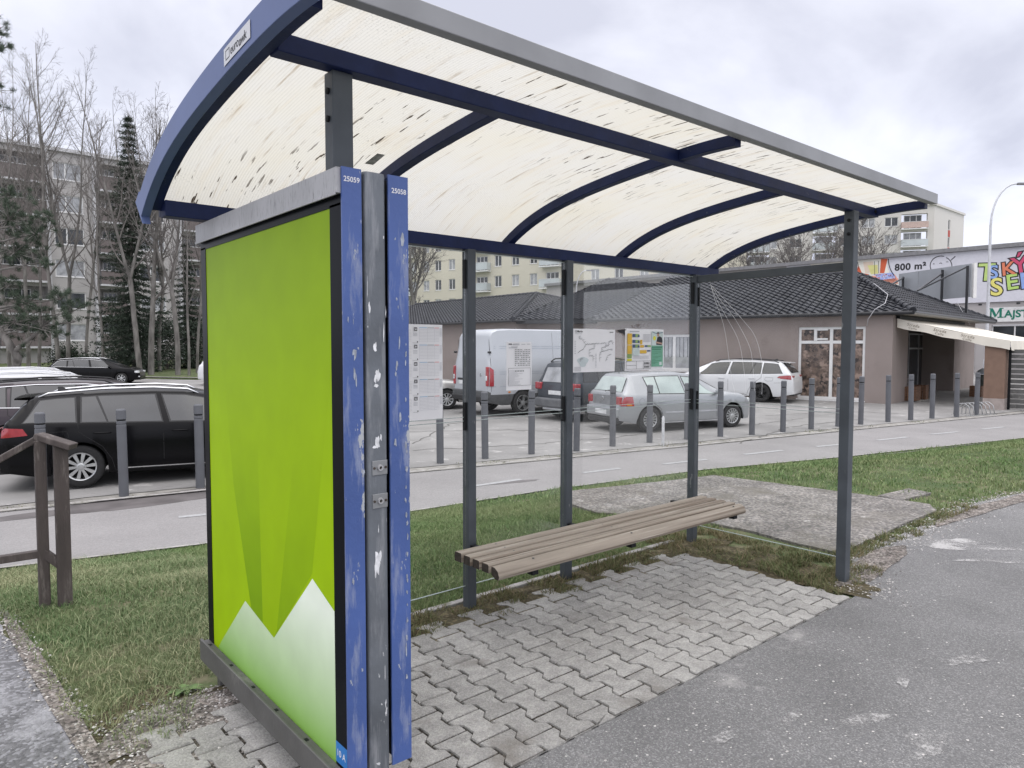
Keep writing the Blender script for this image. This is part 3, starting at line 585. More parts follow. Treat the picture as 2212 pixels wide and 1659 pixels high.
# ---- advertising panels
m_chip=mat('bare_metal_chips',(.34,.37,.43),.5,var=.25,scale=60)
def z3(x,y): return ((1050+.8264*x)/1.549,(1200+.8264*y)/1.549)
def z2c(x,y): return ((1100+.482*x)/1.549,(500+.482*y)/1.549)
def chips(mb,L_,y,mi):
    for i,(f,cx,cy,rx,ry) in enumerate(L_):
        n=11; pts=[]; k=rng.uniform(0,9)
        for j in range(n):
            t=2*PI*j/n; q=.9+.6*noise.noise(Vector((math.cos(t)*2+k,math.sin(t)*2,i)))+.6*noise.noise(Vector((math.cos(t)*6+k,math.sin(t)*6,i))); pts.append(tuple(plane(*f(cx+.72*rx*q*math.cos(t),cy+ry*q*math.sin(t)),1,y)))
        pts=[(a_,b_-.00005*i,c_) for a_,b_,c_ in pts]; c=np.mean(pts,0); mb.add([tuple(c)]+pts,[(0,1+j,1+(j+1)%n) for j in range(n)],mi)
CH1=[(z2c,178,1420,22,42),(z2c,182,1560,7,40),(z2c,192,1600,5,38),(z2c,205,1380,8,10),(z3,163,60,4,28),(z3,172,95,4,22),(z3,200,460,7,18),(z2c,135,1180,5,22),(z2c,170,1190,3,26),(z3,196,1260,6,10),(z3,160,905,8,12)]
CH2=[(z2c,512,632,20,44),(z2c,461,620,7,9),(z2c,471,1038,8,15),(z2c,482,1095,4,16),(z2c,527,884,5,7),(z2c,490,1345,7,42),(z2c,472,1500,9,40),(z2c,535,1420,8,22),(z2c,533,1480,7,26),(z2c,465,1560,9,20),(z2c,536,1355,4,10)]+[(z3,x,y,rx,ry) for x,y,rx,ry in ((372,165,5,11),(350,235,6,20),(374,350,6,16),(377,375,5,10),(376,447,7,13),(373,520,4,7),(371,572,6,9),(375,632,5,14),(378,665,6,12),(380,720,4,14),(379,790,4,10),(377,880,4,9),(379,898,5,8),(377,945,4,10),(378,995,3,6),(378,1060,5,13),(376,1130,5,12),(374,1180,5,34),(376,1287,6,11),(385,1478,3,4),(338,20,3,16),(330,340,6,18))]
CH3=[(z2c,284,1105,9,50),(z2c,268,960,3,100),(z2c,322,1378,17,34),(z2c,382,1270,5,75),(z2c,380,610,6,14),(z2c,342,1578,26,34),(z2c,330,1640,20,14),(z2c,395,1130,3,40),(z3,258,62,12,24),(z3,248,85,8,16),(z3,258,340,13,26),(z3,248,358,14,9),(z3,272,318,6,16),(z3,258,828,16,50),(z3,268,800,10,26),(z3,250,860,8,28),(z3,262,690,2,20),(z3,288,1270,2,36),(z3,275,1400,5,4),(z3,262,1640,12,6)]
AP=thing('advertising_panel','poster case with bright green mountain poster and blue edge numbered 25059','advertising panel',(-.04,.58,.13))
mb=MB(); mb.box(-.0665,-.004,-.118,1.278,.20,2.150); mb.build('case',m_dark,AP)
mb=MB(); mb.box(-.069,-.001,-.126,-.1185,.06,2.162); mb.box(-.069,-.001,-.1185,-.10,.06,.198); chips(mb,CH1,-.1266,1); st=mb.build('edge_strip',[m_strip,m_chip],AP,bevel=0)
mb=MB(); add_text(mb,'25059',.0225,(-.063,-.1264,2.118),(1,0,0),(0,0,1),nrm=np.array([0,-1.,0]),offset=.0004); mb.build('number',m_white,st,recalc=False)
mb=MB(); mb.box(-.0690,-.0668,-.118,-.040,.20,2.052); mb.box(-.0690,-.0668,1.212,1.278,.20,2.052); mb.box(-.0690,-.0668,-.118,1.278,2.0445,2.079); mb.build('black_border',m_black,AP)
mb=MB(); mb.box(-.0845,-.0,-.118,1.300,2.080,2.160); mb.box(-.088,-.0845,-.118,1.300,2.073,2.083); mb.build('top_cap',m_alu,AP,bevel=.004)
mb=MB(); mb.box(-.100,-.0672,-.117,1.285,.140,.212); mb.box(-.110,-.0975,-.117,1.285,.125,.224)
bc=mb.build('bottom_channel',m_chan,AP,bevel=.003)
for y in (1.20,.92,.66,.42,.15): mb=MB(); mb.box(-.0955,-.078,y,y+.02,.2121,.2132); mb.build('slot',m_dark,bc)
mb=MB(); mb.box(-.05,-.01,1.19,1.23,0,.14); mb.build('leg',m_chan,AP)
mb=MB(); mb.box(-.05,-.01,-.10,-.05,0,.14); mb.build('leg',m_chan,AP)
# poster art
gtop=(.295,.505,.006); gbase=(.262,.465,.002)
def grad_mat(name,c0,c1,z0,z1,rough=.35):
    m=bpy.data.materials.new(name); m.use_nodes=True; t=m.node_tree; b=t.nodes['Principled BSDF']; N=t.nodes.new; L=t.links.new
    tc=N('ShaderNodeTexCoord'); sp=N('ShaderNodeSeparateXYZ'); L(tc.outputs['Object'],sp.inputs[0]); r=N('ShaderNodeMapRange'); r.inputs['From Min'].default_value=z0; r.inputs['From Max'].default_value=z1; L(sp.outputs[2],r.inputs[0])
    mx=N('ShaderNodeMix'); mx.data_type='RGBA'; L(r.outputs[0],mx.inputs[0]); mx.inputs[6].default_value=(*c0,1); mx.inputs[7].default_value=(*c1,1)
    n=N('ShaderNodeTexNoise'); n.inputs['Scale'].default_value=7; L(tc.outputs['Object'],n.inputs['Vector']); r2=N('ShaderNodeMapRange'); r2.inputs['To Min'].default_value=.9; r2.inputs['To Max'].default_value=1.1; L(n.outputs[0],r2.inputs[0])
    v=N('ShaderNodeVectorMath'); v.operation='SCALE'; L(mx.outputs[2],v.inputs[0]); L(r2.outputs[0],v.inputs['Scale']); L(v.outputs[0],b.inputs['Base Color']); b.inputs['Roughness'].default_value=.5; b.inputs['Specular IOR Level'].default_value=.12; return m
zb_=.13
m_g0=grad_mat('poster_green',(.335,.53,.0),(.235,.375,.004),1.05,1.9)
m_g0.node_tree.nodes['Principled BSDF'].inputs['Roughness'].default_value=.5
def band_mat(name,c0):
    m=grad_mat(name,c0,c0,0,1); t=m.node_tree; mrn=[n for n in t.nodes if n.type=='MAP_RANGE'][0]; mxn=[n for n in t.nodes if n.type=='MIX'][0]; mrn.inputs['From Min'].default_value=0; mrn.inputs['From Max'].default_value=2
    r=t.nodes.new('ShaderNodeValToRGB'); t.links.new(mrn.outputs[0],r.inputs[0]); b0=np.array((.335,.53,.0)); b1=np.array((.235,.375,.004)); base=lambda z: b0+(b1-b0)*max(0,(z-1.05)/.85)
    st=[(.45,c0),(.85,tuple(np.array(c0)*.45+base(.85)*.55)),(1.1,tuple(base(1.1)*.95)),(1.9,tuple(base(1.9)))]
    e=r.color_ramp.elements; e[0].position=.45/2; e[0].color=(*c0,1); e[1].position=1.9/2; e[1].color=(*st[3][1],1)
    for z,c in st[1:3]+[(1.35,tuple(base(1.35)))]: q=e.new(z/2); q.color=(*c,1)
    for l in list(mxn.outputs[2].links): t.links.new(r.outputs[0],l.to_socket)
    return m
m_gd=band_mat('poster_dark_band',(.235,.40,.0)); m_gl=band_mat('poster_mid_band',(.30,.48,.0)); m_gdd=band_mat('poster_darkest_band',(.20,.36,.0))
m_pk=grad_mat('poster_pale_peaks',(.20,.45,.03),(.84,.92,.78),.04,.58)
pp=lambda px,py: tuple(plane(px,py,0,-.0668)[1:])
def pq(pts,x,mi,mb):
    mb.poly([(x,*pp(*q)) for q in pts],mi)
mb=MB(); mb.poly([(-.0667,y,z) for y,z in ((-.040,.205),(1.212,.205),(1.212,2.044),(-.040,2.044))],0)
pq([(474,700),(549,700),(568,1350),(545,1330),(505,1050)],-.0669,3,mb)
pq([(662,700),(724,700),(674,1240),(592,1378),(598,1360)],-.0669,1,mb)
pq([(549,700),(662,700),(598,1362),(592,1378),(568,1350)],-.06695,2,mb)
mb.poly([(-.0671,*pp(*q)) for q in ((478,1386),(530,1298),(592,1378),(675,1250),(731.5,1334))]+[(-.0671,-.040,.205),(-.0671,1.16,.205)],4)
po=mb.build('poster',[m_g0,m_gd,m_gl,m_gdd,m_pk],AP,recalc=False)
mb=MB(); mb.box(-.0692,-.0679,-.1185,-.040,.222,.292); so=mb.build('sticker',mat('blue_sticker',(.03,.20,.55),.5,var=.06),AP)
mb=MB(); add_text(mb,'10 A',.032,(-.0695,-.045,.246),(0,-1,0),(0,0,1),nrm=np.array([-1.,0,0]),offset=.0004); mb.build('lettering',m_white,so,recalc=False)
A2=thing('advertising_panel','poster case with blue edge numbered 25058 facing into the shelter','advertising panel',(.14,.58,.13))
mb=MB(); mb.box(.108,.158,-.118,1.19,.20,2.150); mb.build('case',m_dark,A2)
mb=MB(); mb.box(.096,.171,-.126,-.1185,.180,2.162); chips(mb,CH2,-.1266,1); st=mb.build('edge_strip',[m_strip,m_chip],A2,bevel=0)
mb=MB(); add_text(mb,'25058',.0225,(.108,-.1264,2.105),(1,0,0),(0,0,1),nrm=np.array([0,-1.,0]),offset=.0004); mb.build('number',m_white,st,recalc=False)
mb=MB(); mb.poly([(.1585,y,z) for y,z in ((-.04,.25),(1.15,.25),(1.15,2.0),(-.04,2.0))]); mb.build('poster',mat('blank_poster',(.55,.56,.58),.3),A2,recalc=False)
CP=thing('lock_post','scuffed grey upright profile with two lock plates between the blue panel edges','post',(.05,-.08,0))
mb=MB(); pr=[]; w0,w1=.010,.088
for sx,cx_ in ((-1,w0+.014),(1,w1-.014)):
    for k in range(5):
        t=k/4*PI/2; 
        pr.append((cx_-.014*math.cos(t),-.112-.014*math.sin(t)) if sx<0 else (cx_+.014*math.sin(t),-.112-.014*math.cos(t)))
pr+= [(w1,-.06),(w0,-.06)]
mb.grid([[(x,y,z) for x,y in pr] for z in (.05,.6,1.2,1.8,2.150)]+[[(x*.94+.003,y*.97-.003,2.160) for x,y in pr]],close=True); mb.poly([(x*.94+.003,y*.97-.003,2.160) for x,y in pr]); chips(mb,CH3,-.1264,1); mb.build('profile',[m_prof,mat('bare_white_scrape',(.72,.73,.75),.5,var=.2,scale=40)],CP,smooth=True,sharp=40)
for z in (1.205,1.095):
    mb=MB(); mb.box(.027,.083,-.1295,-.1265,z-.024,z+.024); lp_=mb.build('lock_plate',mat('zinc_plate',(.33,.34,.35),.4,metal=.5,var=.15),CP,bevel=.002)
    mb=MB(); mb.lathe((.055,-.1296,z),(0,-1,0),[(0,.011),(.006,.010),(.006,.0055),(.001,.005)],14); mb.build('lock',m_alu,lp_,smooth=True,sharp=30)
    mb=MB(); mb.lathe((.055,-.1298,z),(0,-1,0),[(0,.0052),(.0001,.0005)],10)
    for x in (.034,.076): mb.lathe((x,-.1296,z),(0,-1,0),[(0,.0045),(.003,.004),(.003,.0003)],8)
    mb.build('screw',mat('rusty_screw',(.06,.045,.035),.6),lp_)
# ---- bench
m_wood=mat('weathered_bench_wood',(.335,.293,.245),.8,var=.1,scale=3,bump=.25,bscale=40,spec=.2,stretch=(1,9,9))
overlay(m_wood,(.20,.16,.125),1.3,.47,.62,stretch=(.3,30,34),detail=2); overlay(m_wood,(.50,.45,.39),2.2,.56,.7,stretch=(.5,20,20),offset=(3,1,1))
BN=thing('bench','long bench of five weathered wooden slats mounted on the rear posts','bench',(2.37,.83,0))
m_end=mat('dark_end_grain',(.05,.04,.032),.85,var=.3,scale=60)
def slat(x0,x1,y0,y1,z0,z1,front=False):
    mb=MB(); sec=[(y1,z0),(y1,z1-.006),(y1-.006,z1)]
    if front: sec+=[(y0+.035,z1-.003),(y0+.012,z1-.018),(y0,z1-.045),(y0+.008,z0-.018),(y0+.03,z0-.018)]
    else: sec+=[(y0+.006,z1),(y0,z1-.006),(y0,z0)]
    mb.grid([[(x,y,z) for y,z in sec] for x in (x0,x0+.004,x1-.004,x1)],close=True); mb.poly([(x0,y,z) for y,z in sec],1); mb.poly([(x1,y,z) for y,z in sec[::-1]],1)
    return mb.build('slat',[m_wood,m_end],BN,smooth=True,sharp=35)
zt=.455
for i,(a,b) in enumerate(((.972,1.035),(.891,.949),(.810,.868),(.729,.787),(.640,.705))):
    slat(1.19,3.53,a,b,zt-.052,zt-(.002*i),front=(i==4))
for x in (1.46,2.285,3.42):
    mb=MB(); mb.box(x-.02,x+.02,.70,1.222,zt-.075,zt-.053); mb.box(x-.022,x+.022,.655,.70,zt-.098,zt-.0745); mb.build('bracket',m_dark,BN,bevel=.002)
mb=MB()
for x in (1.46,2.285,3.42):
    for i in range(5): mb.lathe((x,(1.0,.919,.839,.759,.675)[i],zt-.002*i-.0035),(0,0,1),[(0,.007),(.0045,.006),(.005,.0005)],8)
mb.build('bolt_heads',m_chan,BN)
# ---- papers on the glass
yf=1.2465
def q2(mb,x0,x1,z0,z1,y,mi=0): mb.poly([(x0,y,z0),(x1,y,z0),(x1,y,z1),(x0,y,z1)],mi)
def paper(name,label,x0,x1,z0,z1,bend=.003,mt=m_whitep,jag=0.):
    mb=MB(); rows=[]
    for i in range(7):
        x=x0+(x1-x0)*i/6; rows.append([(x,yf-bend*math.sin(j/6*PI)*.5-bend*abs(noise.noise(Vector((x*9,j*.8,1)))),z0+(z1-z0)*j/6+(jag*noise.noise(Vector((x*30,5,0))) if j==6 else 0)) for j in range(7)])
    mb.grid(rows); mb.grid([[ (p[0],p[1]+.0008,p[2]) for p in r] for r in rows]); return mb.build(name,mt,props=P(label,'notice'),smooth=True,recalc=False)
yi=yf-.0052
TT=paper('timetable','tall white timetable sheet with lines 24 to 52 taped beside the blue panel',.985,1.258,1.184,1.730)
def printed(parent,name,mb,mats): return mb.build(name,mats,parent,recalc=False)
mb=MB()
for k,nn in enumerate(('24','29','60','51','52')):
    zt_=1.712-.0985*k; x=1.062
    q2(mb,x,x+.021,zt_-.020,zt_,yi,0)
    for j,(c,w_) in enumerate(((1,.052),(2,.045),(3,.032))):
        xx=1.098+[0,.055,.103][j]; q2(mb,xx,xx+w_,zt_-.003,zt_+.001,yi,c)
        for r in range(9): q2(mb,xx,xx+w_,zt_-.012-.0082*r,zt_-.0112-.0082*r,yi,2)
        q2(mb,xx-.0008,xx,zt_-.083,zt_,yi,2)
    for r in range(7): q2(mb,1.236,1.252,zt_-.006-.007*r,zt_-.004-.007*r,yi,2)
    for r in range(3): q2(mb,1.056,1.084,zt_-.034-.007*r,zt_-.032-.007*r,yi,2)
    q2(mb,1.052,1.088,zt_-.088,zt_-.0872,yi,0); q2(mb,1.082,1.088,zt_-.085,zt_-.078,yi,0)
    for r in range(9): q2(mb,1.0,1.045,zt_-.012-.0082*r,zt_-.0112-.0082*r,yi,2)
printed(TT,'timetable_print',mb,[m_ink,m_blueink,m_greyink,m_redink])
mb=MB()
for k,nn in enumerate(('24','29','60','51','52')): add_text(mb,nn,.0175,(1.0635,yi-.0004,1.712-.0985*k-.0165),(1,0,0),(0,0,1),nrm=np.array([0,-1.,0]),offset=.0005,space=.85)
printed(TT,'line_numbers',mb,m_white)
NT=paper('notice','small white notice with a black number grid in front of the van',1.744,1.957,1.328,1.634)
mb=MB()
for r in range(9):
    for c in range(10):
        if (r*7+c*3)%11!=4: q2(mb,1.812+c*.0135,1.8175+c*.0135,1.583-r*.0125,1.588-r*.0125,yi,0)
    q2(mb,1.812,1.944,1.5805-r*.0125,1.5813-r*.0125,yi,1)
q2(mb,1.760,1.787,1.617,1.623,yi,0)
for a,b,z in ((1.795,1.85,1.62),(1.795,1.85,1.614),(1.865,1.90,1.618),(1.912,1.94,1.619),(1.78,1.835,1.601),(1.76,1.83,1.595)): q2(mb,a,b,z,z+.003,yi,1)
for r in range(14): q2(mb,1.76,1.80+.1*rng.random(),1.452-r*.0068,1.4535-r*.0068,yi,1)
for a,b,c,d in ((1.758,1.944,1.467,1.4685),(1.758,1.7595,1.356,1.467),(1.9425,1.944,1.356,1.467),(1.758,1.944,1.356,1.3575)): q2(mb,a,b,c,d,yi,0)
for c in range(6): q2(mb,1.812+c*.0135,1.819+c*.0135,1.446,1.451,yi,0)
printed(NT,'notice_print',mb,[m_ink,m_greyink])
MP=paper('route_map','white route map with black line network beside the second rear post',2.33,2.762,1.428,1.727,jag=.006)
mb=MB(); add_text(mb,'Martin',.020,(2.372,yi-.0004,1.703),(1,0,0),(0,0,1),nrm=np.array([0,-1.,0]),offset=.0004)
mb.lathe((2.360,yi-.0002,1.7085),(0,-1,0),[(0,.008),(.0002,.0062)],14)
lines=[[(2.39,1.675),(2.39,1.66),(2.42,1.655),(2.455,1.62),(2.50,1.62),(2.54,1.625),(2.54,1.59),(2.49,1.585),(2.49,1.54),(2.53,1.54),(2.53,1.50)],[(2.54,1.625),(2.60,1.625),(2.66,1.632),(2.66,1.60),(2.62,1.60),(2.62,1.57),(2.60,1.56),(2.60,1.50)],[(2.66,1.61),(2.69,1.61),(2.69,1.64),(2.72,1.645),(2.74,1.62)],[(2.455,1.62),(2.43,1.585),(2.40,1.575),(2.375,1.56)],[(2.62,1.57),(2.66,1.575),(2.70,1.585),(2.735,1.58)],[(2.40,1.50),(2.40,1.52),(2.43,1.52)],[(2.66,1.50),(2.68,1.54),(2.72,1.55)]]
def stroke(mb,pts,w,y,mi):
    for a,b in zip(pts[:-1],pts[1:]):
        a=np.array(a);b=np.array(b);d=b-a;d/=np.linalg.norm(d);n=np.array([-d[1],d[0]])*w/2; mb.poly([(q[0],y,q[1]) for q in (a-n,b-n,b+n,a+n)],mi)
for l in lines: stroke(mb,l,.0014,yi,0)
for l in lines:
    for a,b in zip(l[:-1],l[1:]):
        for t in (.2,.6):
            x,z=a[0]+(b[0]-a[0])*t,a[1]+(b[1]-a[1])*t; q2(mb,x+.004,x+.004+.012,z+.004,z+.007,yi,1); q2(mb,x-.002,x+.002,z-.002,z+.002,yi-.0002,0)
for r in range(8): q2(mb,2.345,2.36,1.64-.012*r,1.643-.012*r,yi,1); q2(mb,2.345,2.41,1.465-.004*r,1.4662-.004*r,yi,1)
for r in range(10): q2(mb,2.555,2.565,1.55-.01*r,1.554-.01*r,yi,1)
q2(mb,2.70,2.74,1.706,1.710,yi,0); q2(mb,2.35,2.42,1.692,1.694,yi,1)
blo=[(2.43+.05*math.cos(t)*(1+.3*math.sin(3*t)),yi+.0006,1.50+.035*math.sin(t)) for t in np.linspace(0,2*PI,16)[:-1]]; mb.poly(blo,2)
printed(MP,'map_print',mb,[m_ink,m_greyink,mat('map_water',(.66,.74,.76),.7)])
PO=paper('tariff_poster','coloured tariff poster with a yellow table and green column, torn at its top edge',2.872,3.322,1.428,1.738,bend=.006,jag=.004)
mb=MB(); yi2=yf-.0085
yl,gn,dk,yy,gc,skin=1,2,3,4,5,6
X_=lambda u:2.872+.450*u
Z_=lambda v:1.428+.310*v
def r_(u0,u1,v0,v1,mi,dy=0.): q2(mb,X_(u0),X_(u1),Z_(v0),Z_(v1),yi2-dy,mi)
r_(.04,.155,.62,.885,yl);r_(.04,.155,.40,.605,yl);r_(.04,.155,.30,.395,gn);r_(.04,.155,.235,.285,yy)
for v in (.80,.66,.55): r_(.17,.24,v,v+.075,dk); r_(.24,.34,v,v+.075,gn); r_(.30,.345,v,v+.05,dk,.0002)
r_(.17,.345,.36,.54,7)
r_(.36,.42,.63,.735,yl);r_(.36,.46,.55,.61,yl);r_(.48,.55,.565,.61,dk);r_(.55,.64,.565,.61,gn);r_(.36,.53,.41,.49,yl);r_(.54,.63,.455,.49,dk)
for k in range(7): r_(.44,.63,.86-.028*k,.868-.028*k,8)
for k in range(5): r_(.18,.60,.285+.008*k*2,.289+.008*k*2,8)
r_(.10,.34,.925,.945,8)
for a,b,c,d in ((.02,.64,.225,.231),(.02,.64,.035,.041),(.02,.025,.035,.231),(.27,.275,.035,.231),(.46,.465,.035,.231),(.635,.64,.035,.231),(.02,.275,.125,.131),(.46,.64,.125,.131)): r_(a,b,c,d,0)
for k in range(4): r_(.48+.035*k,.50+.035*k,.15,.195,0); r_(.48+.035*k,.50+.035*k,.065,.105,0)
r_(.66,.965,.085,.60,gc); r_(.66,.965,.60,.945,7)
# printed photograph: figure in a dark shirt
cx=X_(.83); tz=Z_(.62)
mb.poly([(X_(a),yi2-.0003,Z_(b)) for a,b in ((.78,.62),(.93,.61),(.955,.72),(.93,.80),(.87,.83),(.81,.80),(.79,.72))],0)
mb.poly([(cx+.013*math.cos(t)-.0,yi2-.0004,Z_(.87)+.017*math.sin(t)) for t in np.linspace(0,2*PI,13)[:-1]],skin)
mb.poly([(cx+.015*math.cos(t),yi2-.0006,Z_(.893)+.012*math.sin(t)) for t in np.linspace(0,PI,8)],0)
mb.poly([(X_(a),yi2-.0005,Z_(b)) for a,b in ((.77,.66),(.95,.63),(.95,.665),(.78,.70))],skin)
mb.poly([(X_(.735)+.017*math.cos(t),yi2-.0006,Z_(.78)+.017*math.sin(t)) for t in np.linspace(0,2*PI,15)[:-1]],yy)
for k in range(9): r_(.68,.92-.08*(k%3),.44-.036*k,.449-.036*k,9,.0002)
r_(.87,.935,.12,.20,7,.0002)
mb.poly([(X_(a),yi2-.0002,Z_(b)) for a,b in ((.68,.94),(.78,.90),(.96,.93),(.96,.915),(.79,.885),(.68,.92))],dk)
pc=[m_ink,mat('poster_amber',(.75,.47,.05),.5),mat('poster_leaf_green',(.28,.42,.14),.5),mat('poster_navy',(.05,.09,.2),.5),mat('poster_lemon',(.75,.72,.05),.5),mat('poster_teal_green',(.17,.44,.30),.5),mat('printed_skin_tone',(.5,.32,.25),.6),mat('poster_mint',(.62,.72,.70),.6),m_greyink,mat('poster_deep_green',(.04,.2,.12),.5)]
printed(PO,'poster_print',mb,pc)
mb=MB(); add_text(mb,'Blíži sa čas víkendu',.0115,(X_(.675),yi2-.0006,Z_(.515)),(1,0,0),(0,0,1),nrm=np.array([0,-1.,0]),offset=.0004,space=.8) if False else None
add_text(mb,'Môže sa pár tlačidiel',.0112,(X_(.675),yi2-.0006,Z_(.535)),(1,0,0),(0,0,1),nrm=np.array([0,-1.,0]),offset=.0004,space=.82) if False else None
for k,(w_,v) in enumerate(((.27,.54),(.24,.49))):
    for j in range(int(w_/.03)): q2(mb,X_(.675+.03*j),X_(.675+.03*j+.022),Z_(v),Z_(v)+.011,yi2-.0004,0)
printed(PO,'poster_heading',mb,[pc[9]])
# torn remains above the poster
m_torn=mat('torn_grey_paper',(.42,.40,.41),.8,var=.3,scale=30)
mb=MB(); mb.grid([[(2.955,yf-.002,1.763),(2.99,yf-.004,1.742)],[(2.99,yf-.012,1.765),(3.01,yf-.006,1.742)]]); mb.grid([[(3.00,yf-.003,1.741),(3.04,yf-.008,1.741)],[(3.03,yf-.016,1.770),(3.075,yf-.014,1.758)],[(3.05,yf-.02,1.776),(3.095,yf-.012,1.772)]]); mb.build('torn_paper',m_torn,props=P('torn grey scrap of paper curling above the tariff poster','paper'),recalc=False)
mb=MB(); mb.poly([(x,yf-.001,z) for x,z in ((2.79,1.724),(2.87,1.732),(2.895,1.728),(2.885,1.69),(2.87,1.683),(2.85,1.70),(2.83,1.703),(2.80,1.71))]); mb.build('torn_sticker',m_ink,props=P('torn black sticker remnant left of the tariff poster','sticker'),recalc=False)
# sticker on the roof sheet, faded
mb=MB(); 
def rp(y,x,o=-.003): n=arcn(y); return (x,y+n[0]*o,arcz(y)+n[1]*o)
c=plane(809,342,1,.95); xs_=c[0]
def hit_roof(px,py):
    d=ray(px,py); lo_,hi_=.5,8
    for k in range(60):
        t=(lo_+hi_)/2; q=EYE+d*t
        if q[2]<arcz(q[1]) : lo_=t
        else: hi_=t
    return q
ps=[hit_roof(*q) for q in ((787,352),(815,330),(832,333),(806,355))]
mb.poly([rp(q[1],q[0]) for q in ps]); mb.build('sticker',mat('faded_grey_sticker',(.42,.42,.40),.6,var=.35,scale=45),props=P('small faded grey sticker on the roof sheet above the panel','sticker'),recalc=False)
# white wires hanging along the side glass
for i,s in enumerate([[(1.10,2.10),(1.06,1.981),(.974,1.767),(.921,1.5),(.90,1.38),(.86,1.22)],[(1.10,2.10),(1.045,1.98),(.946,1.825),(.839,1.641),(.788,1.395),(.77,1.25)],[(1.09,2.09),(1.016,1.978),(.88,1.823),(.757,1.624),(.722,1.487),(.70,1.25)],[(1.08,2.08),(.977,1.976),(.806,1.804),(.704,1.681),(.647,1.488),(.64,1.22)]]):
    P_=[np.array(q) for q in s]; pts=[]
    for a,b,c_,d_ in zip([P_[0]]+P_[:-2],P_[:-1],P_[1:],P_[2:]+[P_[-1]]):
        for k in range(6):
            t=k/6; q=.5*((2*b)+(-a+c_)*t+(2*a-5*b+4*c_-d_)*t*t+(-a+3*b-3*c_+d_)*t**3); pts.append((3.718,q[0],q[1]))
    mb=MB(); mb.tube(pts,.0011,4); mb.build('string',m_whitep,props=P(['thin white string on the side glass, nearest the rear corner post','thin white string on the side glass, second from the rear corner post','thin white string on the side glass, third from the rear corner post','thin white string on the side glass, farthest from the rear corner post'][i],'string','white strings fanning down the side glass'))
# ---- brown handrail at far left
m_rail=mat('brown_railing_paint',(.082,.068,.064),.65,var=.2,scale=5,bump=.4,bscale=40,spec=.3,stretch=(3,3,.6)); overlay(m_rail,(.16,.14,.13),5,.56,.66,stretch=(5,5,.8))
RL=thing('railing','brown wooden railing end with double post and sloping cap rail on the lawn','railing',(-.43,2.95,0))
def railpt(px,py,y): return plane(px,py,1,y)
A=railpt(140,1308,2.92); B=railpt(108,1288,3.06)
mb=MB(); mb.box(A[0]-.032,A[0]+.045,2.92,2.97,-.05,1.0); mb.build('post',m_rail,RL,bevel=.005)
mb=MB(); mb.box(A[0]-.125,A[0]-.065,2.96,3.01,-.05,1.03); mb.build('post',m_rail,RL,bevel=.005)
mb=MB(); c0=np.array([A[0]+.07,2.90,.985]); c1=np.array([A[0]-.10,3.02,1.055]); c2=np.array([A[0]-.62,3.15,.72]); c3=np.array([A[0]-1.1,3.2,.45])
mb.bar(c0,c1,.10,.038); mb.bar(c1+np.array([.02,0,-.005]),c2,.10,.038); mb.bar(c2,c3,.10,.038); mb.build('cap_rail',m_rail,RL,bevel=.006)
mb=MB(); mb.bar((A[0]+.02,2.95,.22),(A[0]-.10,2.985,.34),.045,.05); mb.bar((A[0]-.08,2.985,.33),(A[0]-1.2,3.15,.30),.05,.045); mb.build('lower_rail',m_rail,RL,bevel=.004)
# small rosette weeds
def rosette(x,y,n,l,w,label):
    mb=MB()
    for k in range(n):
        a=2*PI*k/n+rng.normal(0,.25); L_=l*rng.uniform(.7,1.15); el=rng.uniform(.25,.8); d=np.array([math.cos(a),math.sin(a),0]); s=np.array([-math.sin(a),math.cos(a),0]); rows=[]
        for t in np.linspace(0,1,6):
            c=np.array([x,y,float(gz(x,y))+.012])+d*L_*t*math.cos(el)+np.array([0,0,L_*(math.sin(el)*t-.5*t*t)]); ww=w*math.sin(PI*min(.97,t*.9+.08)); rows.append([c-s*ww,c+np.array([0,0,-ww*.3]),c+s*ww])
        mb.grid(rows)
    mb.build('broadleaf_weed',mat('broadleaf_green',(.10,.17,.045),.6,var=.25,scale=20),props=P(label,'weed'),smooth=True,recalc=False)
p=at(400,1497); rosette(p[0],p[1],11,.085,.016,'pale broadleaf weed growing at the lawn edge left of the poster')
p=at(533,1505); rosette(p[0],p[1],14,.06,.006,'small tufted weed in the paving under the green poster')
p=at(845,1250)
#%%PART4
# ------------------------------------------------------------------ background places
def cl(lat,dep,z=0.): return np.array([EYE[0]+math.sin(YAW)*lat+fh[0]*dep,EYE[1]-math.cos(YAW)*lat+fh[1]*dep,z])
def lg(lat,dep): return -.75+.0157*dep
def frame(a,b):
    A,B=cl(*a),cl(*b); return Fr((A[0],A[1],0),(B-A)[:2]),float(np.linalg.norm((B-A)[:2]))
def holes_wall(mb,fr,U0,U1,Z0,Z1,holes,dep=.2,n=0.,mi=0):
    us=sorted({U0,U1,*[h[0] for h in holes],*[h[1] for h in holes]}); zs=sorted({Z0,Z1,*[h[2] for h in holes],*[h[3] for h in holes]})
    for a,b in zip(us[:-1],us[1:]):
        for c,d in zip(zs[:-1],zs[1:]):
            if any(h[0]-1e-6<=a and b<=h[1]+1e-6 and h[2]-1e-6<=c and d<=h[3]+1e-6 for h in holes): continue
            mb.poly([fr(a,n,c),fr(b,n,c),fr(b,n,d),fr(a,n,d)],mi)
    for a,b,c,d in [h[:4] for h in holes]:
        for p,q in (((a,c),(b,c)),((b,c),(b,d)),((b,d),(a,d)),((a,d),(a,c))): mb.poly([fr(p[0],n,p[1]),fr(q[0],n,q[1]),fr(q[0],n-dep,q[1]),fr(p[0],n-dep,p[1])],mi)
    return mb
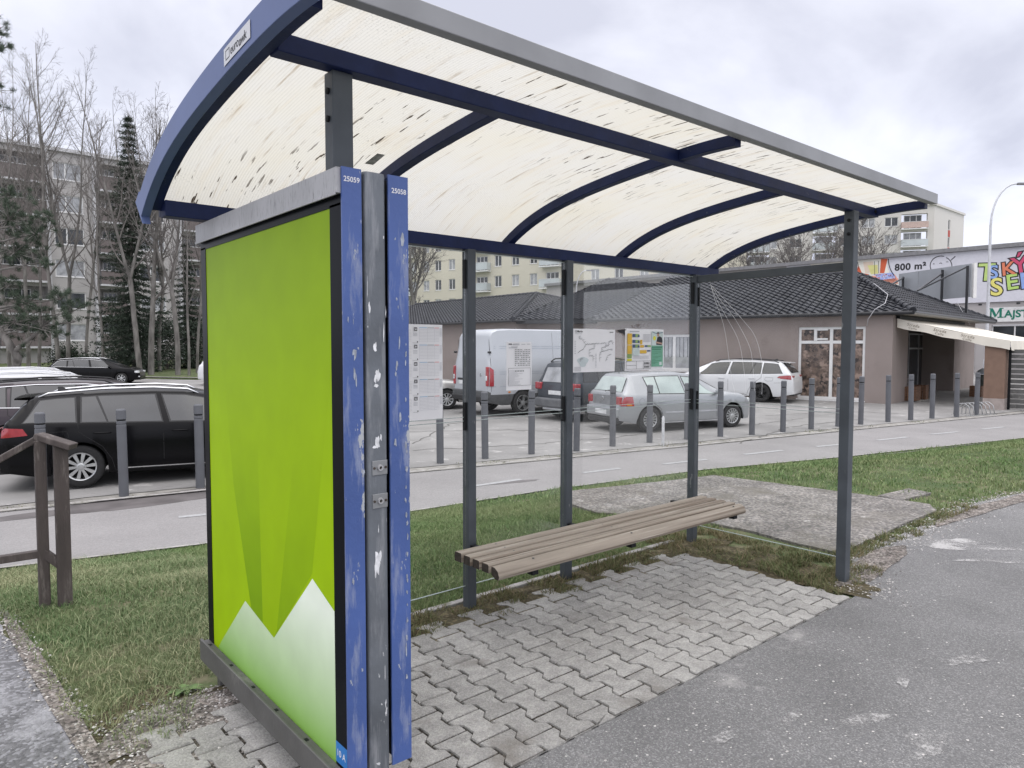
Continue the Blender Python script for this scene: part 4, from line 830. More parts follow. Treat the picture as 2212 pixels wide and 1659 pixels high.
m_frame=mat('white_window_frame',(.72,.72,.72),.5,var=.04); m_wpane=mat('dark_window_pane',(.035,.04,.045),.08,var=.5,scale=.8,spec=.8); m_wpane2=mat('curtained_pane',(.34,.35,.37),.25,var=.25,scale=2.5,spec=.6)
def window(par,fr,u0,u1,z0,z1,n=-.12,mull=(.5,),trans=(),fw_=.06,pane=None,frm=None,sill=True):
    mb=MB(); mb.box(u0,u0+fw_,n,n+.06,z0,z1,fr); mb.box(u1-fw_,u1,n,n+.06,z0,z1,fr); mb.box(u0+fw_,u1-fw_,n,n+.059,z0,z0+fw_,fr); mb.box(u0+fw_,u1-fw_,n,n+.059,z1-fw_,z1,fr)
    for t in mull: u=u0+(u1-u0)*t; mb.box(u-fw_*.6,u+fw_*.6,n,n+.058,z0+fw_,z1-fw_,fr)
    for t in trans: z=z0+(z1-z0)*t; mb.box(u0+fw_,u1-fw_,n,n+.057,z-fw_*.6,z+fw_*.6,fr)
    if sill: mb.box(u0-.03,u1+.03,n,.05,z0-.05,z0-.002,fr)
    w=mb.build('window',frm or m_frame,par)
    mb=MB(); mb.poly([fr(u0+.01,n+.02,z0+.01),fr(u1-.01,n+.02,z0+.01),fr(u1-.01,n+.02,z1-.01),fr(u0+.01,n+.02,z1-.01)]); mb.build('pane',pane or m_wpane,w,recalc=False); return w
# ---------- low tiled buildings
m_plaster=mat('mauve_plaster',(.29,.248,.232),.9,var=.05,scale=1.2,bump=.15,spec=.2); overlay(m_plaster,(.22,.185,.175),.9,.56,.75)
m_tile=mat('anthracite_roof_tile',(.024,.026,.033),.5,var=.3,scale=3,spec=.3); overlay(m_tile,(.055,.057,.065),1.5,.52,.7)
m_gut=mat('dark_gutter',(.025,.026,.03),.4); m_tiletrim=mat('mottled_film',(.12,.085,.068),.35,var=.5,scale=5,spec=.6,detail=3)
overlay(m_tiletrim,(.30,.22,.18),3.2,.52,.62,detail=2); overlay(m_tiletrim,(.03,.022,.02),4.5,.56,.62,detail=2,offset=(3,3,3))
def tiled(name,par,P_,caps=True,rows=.34,per=.29,lift=.0):
    P_=[np.array(p,float) for p in P_]; o=P_[0]; u=P_[1]-P_[0]; L_=np.linalg.norm(u); u/=L_; nn=np.cross(u,P_[2]-P_[0]); nn/=np.linalg.norm(nn); nn*=np.sign(nn[2]); v=np.cross(nn,u); v*=np.sign(v[2])
    loc=[((p-o)@u,(p-o)@v) for p in P_]; S0=min(a for a,b in loc); S1=max(a for a,b in loc); T1=max(b for a,b in loc)
    du=per/6; nu=int((S1-S0)/du)+1; nr=int(T1/rows)+1; mb=MB()
    def span(t):
        xs_=[]; n=len(loc)
        for i in range(n):
            (a,b),(c,d)=loc[i],loc[(i+1)%n]
            if (b-t)*(d-t)<0 or (abs(b-t)<1e-6): xs_.append(a if abs(d-b)<1e-9 else a+(c-a)*(t-b)/(d-b)); 
        return (min(xs_),max(xs_)) if len(xs_)>1 else None
    for r in range(nr):
        t0,t1=r*rows,min((r+1)*rows,T1-.001); s0=span(t0+1e-4); s1=span(t1-1e-4)
        if s0 is None or s1 is None: continue
        rw=[]
        for k in range(nu+1):
            s=S0+k*du; h=.035*(math.sin(2*PI*s/per)**1)
            A=np.clip(s,s0[0],s0[1]);B=np.clip(s,s1[0],s1[1])
            rw.append([o+u*A+v*(t0-.02)+nn*(h+.0+lift),o+u*A+v*(t0-.02)+nn*(h+.045+lift),o+u*B+v*t1+nn*(h+lift)])
        mb.grid([list(c) for c in zip(*rw)])
    return mb.build(name,m_tile,par,recalc=False)
def ridge_cap(par,pts,r=.11):
    mb=MB()
    for a,b in zip(pts[:-1],pts[1:]):
        a=np.array(a,float);b=np.array(b,float); n=max(2,int(np.linalg.norm(b-a)/.38))
        for k in range(n): p=a+(b-a)*k/n+np.array([0,0,.02]); q=a+(b-a)*(k+1.12)/n+np.array([0,0,.02]); mb.tube([p,q],[r*1.12,r*.88],8)
    mb.build('ridge_tiles',m_tile,par,smooth=True,sharp=50)
MBG=thing('low_building','single storey mauve building with dark tiled hip roof and a cream corner awning','building',cl(12,28,-.4))
EA,EB,EC=cl(13.4,23.8,2.83),cl(3.55,31.0,2.83),cl(22.4,33.0,2.83); RA,RB=cl(14.5,30.3,4.75),cl(8.43,37,4.75)
ED=EC+(EB-EA)*1.0; 
tiled('roof',MBG,[EB,EA,RA,RB]); tiled('roof',MBG,[EA,EC,RA])
mb=MB(); mb.poly([EC,ED,RB,RA]); mb.poly([EB,RB,ED]); mb.build('roof',m_tile,MBG)
ridge_cap(MBG,[RB,RA]); ridge_cap(MBG,[EA,RA]); ridge_cap(MBG,[RA,EC]); ridge_cap(MBG,[EB,RB])
A_=(13.05,24.35); FW,LW=frame((3.3,31.9),A_); FS,LS=frame(A_,(21.5,33.0))
# gutters
mb=MB()
for a,b in ((EB,EA),(EA,EC)):
    a=a+np.array([0,0,-.05]);b=b+np.array([0,0,-.05]); mb.tube([a,b],.075,8)
mb.build('gutter',m_gut,MBG,smooth=True,sharp=60)
mb=MB(); mb.poly([EB+[0,0,-.1],EA+[0,0,-.1],EC+[0,0,-.1],ED+[0,0,-.1]]); mb.build('soffit',mat('pale_soffit',(.33,.31,.28),.8),MBG,recalc=False)
H=lambda fr,a,b,n=0.: (*fr.hit(*a,n),*fr.hit(*b,n))
u0,z1,u1,z0=H(FW,(1725,707),(1866,866)); w1=(u0,u1,z0,z1)
a0,b1,a1,b0=H(FW,(1405,723),(1503,801)); w2=(a0,a1,b0,b1)
mb=MB(); holes_wall(mb,FW,0,LW,-.8,2.75,[w1,w2],.22)
us0=FS.hit(1960,800)[0]; us1=FS.hit(2060,800)[0]
holes_wall(mb,FS,0,LS,-.8,2.75,[(us0,us1,-.75,2.35)],1.3)
mb.poly([FW(0,0,-.8),FW(0,0,2.75),FW(0,-9,2.75),FW(0,-9,-.8)]); mb.build('wall',m_plaster,MBG,recalc=False)
mb=MB()
for i in range(5): mb.box(FS.hit(1967+14*i,680)[0],FS.hit(1978+14*i,680)[0],.34,.37,2.62,2.74,FS)
window(MBG,FW,*w1,mull=(.50,),trans=(.79,),fw_=.09,pane=m_tiletrim)
fr_=FW; mb=MB(); um=w1[0]+(w1[1]-w1[0])*.26; mb.box(um-.05,um+.05,-.10,-.04,w1[2]+(w1[3]-w1[2])*.81,w1[3]-.08,FW); uc=w1[0]+(w1[1]-w1[0])*.26
mb.box(uc,uc+.42,-.10,-.035,w1[3]-.13,w1[3]-.085,FW); mb.box(uc,uc+.42,-.10,-.035,w1[2]+(w1[3]-w1[2])*.82,w1[2]+(w1[3]-w1[2])*.845,FW); mb.build('window_vent',m_frame,MBG)
ww=window(MBG,FW,*w2,mull=(.52,),fw_=.10,pane=m_wpane2)
mb=MB()
for k in range(9): 
    u=w2[0]+.25+k*.17
    if u<w2[1]-.2: mb.box(u,u+.03,-.10,-.09,w2[2]+.55,w2[3]-.12,FW)
mb.build('blind_slats',m_wpane,ww)
mb=MB(); mb.box(*[0,LW],.0,.012,-.45,-.30,FW) if False else None
# recessed entrance
n_=-1.25; ue0,ze1,ue1,ze0=H(FS,(1962,690),(2003,868),n_)
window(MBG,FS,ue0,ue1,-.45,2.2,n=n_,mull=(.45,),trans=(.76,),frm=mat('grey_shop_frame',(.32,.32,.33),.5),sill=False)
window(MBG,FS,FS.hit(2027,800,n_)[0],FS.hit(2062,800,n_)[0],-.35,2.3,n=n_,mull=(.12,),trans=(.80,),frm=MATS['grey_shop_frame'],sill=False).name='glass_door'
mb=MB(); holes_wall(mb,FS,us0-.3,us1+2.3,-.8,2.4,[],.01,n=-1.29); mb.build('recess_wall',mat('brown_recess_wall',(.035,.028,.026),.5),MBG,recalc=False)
mb=MB(); mb.box(us0-.1,us1+1.4,-1.3,.45,-.6,-.30,FS); mb.build('terrace_step',mat('terrace_stone',(.28,.27,.25),.85,var=.2),MBG,bevel=.01)
mb=MB(); add_text(mb,'LA',.42,FS(FS.hit(2032,800,n_)[0],n_+.08,1.88),FS.u,(0,0,1),nrm=FS.n,offset=.012); mb.build('lettering',m_white,MBG,recalc=False)
mb=MB()
for u,z,w_,h_ in ((.9,1.35,.35,.16),(1.55,1.2,.5,.14),(4.6,.98,.9,.14)): mb.box(us0*0+u,u+w_,.36,.42,2.55,2.72,FS)
# awning
AW=thing('awning','cream fabric awning with faint brown lettering at the corner of the low building','awning',FS(.4,.1,2.5))
m_aw=mat('cream_awning_fabric',(.74,.70,.62),.85,var=.06,scale=1.5,bump=.2,bscale=6)
ua,ub=.28,9.5; zA=2.60; na=3.3; zN=1.82
rows=[]
for i in range(25):
    u=ua+(ub-ua)*i/24; rows.append([FS(u,.05+(na-.05)*j/10,zA+(zN-zA)*j/10-.05*math.sin(PI*j/10)-.035*abs(math.sin(i*PI/4))*math.sin(PI*j/10)) for j in range(11)])
mb=MB(); mb.grid(rows); mb.build('canopy',m_aw,AW,smooth=True,recalc=False)
mb=MB(); mb.grid([[FS(ua,.05+(na-.05)*j/14,zA+(zN-zA)*j/14-.05*math.sin(PI*j/14)+.005),FS(ua-.01,.05+(na-.05)*j/14,zA+(zN-zA)*j/14-.30-.02*math.sin(j*1.3))] for j in range(15)])
mb.grid([[FS(ua+(ub-ua)*j/30,na,zN+.005),FS(ua+(ub-ua)*j/30,na+.04+.03*math.sin(j*2.1),zN-.30-.02*math.sin(j*1.7))] for j in range(31)]); va=mb.build('valance',m_aw,AW,smooth=True,recalc=False)
mb=MB(); sl=(zN-zA)/(na-.05); dv=FS.n+np.array([0,0,sl]); 
for n0 in (.35,1.15,1.95): 
    b0=FS(ua-.015,n0,zA+sl*(n0)-.155); add_text(mb,'Strada',.135,b0,dv,(0,0,1),nrm=-FS.u,shear=.3,space=1.15); add_text(mb,'Caffe',.105,b0+dv*.05+np.array([0,0,-.10]),dv,(0,0,1),nrm=-FS.u,shear=.3,space=1.2)
mb.build('lettering',mat('faded_brown_print',(.20,.16,.12),.8),va,recalc=False)
mb=MB(); mb.box(ua,ub,.01,.13,zA+.0,zA+.10,FS); mb.bar(FS(ua+.05,.1,zA-.06),FS(ua+.05,na-.05,zN-.06),.05); mb.bar(FS(ua,na-.04,zN-.04),FS(ub,na-.04,zN-.04),.06); mb.build('frame',m_dark,AW)
# corner pillar, slatted gate, bench, crates, rack, bin
p=cl(15.62,22.75); PL=MB(); f2=Fr((p[0],p[1],0),FS.n[:2]); z0=-.45
mb=MB(); mb.box(-.34,.22,-.30,.30,-.02,1.66,f2,0); mb.box(-.35,.23,-.31,.31,z0-.1,-.02,f2,1)
mb.build('pillar',[mat('brown_pillar_render',(.215,.140,.105),.85,var=.06),mat('grey_pillar_base',(.36,.31,.29),.85)],props=P('square brown pillar with paler base under the awning corner','pillar'),bevel=.008)
GT=thing('slatted_gate','dark slatted gate with steel posts beside the brown pillar','gate',cl(16.6,22.9,-.4))
g0=f2.o+f2.u*.24; fg=Fr((g0[0],g0[1],0),f2.u[:2])
for u in (.02,.62,1.22):
    mb=MB(); mb.box(u,u+.07,-.04,.03,-.45,1.62,fg); mb.build('gate_post',m_dark,GT)
for k in range(12):
    mb=MB(); z=-.32+k*.158; mb.box(.09,.62,-.03,-.005,z,z+.125,fg); mb.box(.69,1.22,-.03,-.005,z,z+.125,fg); mb.build('slat',m_chan,GT)
m_crate=mat('crate_wood',(.16,.085,.05),.8,var=.3,scale=6,stretch=(1,1,6)); m_bwood=mat('grey_brown_bench_wood',(.16,.135,.125),.8,var=.2)
def crate(px,py,dep,w,h,label):
    c=pt(px,py,dep); f=Fr((c[0],c[1],0),FS.u[:2]); z0=-.30; mb=MB()
    for sx in (0,w-.03): 
        for k in range(4): mb.box(sx,sx+.03,-.4+.1*k+.004,-.4+.1*k+.09,z0,z0+h,f)
    for sn in (-.4,-.02):
        for k in range(int(w/.11)): mb.box(.03+k*.11,.03+k*.11+.095,sn,sn+.02,z0,z0+h,f)
    mb.box(.03,w-.03,-.38,-.02,z0+h*.5,z0+h*.5+.02,f); mb.build('wooden_crate',m_crate,props=P(label,'crate','wooden crates at the entrance'))
crate(1978,870,25.2,.62,.5,'wooden crate in front of the small bench at the entrance'); crate(1999,870,25.9,.42,.52,'wooden crate between the small bench and the glass door'); crate(2119,870,27.2,.4,.42,'wooden crate standing left of the brown pillar')
BE=thing('outdoor_bench','small grey brown slatted bench under the awning by the shop window','bench',pt(1990,865,26.3)*[1,1,0]+[0,0,-.3]); c=pt(1980,865,26.1); f=Fr((c[0],c[1],0),FS.u[:2])
for k in range(3):
    mb=MB(); mb.box(0,1.1,-.42,-.39,.18+.13*k,.28+.13*k,f); mb.build('back_slat',m_bwood,BE)
mb=MB(); mb.box(0,1.1,-.38,0,.10,.15,f); mb.build('seat',m_bwood,BE)
for u in (.05,1.0):
    mb=MB(); mb.box(u,u+.05,-.44,-.385,-.3,.60,f); mb.box(u,u+.05,-.05,0,-.3,.10,f); mb.build('leg',m_bwood,BE)
BR=thing('bike_rack','low galvanised bicycle rack of curved loops beside the last bollards','bike rack',lot(2104,897))
p0,p1=lot(2073,899),lot(2134,894.5); d=(p1-p0); L_=np.linalg.norm(d[:2]); f=Fr((p0[0],p0[1],0),d[:2]); zg=p0[2]
m_galv=mat('galvanised_steel',(.42,.43,.44),.35,metal=.6,var=.1)
for k in range(7):
    u=L_*(k+.5)/7; mb=MB(); mb.tube([f(u,-.25,zg),f(u,-.24,zg+.22),f(u+.05,-.12,zg+.36),f(u+.08,.02,zg+.38),f(u+.10,.14,zg+.28),f(u+.10,.2,zg)],.013,6); mb.build('loop',m_galv,BR,smooth=True)
mb=MB(); mb.bar(f(0,-.25,zg+.02),f(L_+.1,-.25,zg+.02),.03); mb.bar(f(0,.2,zg+.02),f(L_+.1,.2,zg+.02),.03); mb.build('base_bar',m_galv,BR)
b_=pt(2124,850,29.5); BI=thing('litter_bin','weathered grey green litter bin beside the street lamp base','bin',(b_[0],b_[1],-.3))
mb=MB(); mb.lathe((b_[0],b_[1],-.3),(0,0,1),[(0,.02),(0,.24),(.75,.28),(.77,.25),(.74,.02)],16); mb.build('bin_body',mat('mossy_bin',(.09,.10,.09),.7,var=.3),BI,smooth=True,sharp=40)
mb=MB(); mb.lathe((b_[0],b_[1],.5),(0,0,1),[(0,.29),(.05,.29),(.16,.2),(.24,.08),(.25,.001)],16); mb.build('bin_hood',mat('pale_blue_hood',(.5,.55,.62),.5),BI,smooth=True,sharp=40)
# lamps
def lamp(px,dep,topy,label,lean=.0,arm=1.6,side=1):
    c=pt(px,800,dep); zg=-.3; zt=pt(px,topy,dep)[2]; L_=thing('street_lamp',label,'street lamp',(c[0],c[1],zg)); r=np.array([math.sin(YAW),-math.cos(YAW),0])*side
    h=zt-zg; base=np.array([c[0],c[1],zg]); pts=[base,base+[0,0,h*.12],base+[0,0,h*.13],base+[0,0,h*.5],base+[0,0,h*.78]]
    for k in range(1,7): a=k/6*R(78); pts.append(base+np.array([0,0,h*.78+h*.2*math.sin(a)])+r*arm*.75*(1-math.cos(a)))
    e_=pts[-1]+r*arm*.2+np.array([0,0,.06]); pts.append(e_)
    mb=MB(); mb.tube(pts,[.12,.12,.08,.07,.058]+[.045]*6+[.035],10); mb.build('pole',mat('pale_lamp_pole',(.58,.59,.62),.45,metal=.2,var=.08),L_,smooth=True)
    mb=MB(); q=e_; mb.hexa([q+r*a+np.array([fh[0]*b,fh[1]*b,z]) for z in (-.07,.04) for a,b in ((-.02,-.06),(.62,-.11),(.62,.11),(-.02,.06))]); mb.build('lamp_head',mat('grey_lamp_head',(.2,.2,.21),.5),L_,bevel=.02)
lamp(2129,36,388,'tall pale street lamp with curved arm in front of the colourful banner'); lamp(1244,62,580,'slim white street lamp with curved arm before the cream block of flats',arm=1.1)
# wing between and left low building
LB=thing('low_building','long low building with dark hip roof behind the white van','building',cl(-3,36,-.3))
u_=np.array([-5.84,7.5]); u_/=np.linalg.norm(u_); q0=np.array([.04,31.3]); E0=cl(*q0,2.83); E1=cl(*(q0+u_*22),2.83); K0=cl(1.43,42,4.75); K1=cl(*(np.array([1.43,42])+u_*14),4.75); E2=cl(12,44.5,2.83)
tiled('roof',LB,[E1,E0,K0,K1]); tiled('roof',LB,[E0,E2,K0]); ridge_cap(LB,[E0,K0]); ridge_cap(LB,[K0,K1]); ridge_cap(LB,[K0,E2])
FQ,LQ=frame(tuple(q0+u_*22+[.25,.25]),tuple(q0+[.1,.5])); mb=MB(); holes_wall(mb,FQ,0,LQ,-.8,2.76,[]); FQ2,l2=frame(tuple(q0+[.1,.5]),(11,44)); holes_wall(mb,FQ2,0,l2,-.8,2.76,[]); mb.build('wall',m_plaster,LB,recalc=False)
mb=MB(); mb.tube([E1+[0,0,-.05],E0+[0,0,-.05]],.07,8); mb.tube([E0+[0,0,-.05],E2+[0,0,-.05]],.07,8); mb.build('gutter',m_gut,LB)
CN=thing('link_building','flat fronted link between the two tiled buildings with black fascia','building',cl(2.4,33.5,-.3))
G0,G1=cl(.15,31.9,2.70),cl(3.9,31.4,2.70); S0_,S1_=cl(5.4,40,4.72),cl(8.6,37,4.72)
tiled('roof',CN,[G0+[0,0,.16],G1+[0,0,.16],S1_,S0_]); mb=MB(); mb.poly([G0+[0,0,.1],S0_,cl(.6,40,2.9)]); mb.build('roof',m_tile,CN,recalc=False); ridge_cap(CN,[S0_,S1_])
FC,LC=frame((.2,32.1),(3.7,31.75)); mb=MB(); mb.box(-.1,LC+.1,-.1,.25,2.66,2.84,FC); mb.build('fascia',m_gut,CN)
mb=MB(); holes_wall(mb,FC,-.1,LC+.1,-.8,2.66,[],n=-.3); mb.build('wall',m_plaster,CN,recalc=False)
# cables on the near roof
m_cab=mat('pale_cable',(.5,.5,.52),.6)
mb=MB(); f_=lambda px,py,dep: pt(px,py,dep); mb.tube([f_(1858,592,29.9),f_(1890,614,27.5),f_(1918,636,25.5),f_(1912,655,24.6),f_(1890,668,24.3),f_(1875,690,24.5),f_(1873,705,24.9),f_(1882,735,24.85),f_(1886,752,24.8)],.012,5); mb.build('cable',m_cab,props=P('pale cable trailing over the hip of the tiled roof','cable'),smooth=True)
mb=MB(); mb.tube([f_(2068,654,31.5),f_(2080,675,30.8),f_(2094,700,30.4)],.012,5); mb.build('cable',m_cab,props=P('short pale cable hanging at the right end of the tiled roof','cable'),smooth=True)
# billboard seen from behind
BB=thing('billboard','blank grey back of a roof billboard on dark steel posts','billboard',cl(19.4,32.5,3.0)); FB_,LB_=frame((19.1,35),(19.9,30.3))
tl_,tr_=FB_.hit(1942,592),FB_.hit(2098,569); z1=(tl_[1]+tr_[1])/2; z0=FB_.hit(2098,641)[1]
mb=MB(); mb.box(tl_[0],tr_[0],-.06,0,z0,z1,FB_); mb.build('board',mat('galvanised_sheet',(.38,.40,.43),.5,metal=.2,var=.08,scale=.8),BB)
mb=MB(); mb.box(tr_[0],tr_[0]+.10,-.22,-.06,z0-.05,z1+.02,FB_); mb.build('front_frame',m_frame,BB)
mb=MB()
for t in (.30,.62): uu=tl_[0]+(tr_[0]-tl_[0])*t; mb.box(uu-.01,uu+.01,.0,.012,z0,z1,FB_)
mb.build('seam',m_wpane2,BB)
for px,ya,yb in ((1951,598,626),(2036,583,650),(2090.6,574,669)):
    a=FB_.hit(px,ya,.15); b=FB_.hit(px,yb,.15); mb=MB(); mb.bar(FB_(a[0],.15,a[1]),FB_(a[0],.15,min(b[1],z0)-.5),.09); mb.build('post',m_gut,BB)
for q,r_2 in (((2090,576),(1982,628)),((2036,590),(1982,628)),((1951,600),(1920,618))):
    a=FB_.hit(*q,.15); b=pt(*r_2,30.5 if r_2[0]>1950 else 31.5); mb=MB(); mb.bar(FB_(a[0],.15,a[1]),b,.06); mb.build('brace',m_gut,BB)
# ---------- retail box with banner
RT=thing('retail_building','long grey shop building with a wide colourful banner along its top','building',cl(28,47,0)); FRt,LR=frame((24.3,50),(31.06,43)); Rh=FRt.hit
mb=MB(); holes_wall(mb,FRt,-30,14,-.5,7.7,[(Rh(2140,760)[0],14,2.0,3.0)],.3); mb.build('wall',mat('pale_grey_cladding',(.42,.40,.40),.8,var=.06,scale=.5),RT,recalc=False)
mb=MB(); mb.poly([FRt(-30,0,7.7),FRt(14,0,7.7),FRt(14,-20,7.7),FRt(-30,-20,7.7)]); mb.box(-30,14,-.3,.35,7.70,7.95,FRt); mb.build('roof_edge',mat('grey_roof_trim',(.22,.22,.23),.6),RT)
window(RT,FRt,Rh(2140,760)[0],13.9,2.05,2.98,n=-.2,mull=(.2,.4,.6,.8),pane=m_wpane)
window(RT,FRt,Rh(2090,800)[0],Rh(2104,800)[0],.0,2.0,n=.02,mull=(),pane=m_wpane)
BA=thing('banner','large pale banner reading 800 m² with coloured cartoon lettering on the shop wall','banner',FRt(5,.1,5)); 
uL=Rh(1700,600)[0]; ztop=Rh(2212,533)[1]; zbot=Rh(2212,650)[1]
mb=MB(); mb.box(uL,13.8,.05,.12,zbot,ztop,FRt); sh=mb.build('sheet',mat('pale_banner',(.66,.66,.72),.6,var=.03),BA)
def rp2(x,y,n=.125): u,z=Rh(1678.5+.2414*x,387.3+.2414*y,n); return FRt(u,n,z)
def rpoly(mb,pts,n,mi): mb.poly([rp2(x,y,n) for x,y in pts],mi)
cols=[(.62,.12,.05),(.85,.38,.28),(.72,.70,.28),(.75,.62,.5),(.12,.14,.3),(.35,.42,.75),(.30,.06,.04),(.015,.015,.02),(.80,.78,.70)]
bm=[mat('banner_tone_%s'%n_,c,.6,var=.1,scale=1) for n_,c in zip(('rust','salmon','olive','beige','navy','periwinkle','maroon','black','cream'),cols)]
mb=MB(); rpoly(mb,[(300,735),(985,710),(990,790),(1010,850),(1090,925),(1100,1000),(300,1000)],.124,8)
rpoly(mb,[(700,850),(730,770),(760,840),(830,850),(700,880)],.1255,0); rpoly(mb,[(600,770),(700,735),(730,860),(600,880)],.1255,1)
rpoly(mb,[(770,740),(860,735),(870,830),(790,840)],.1255,3); rpoly(mb,[(810,770),(900,765),(905,845),(840,850)],.126,2)
rpoly(mb,[(930,712),(990,710),(960,840),(920,840)],.1265,0); rpoly(mb,[(720,875),(1050,850),(1090,900),(900,930),(1085,935),(880,910)],.127,1); rpoly(mb,[(860,850),(1040,835),(1060,885),(930,900)],.1275,5)
for k in range(70): x=870+rng.random()*180; y=848+rng.random()*38; rpoly(mb,[(x,y),(x+7,y),(x+7,y+6),(x,y+6)],.128,int(rng.choice([4,0,8,6,5])))
for a,b in (((870,735),(872,850)),((905,730),(908,840)),((720,740),(730,800))): rpoly(mb,[a,(a[0]+4,a[1]),(b[0]+4,b[1]),b],.129,7)
mb.build('printed_photo',bm,sh,recalc=False)
mb=MB()
def arcs(cx,cy,rx,ry,a0,a1,w,mi=0,n=24,nn=.129):
    P_=[(cx+rx*math.cos(R(a)),cy-ry*math.sin(R(a))) for a in np.linspace(a0,a1,n)]; Q_=[(cx+(rx-w)*math.cos(R(a)),cy-(ry-w)*math.sin(R(a))) for a in np.linspace(a0,a1,n)]; mb.grid([[rp2(*a,nn),rp2(*b,nn)] for a,b in zip(P_,Q_)],mi)
arcs(1470,775,103,92,75,215,7); arcs(1470,775,98,88,-20,62,7); arcs(1470,775,98,88,-45,-20,5); arcs(1465,760,14,14,20,160,5); arcs(1523,742,12,6,0,180,5); arcs(1402,765,10,12,30,150,5)
rpoly(mb,[(1552,724),(1558,728),(1598,692),(1592,687)],.129,0); arcs(1200,710,208,230,180,222,8)
add_text(mb,'800 m²',.62,rp2(1052,818),FRt.u,(0,0,1),nrm=FRt.n,offset=.022,space=1.08)
mb.build('lettering',m_ink,sh,recalc=False)
lc={'S':(.28,.42,.78),'K':(.72,.22,.12),'Ý':(.60,.07,.16),'s2':(.78,.72,.20),'E':(.48,.68,.18),'T':(.52,.68,.22)}
for ch,x,y,sz,c,rot in (('T',1790,905,1.5,lc['T'],-.06),('S',1890,888,1.15,lc['S'],.02),('K',2010,862,1.1,lc['K'],.10),('Ý',2110,850,1.4,lc['Ý'],.15),('S',1905,1040,1.5,lc['s2'],.04),('E',2052,990,1.3,lc['E'],.12),('N',2175,980,1.4,lc['S'],.12)):
    uu=FRt.u*math.cos(rot)+np.array([0,0,math.sin(rot)]); vv=np.array([0,0,math.cos(rot)])-FRt.u*math.sin(rot)
    o_=rp2(x,y,.13); mb=MB(); add_text(mb,ch,sz,o_,uu,vv,nrm=FRt.n,offset=.085); k_=mb.build('letter',m_ink,sh,recalc=False)
    mb=MB(); add_text(mb,ch,sz,rp2(x,y,.15),uu,vv,nrm=FRt.n,offset=.022); mb.build('letter_fill',mat('letter_%d'%int(1000*c[0]+c[2]*10),c,.6,var=.06),k_,recalc=False)
SG=thing('shop_sign','white shop sign with large green letters below the banner','sign',FRt(11,.1,3.4)); s0,t1=Rh(1678.5+.2414*1880,387.3+.2414*1150,.1); t0=Rh(2212,694,.1)[1]
mb=MB(); mb.box(s0,13.9,.02,.10,t0,t1,FRt); sg=mb.build('board',m_frame,SG)
m_gtxt=mat('green_lettering',(.0,.17,.11),.5); mb=MB(); 
for pg in (((0,0),(.30,0),(.30,.06),(0,.06)),((.50,0),(.82,0),(.82,.06),(.50,.06)),((.02,.54),(.22,.54),(.22,.60),(.02,.60)),((.60,.54),(.80,.54),(.80,.60),(.60,.60)),((.11,.06),(.19,.06),(.19,.54),(.11,.54)),((.60,.06),(.72,.06),(.72,.54),(.60,.54)),((.11,.60),(.24,.60),(.46,.14),(.36,.02)),((.36,.02),(.46,.14),(.70,.60),(.60,.60))):
    mb.poly([FRt(s0+.06+a,.111+.0004*len(mb.f),t0+.25+b) for a,b in pg])
add_text(mb,'AJST',.60,FRt(s0+.92,.11,t0+.27),FRt.u,(0,0,1),nrm=FRt.n,offset=.018,space=1.02)
mb.build('lettering',m_gtxt,sg,recalc=False)
mb=MB(); add_text(mb,'Založené 19',.20,FRt(s0+1.35,.11,t1-.24),FRt.u,(0,0,1),nrm=FRt.n,shear=.2,space=1.2); mb.box(s0+.85,s0+1.25,.105,.112,t1-.18,t1-.165,FRt); mb.build('lettering',m_greyink,sg,recalc=False)
for k,px in enumerate((2118,2200,1985)):
    mb=MB(); p=FRt(*[Rh(px,655,.3)[0],.35,zbot-.15]); mb.lathe(p,(0,0,1),[(-.06,.001),(-.05,.10),(.06,.10),(.08,.001)],10); mb.build('floodlight',m_gut,props=P(('round wall lamp under the banner behind the tall street lamp','round wall lamp under the banner at the right frame edge','round wall lamp under the banner behind the tiled roof')[k],'lamp','wall lamps below the banner'))
# ---------- blocks of flats
def balcony(par,fr,u0,u1,z0,pm,rail,h=1.05,n=0.,slab=m_frame):
    mb=MB(); mb.box(u0,u1,n,n+.95,z0-.16,z0,fr); b=mb.build('balcony',slab,par)
    mb=MB(); mb.box(u0+.03,u1-.03,n+.88,n+.93,z0+.08,z0+h,fr); mb.box(u0+.03,u0+.08,n+.02,n+.87,z0+.08,z0+h,fr); mb.box(u1-.08,u1-.03,n+.02,n+.87,z0+.08,z0+h,fr); mb.build('parapet',pm,b)
    if rail: mb=MB(); mb.box(u0,u1,n+.86,n+.95,z0+h,z0+h+.05,fr); mb.build('handrail',m_frame,b)
m_cream=mat('cream_render',(.62,.585,.49),.9,var=.06,scale=.15); m_wht=mat('white_grey_render',(.60,.58,.55),.9,var=.05,scale=.1)
FL2=thing('apartment_building','cream block of flats with white balconies seen above the van through the glass','building',cl(0,97,0))
FA,LA_=frame((-11,102),(10.5,87.5)); ph=lambda x: 871.5+.3648*x
def uof(fr,px): return fr.hit(px,600)[0]
u_end=uof(FA,1535); rowsz=[2.2+2.75*k for k in range(7)]
cols=[(x,'w') for x in (60,135,205,287,560,663,770,1135,1275,1425)]+[(x,'b') for x in (20,465,882,1600)]+[(-230,'w'),(-120,'w')]
hs=[]; jobs=[]
for x,k in cols:
    u=uof(FA,ph(x)); w_=(1.15 if k=='w' else 1.9)/2
    for z in rowsz:
        h_=(u-w_,u+w_,z-.75 if k=='w' else z-1.2,z+.75)
        if u+w_<u_end: hs.append(h_); jobs.append((k,h_,z))
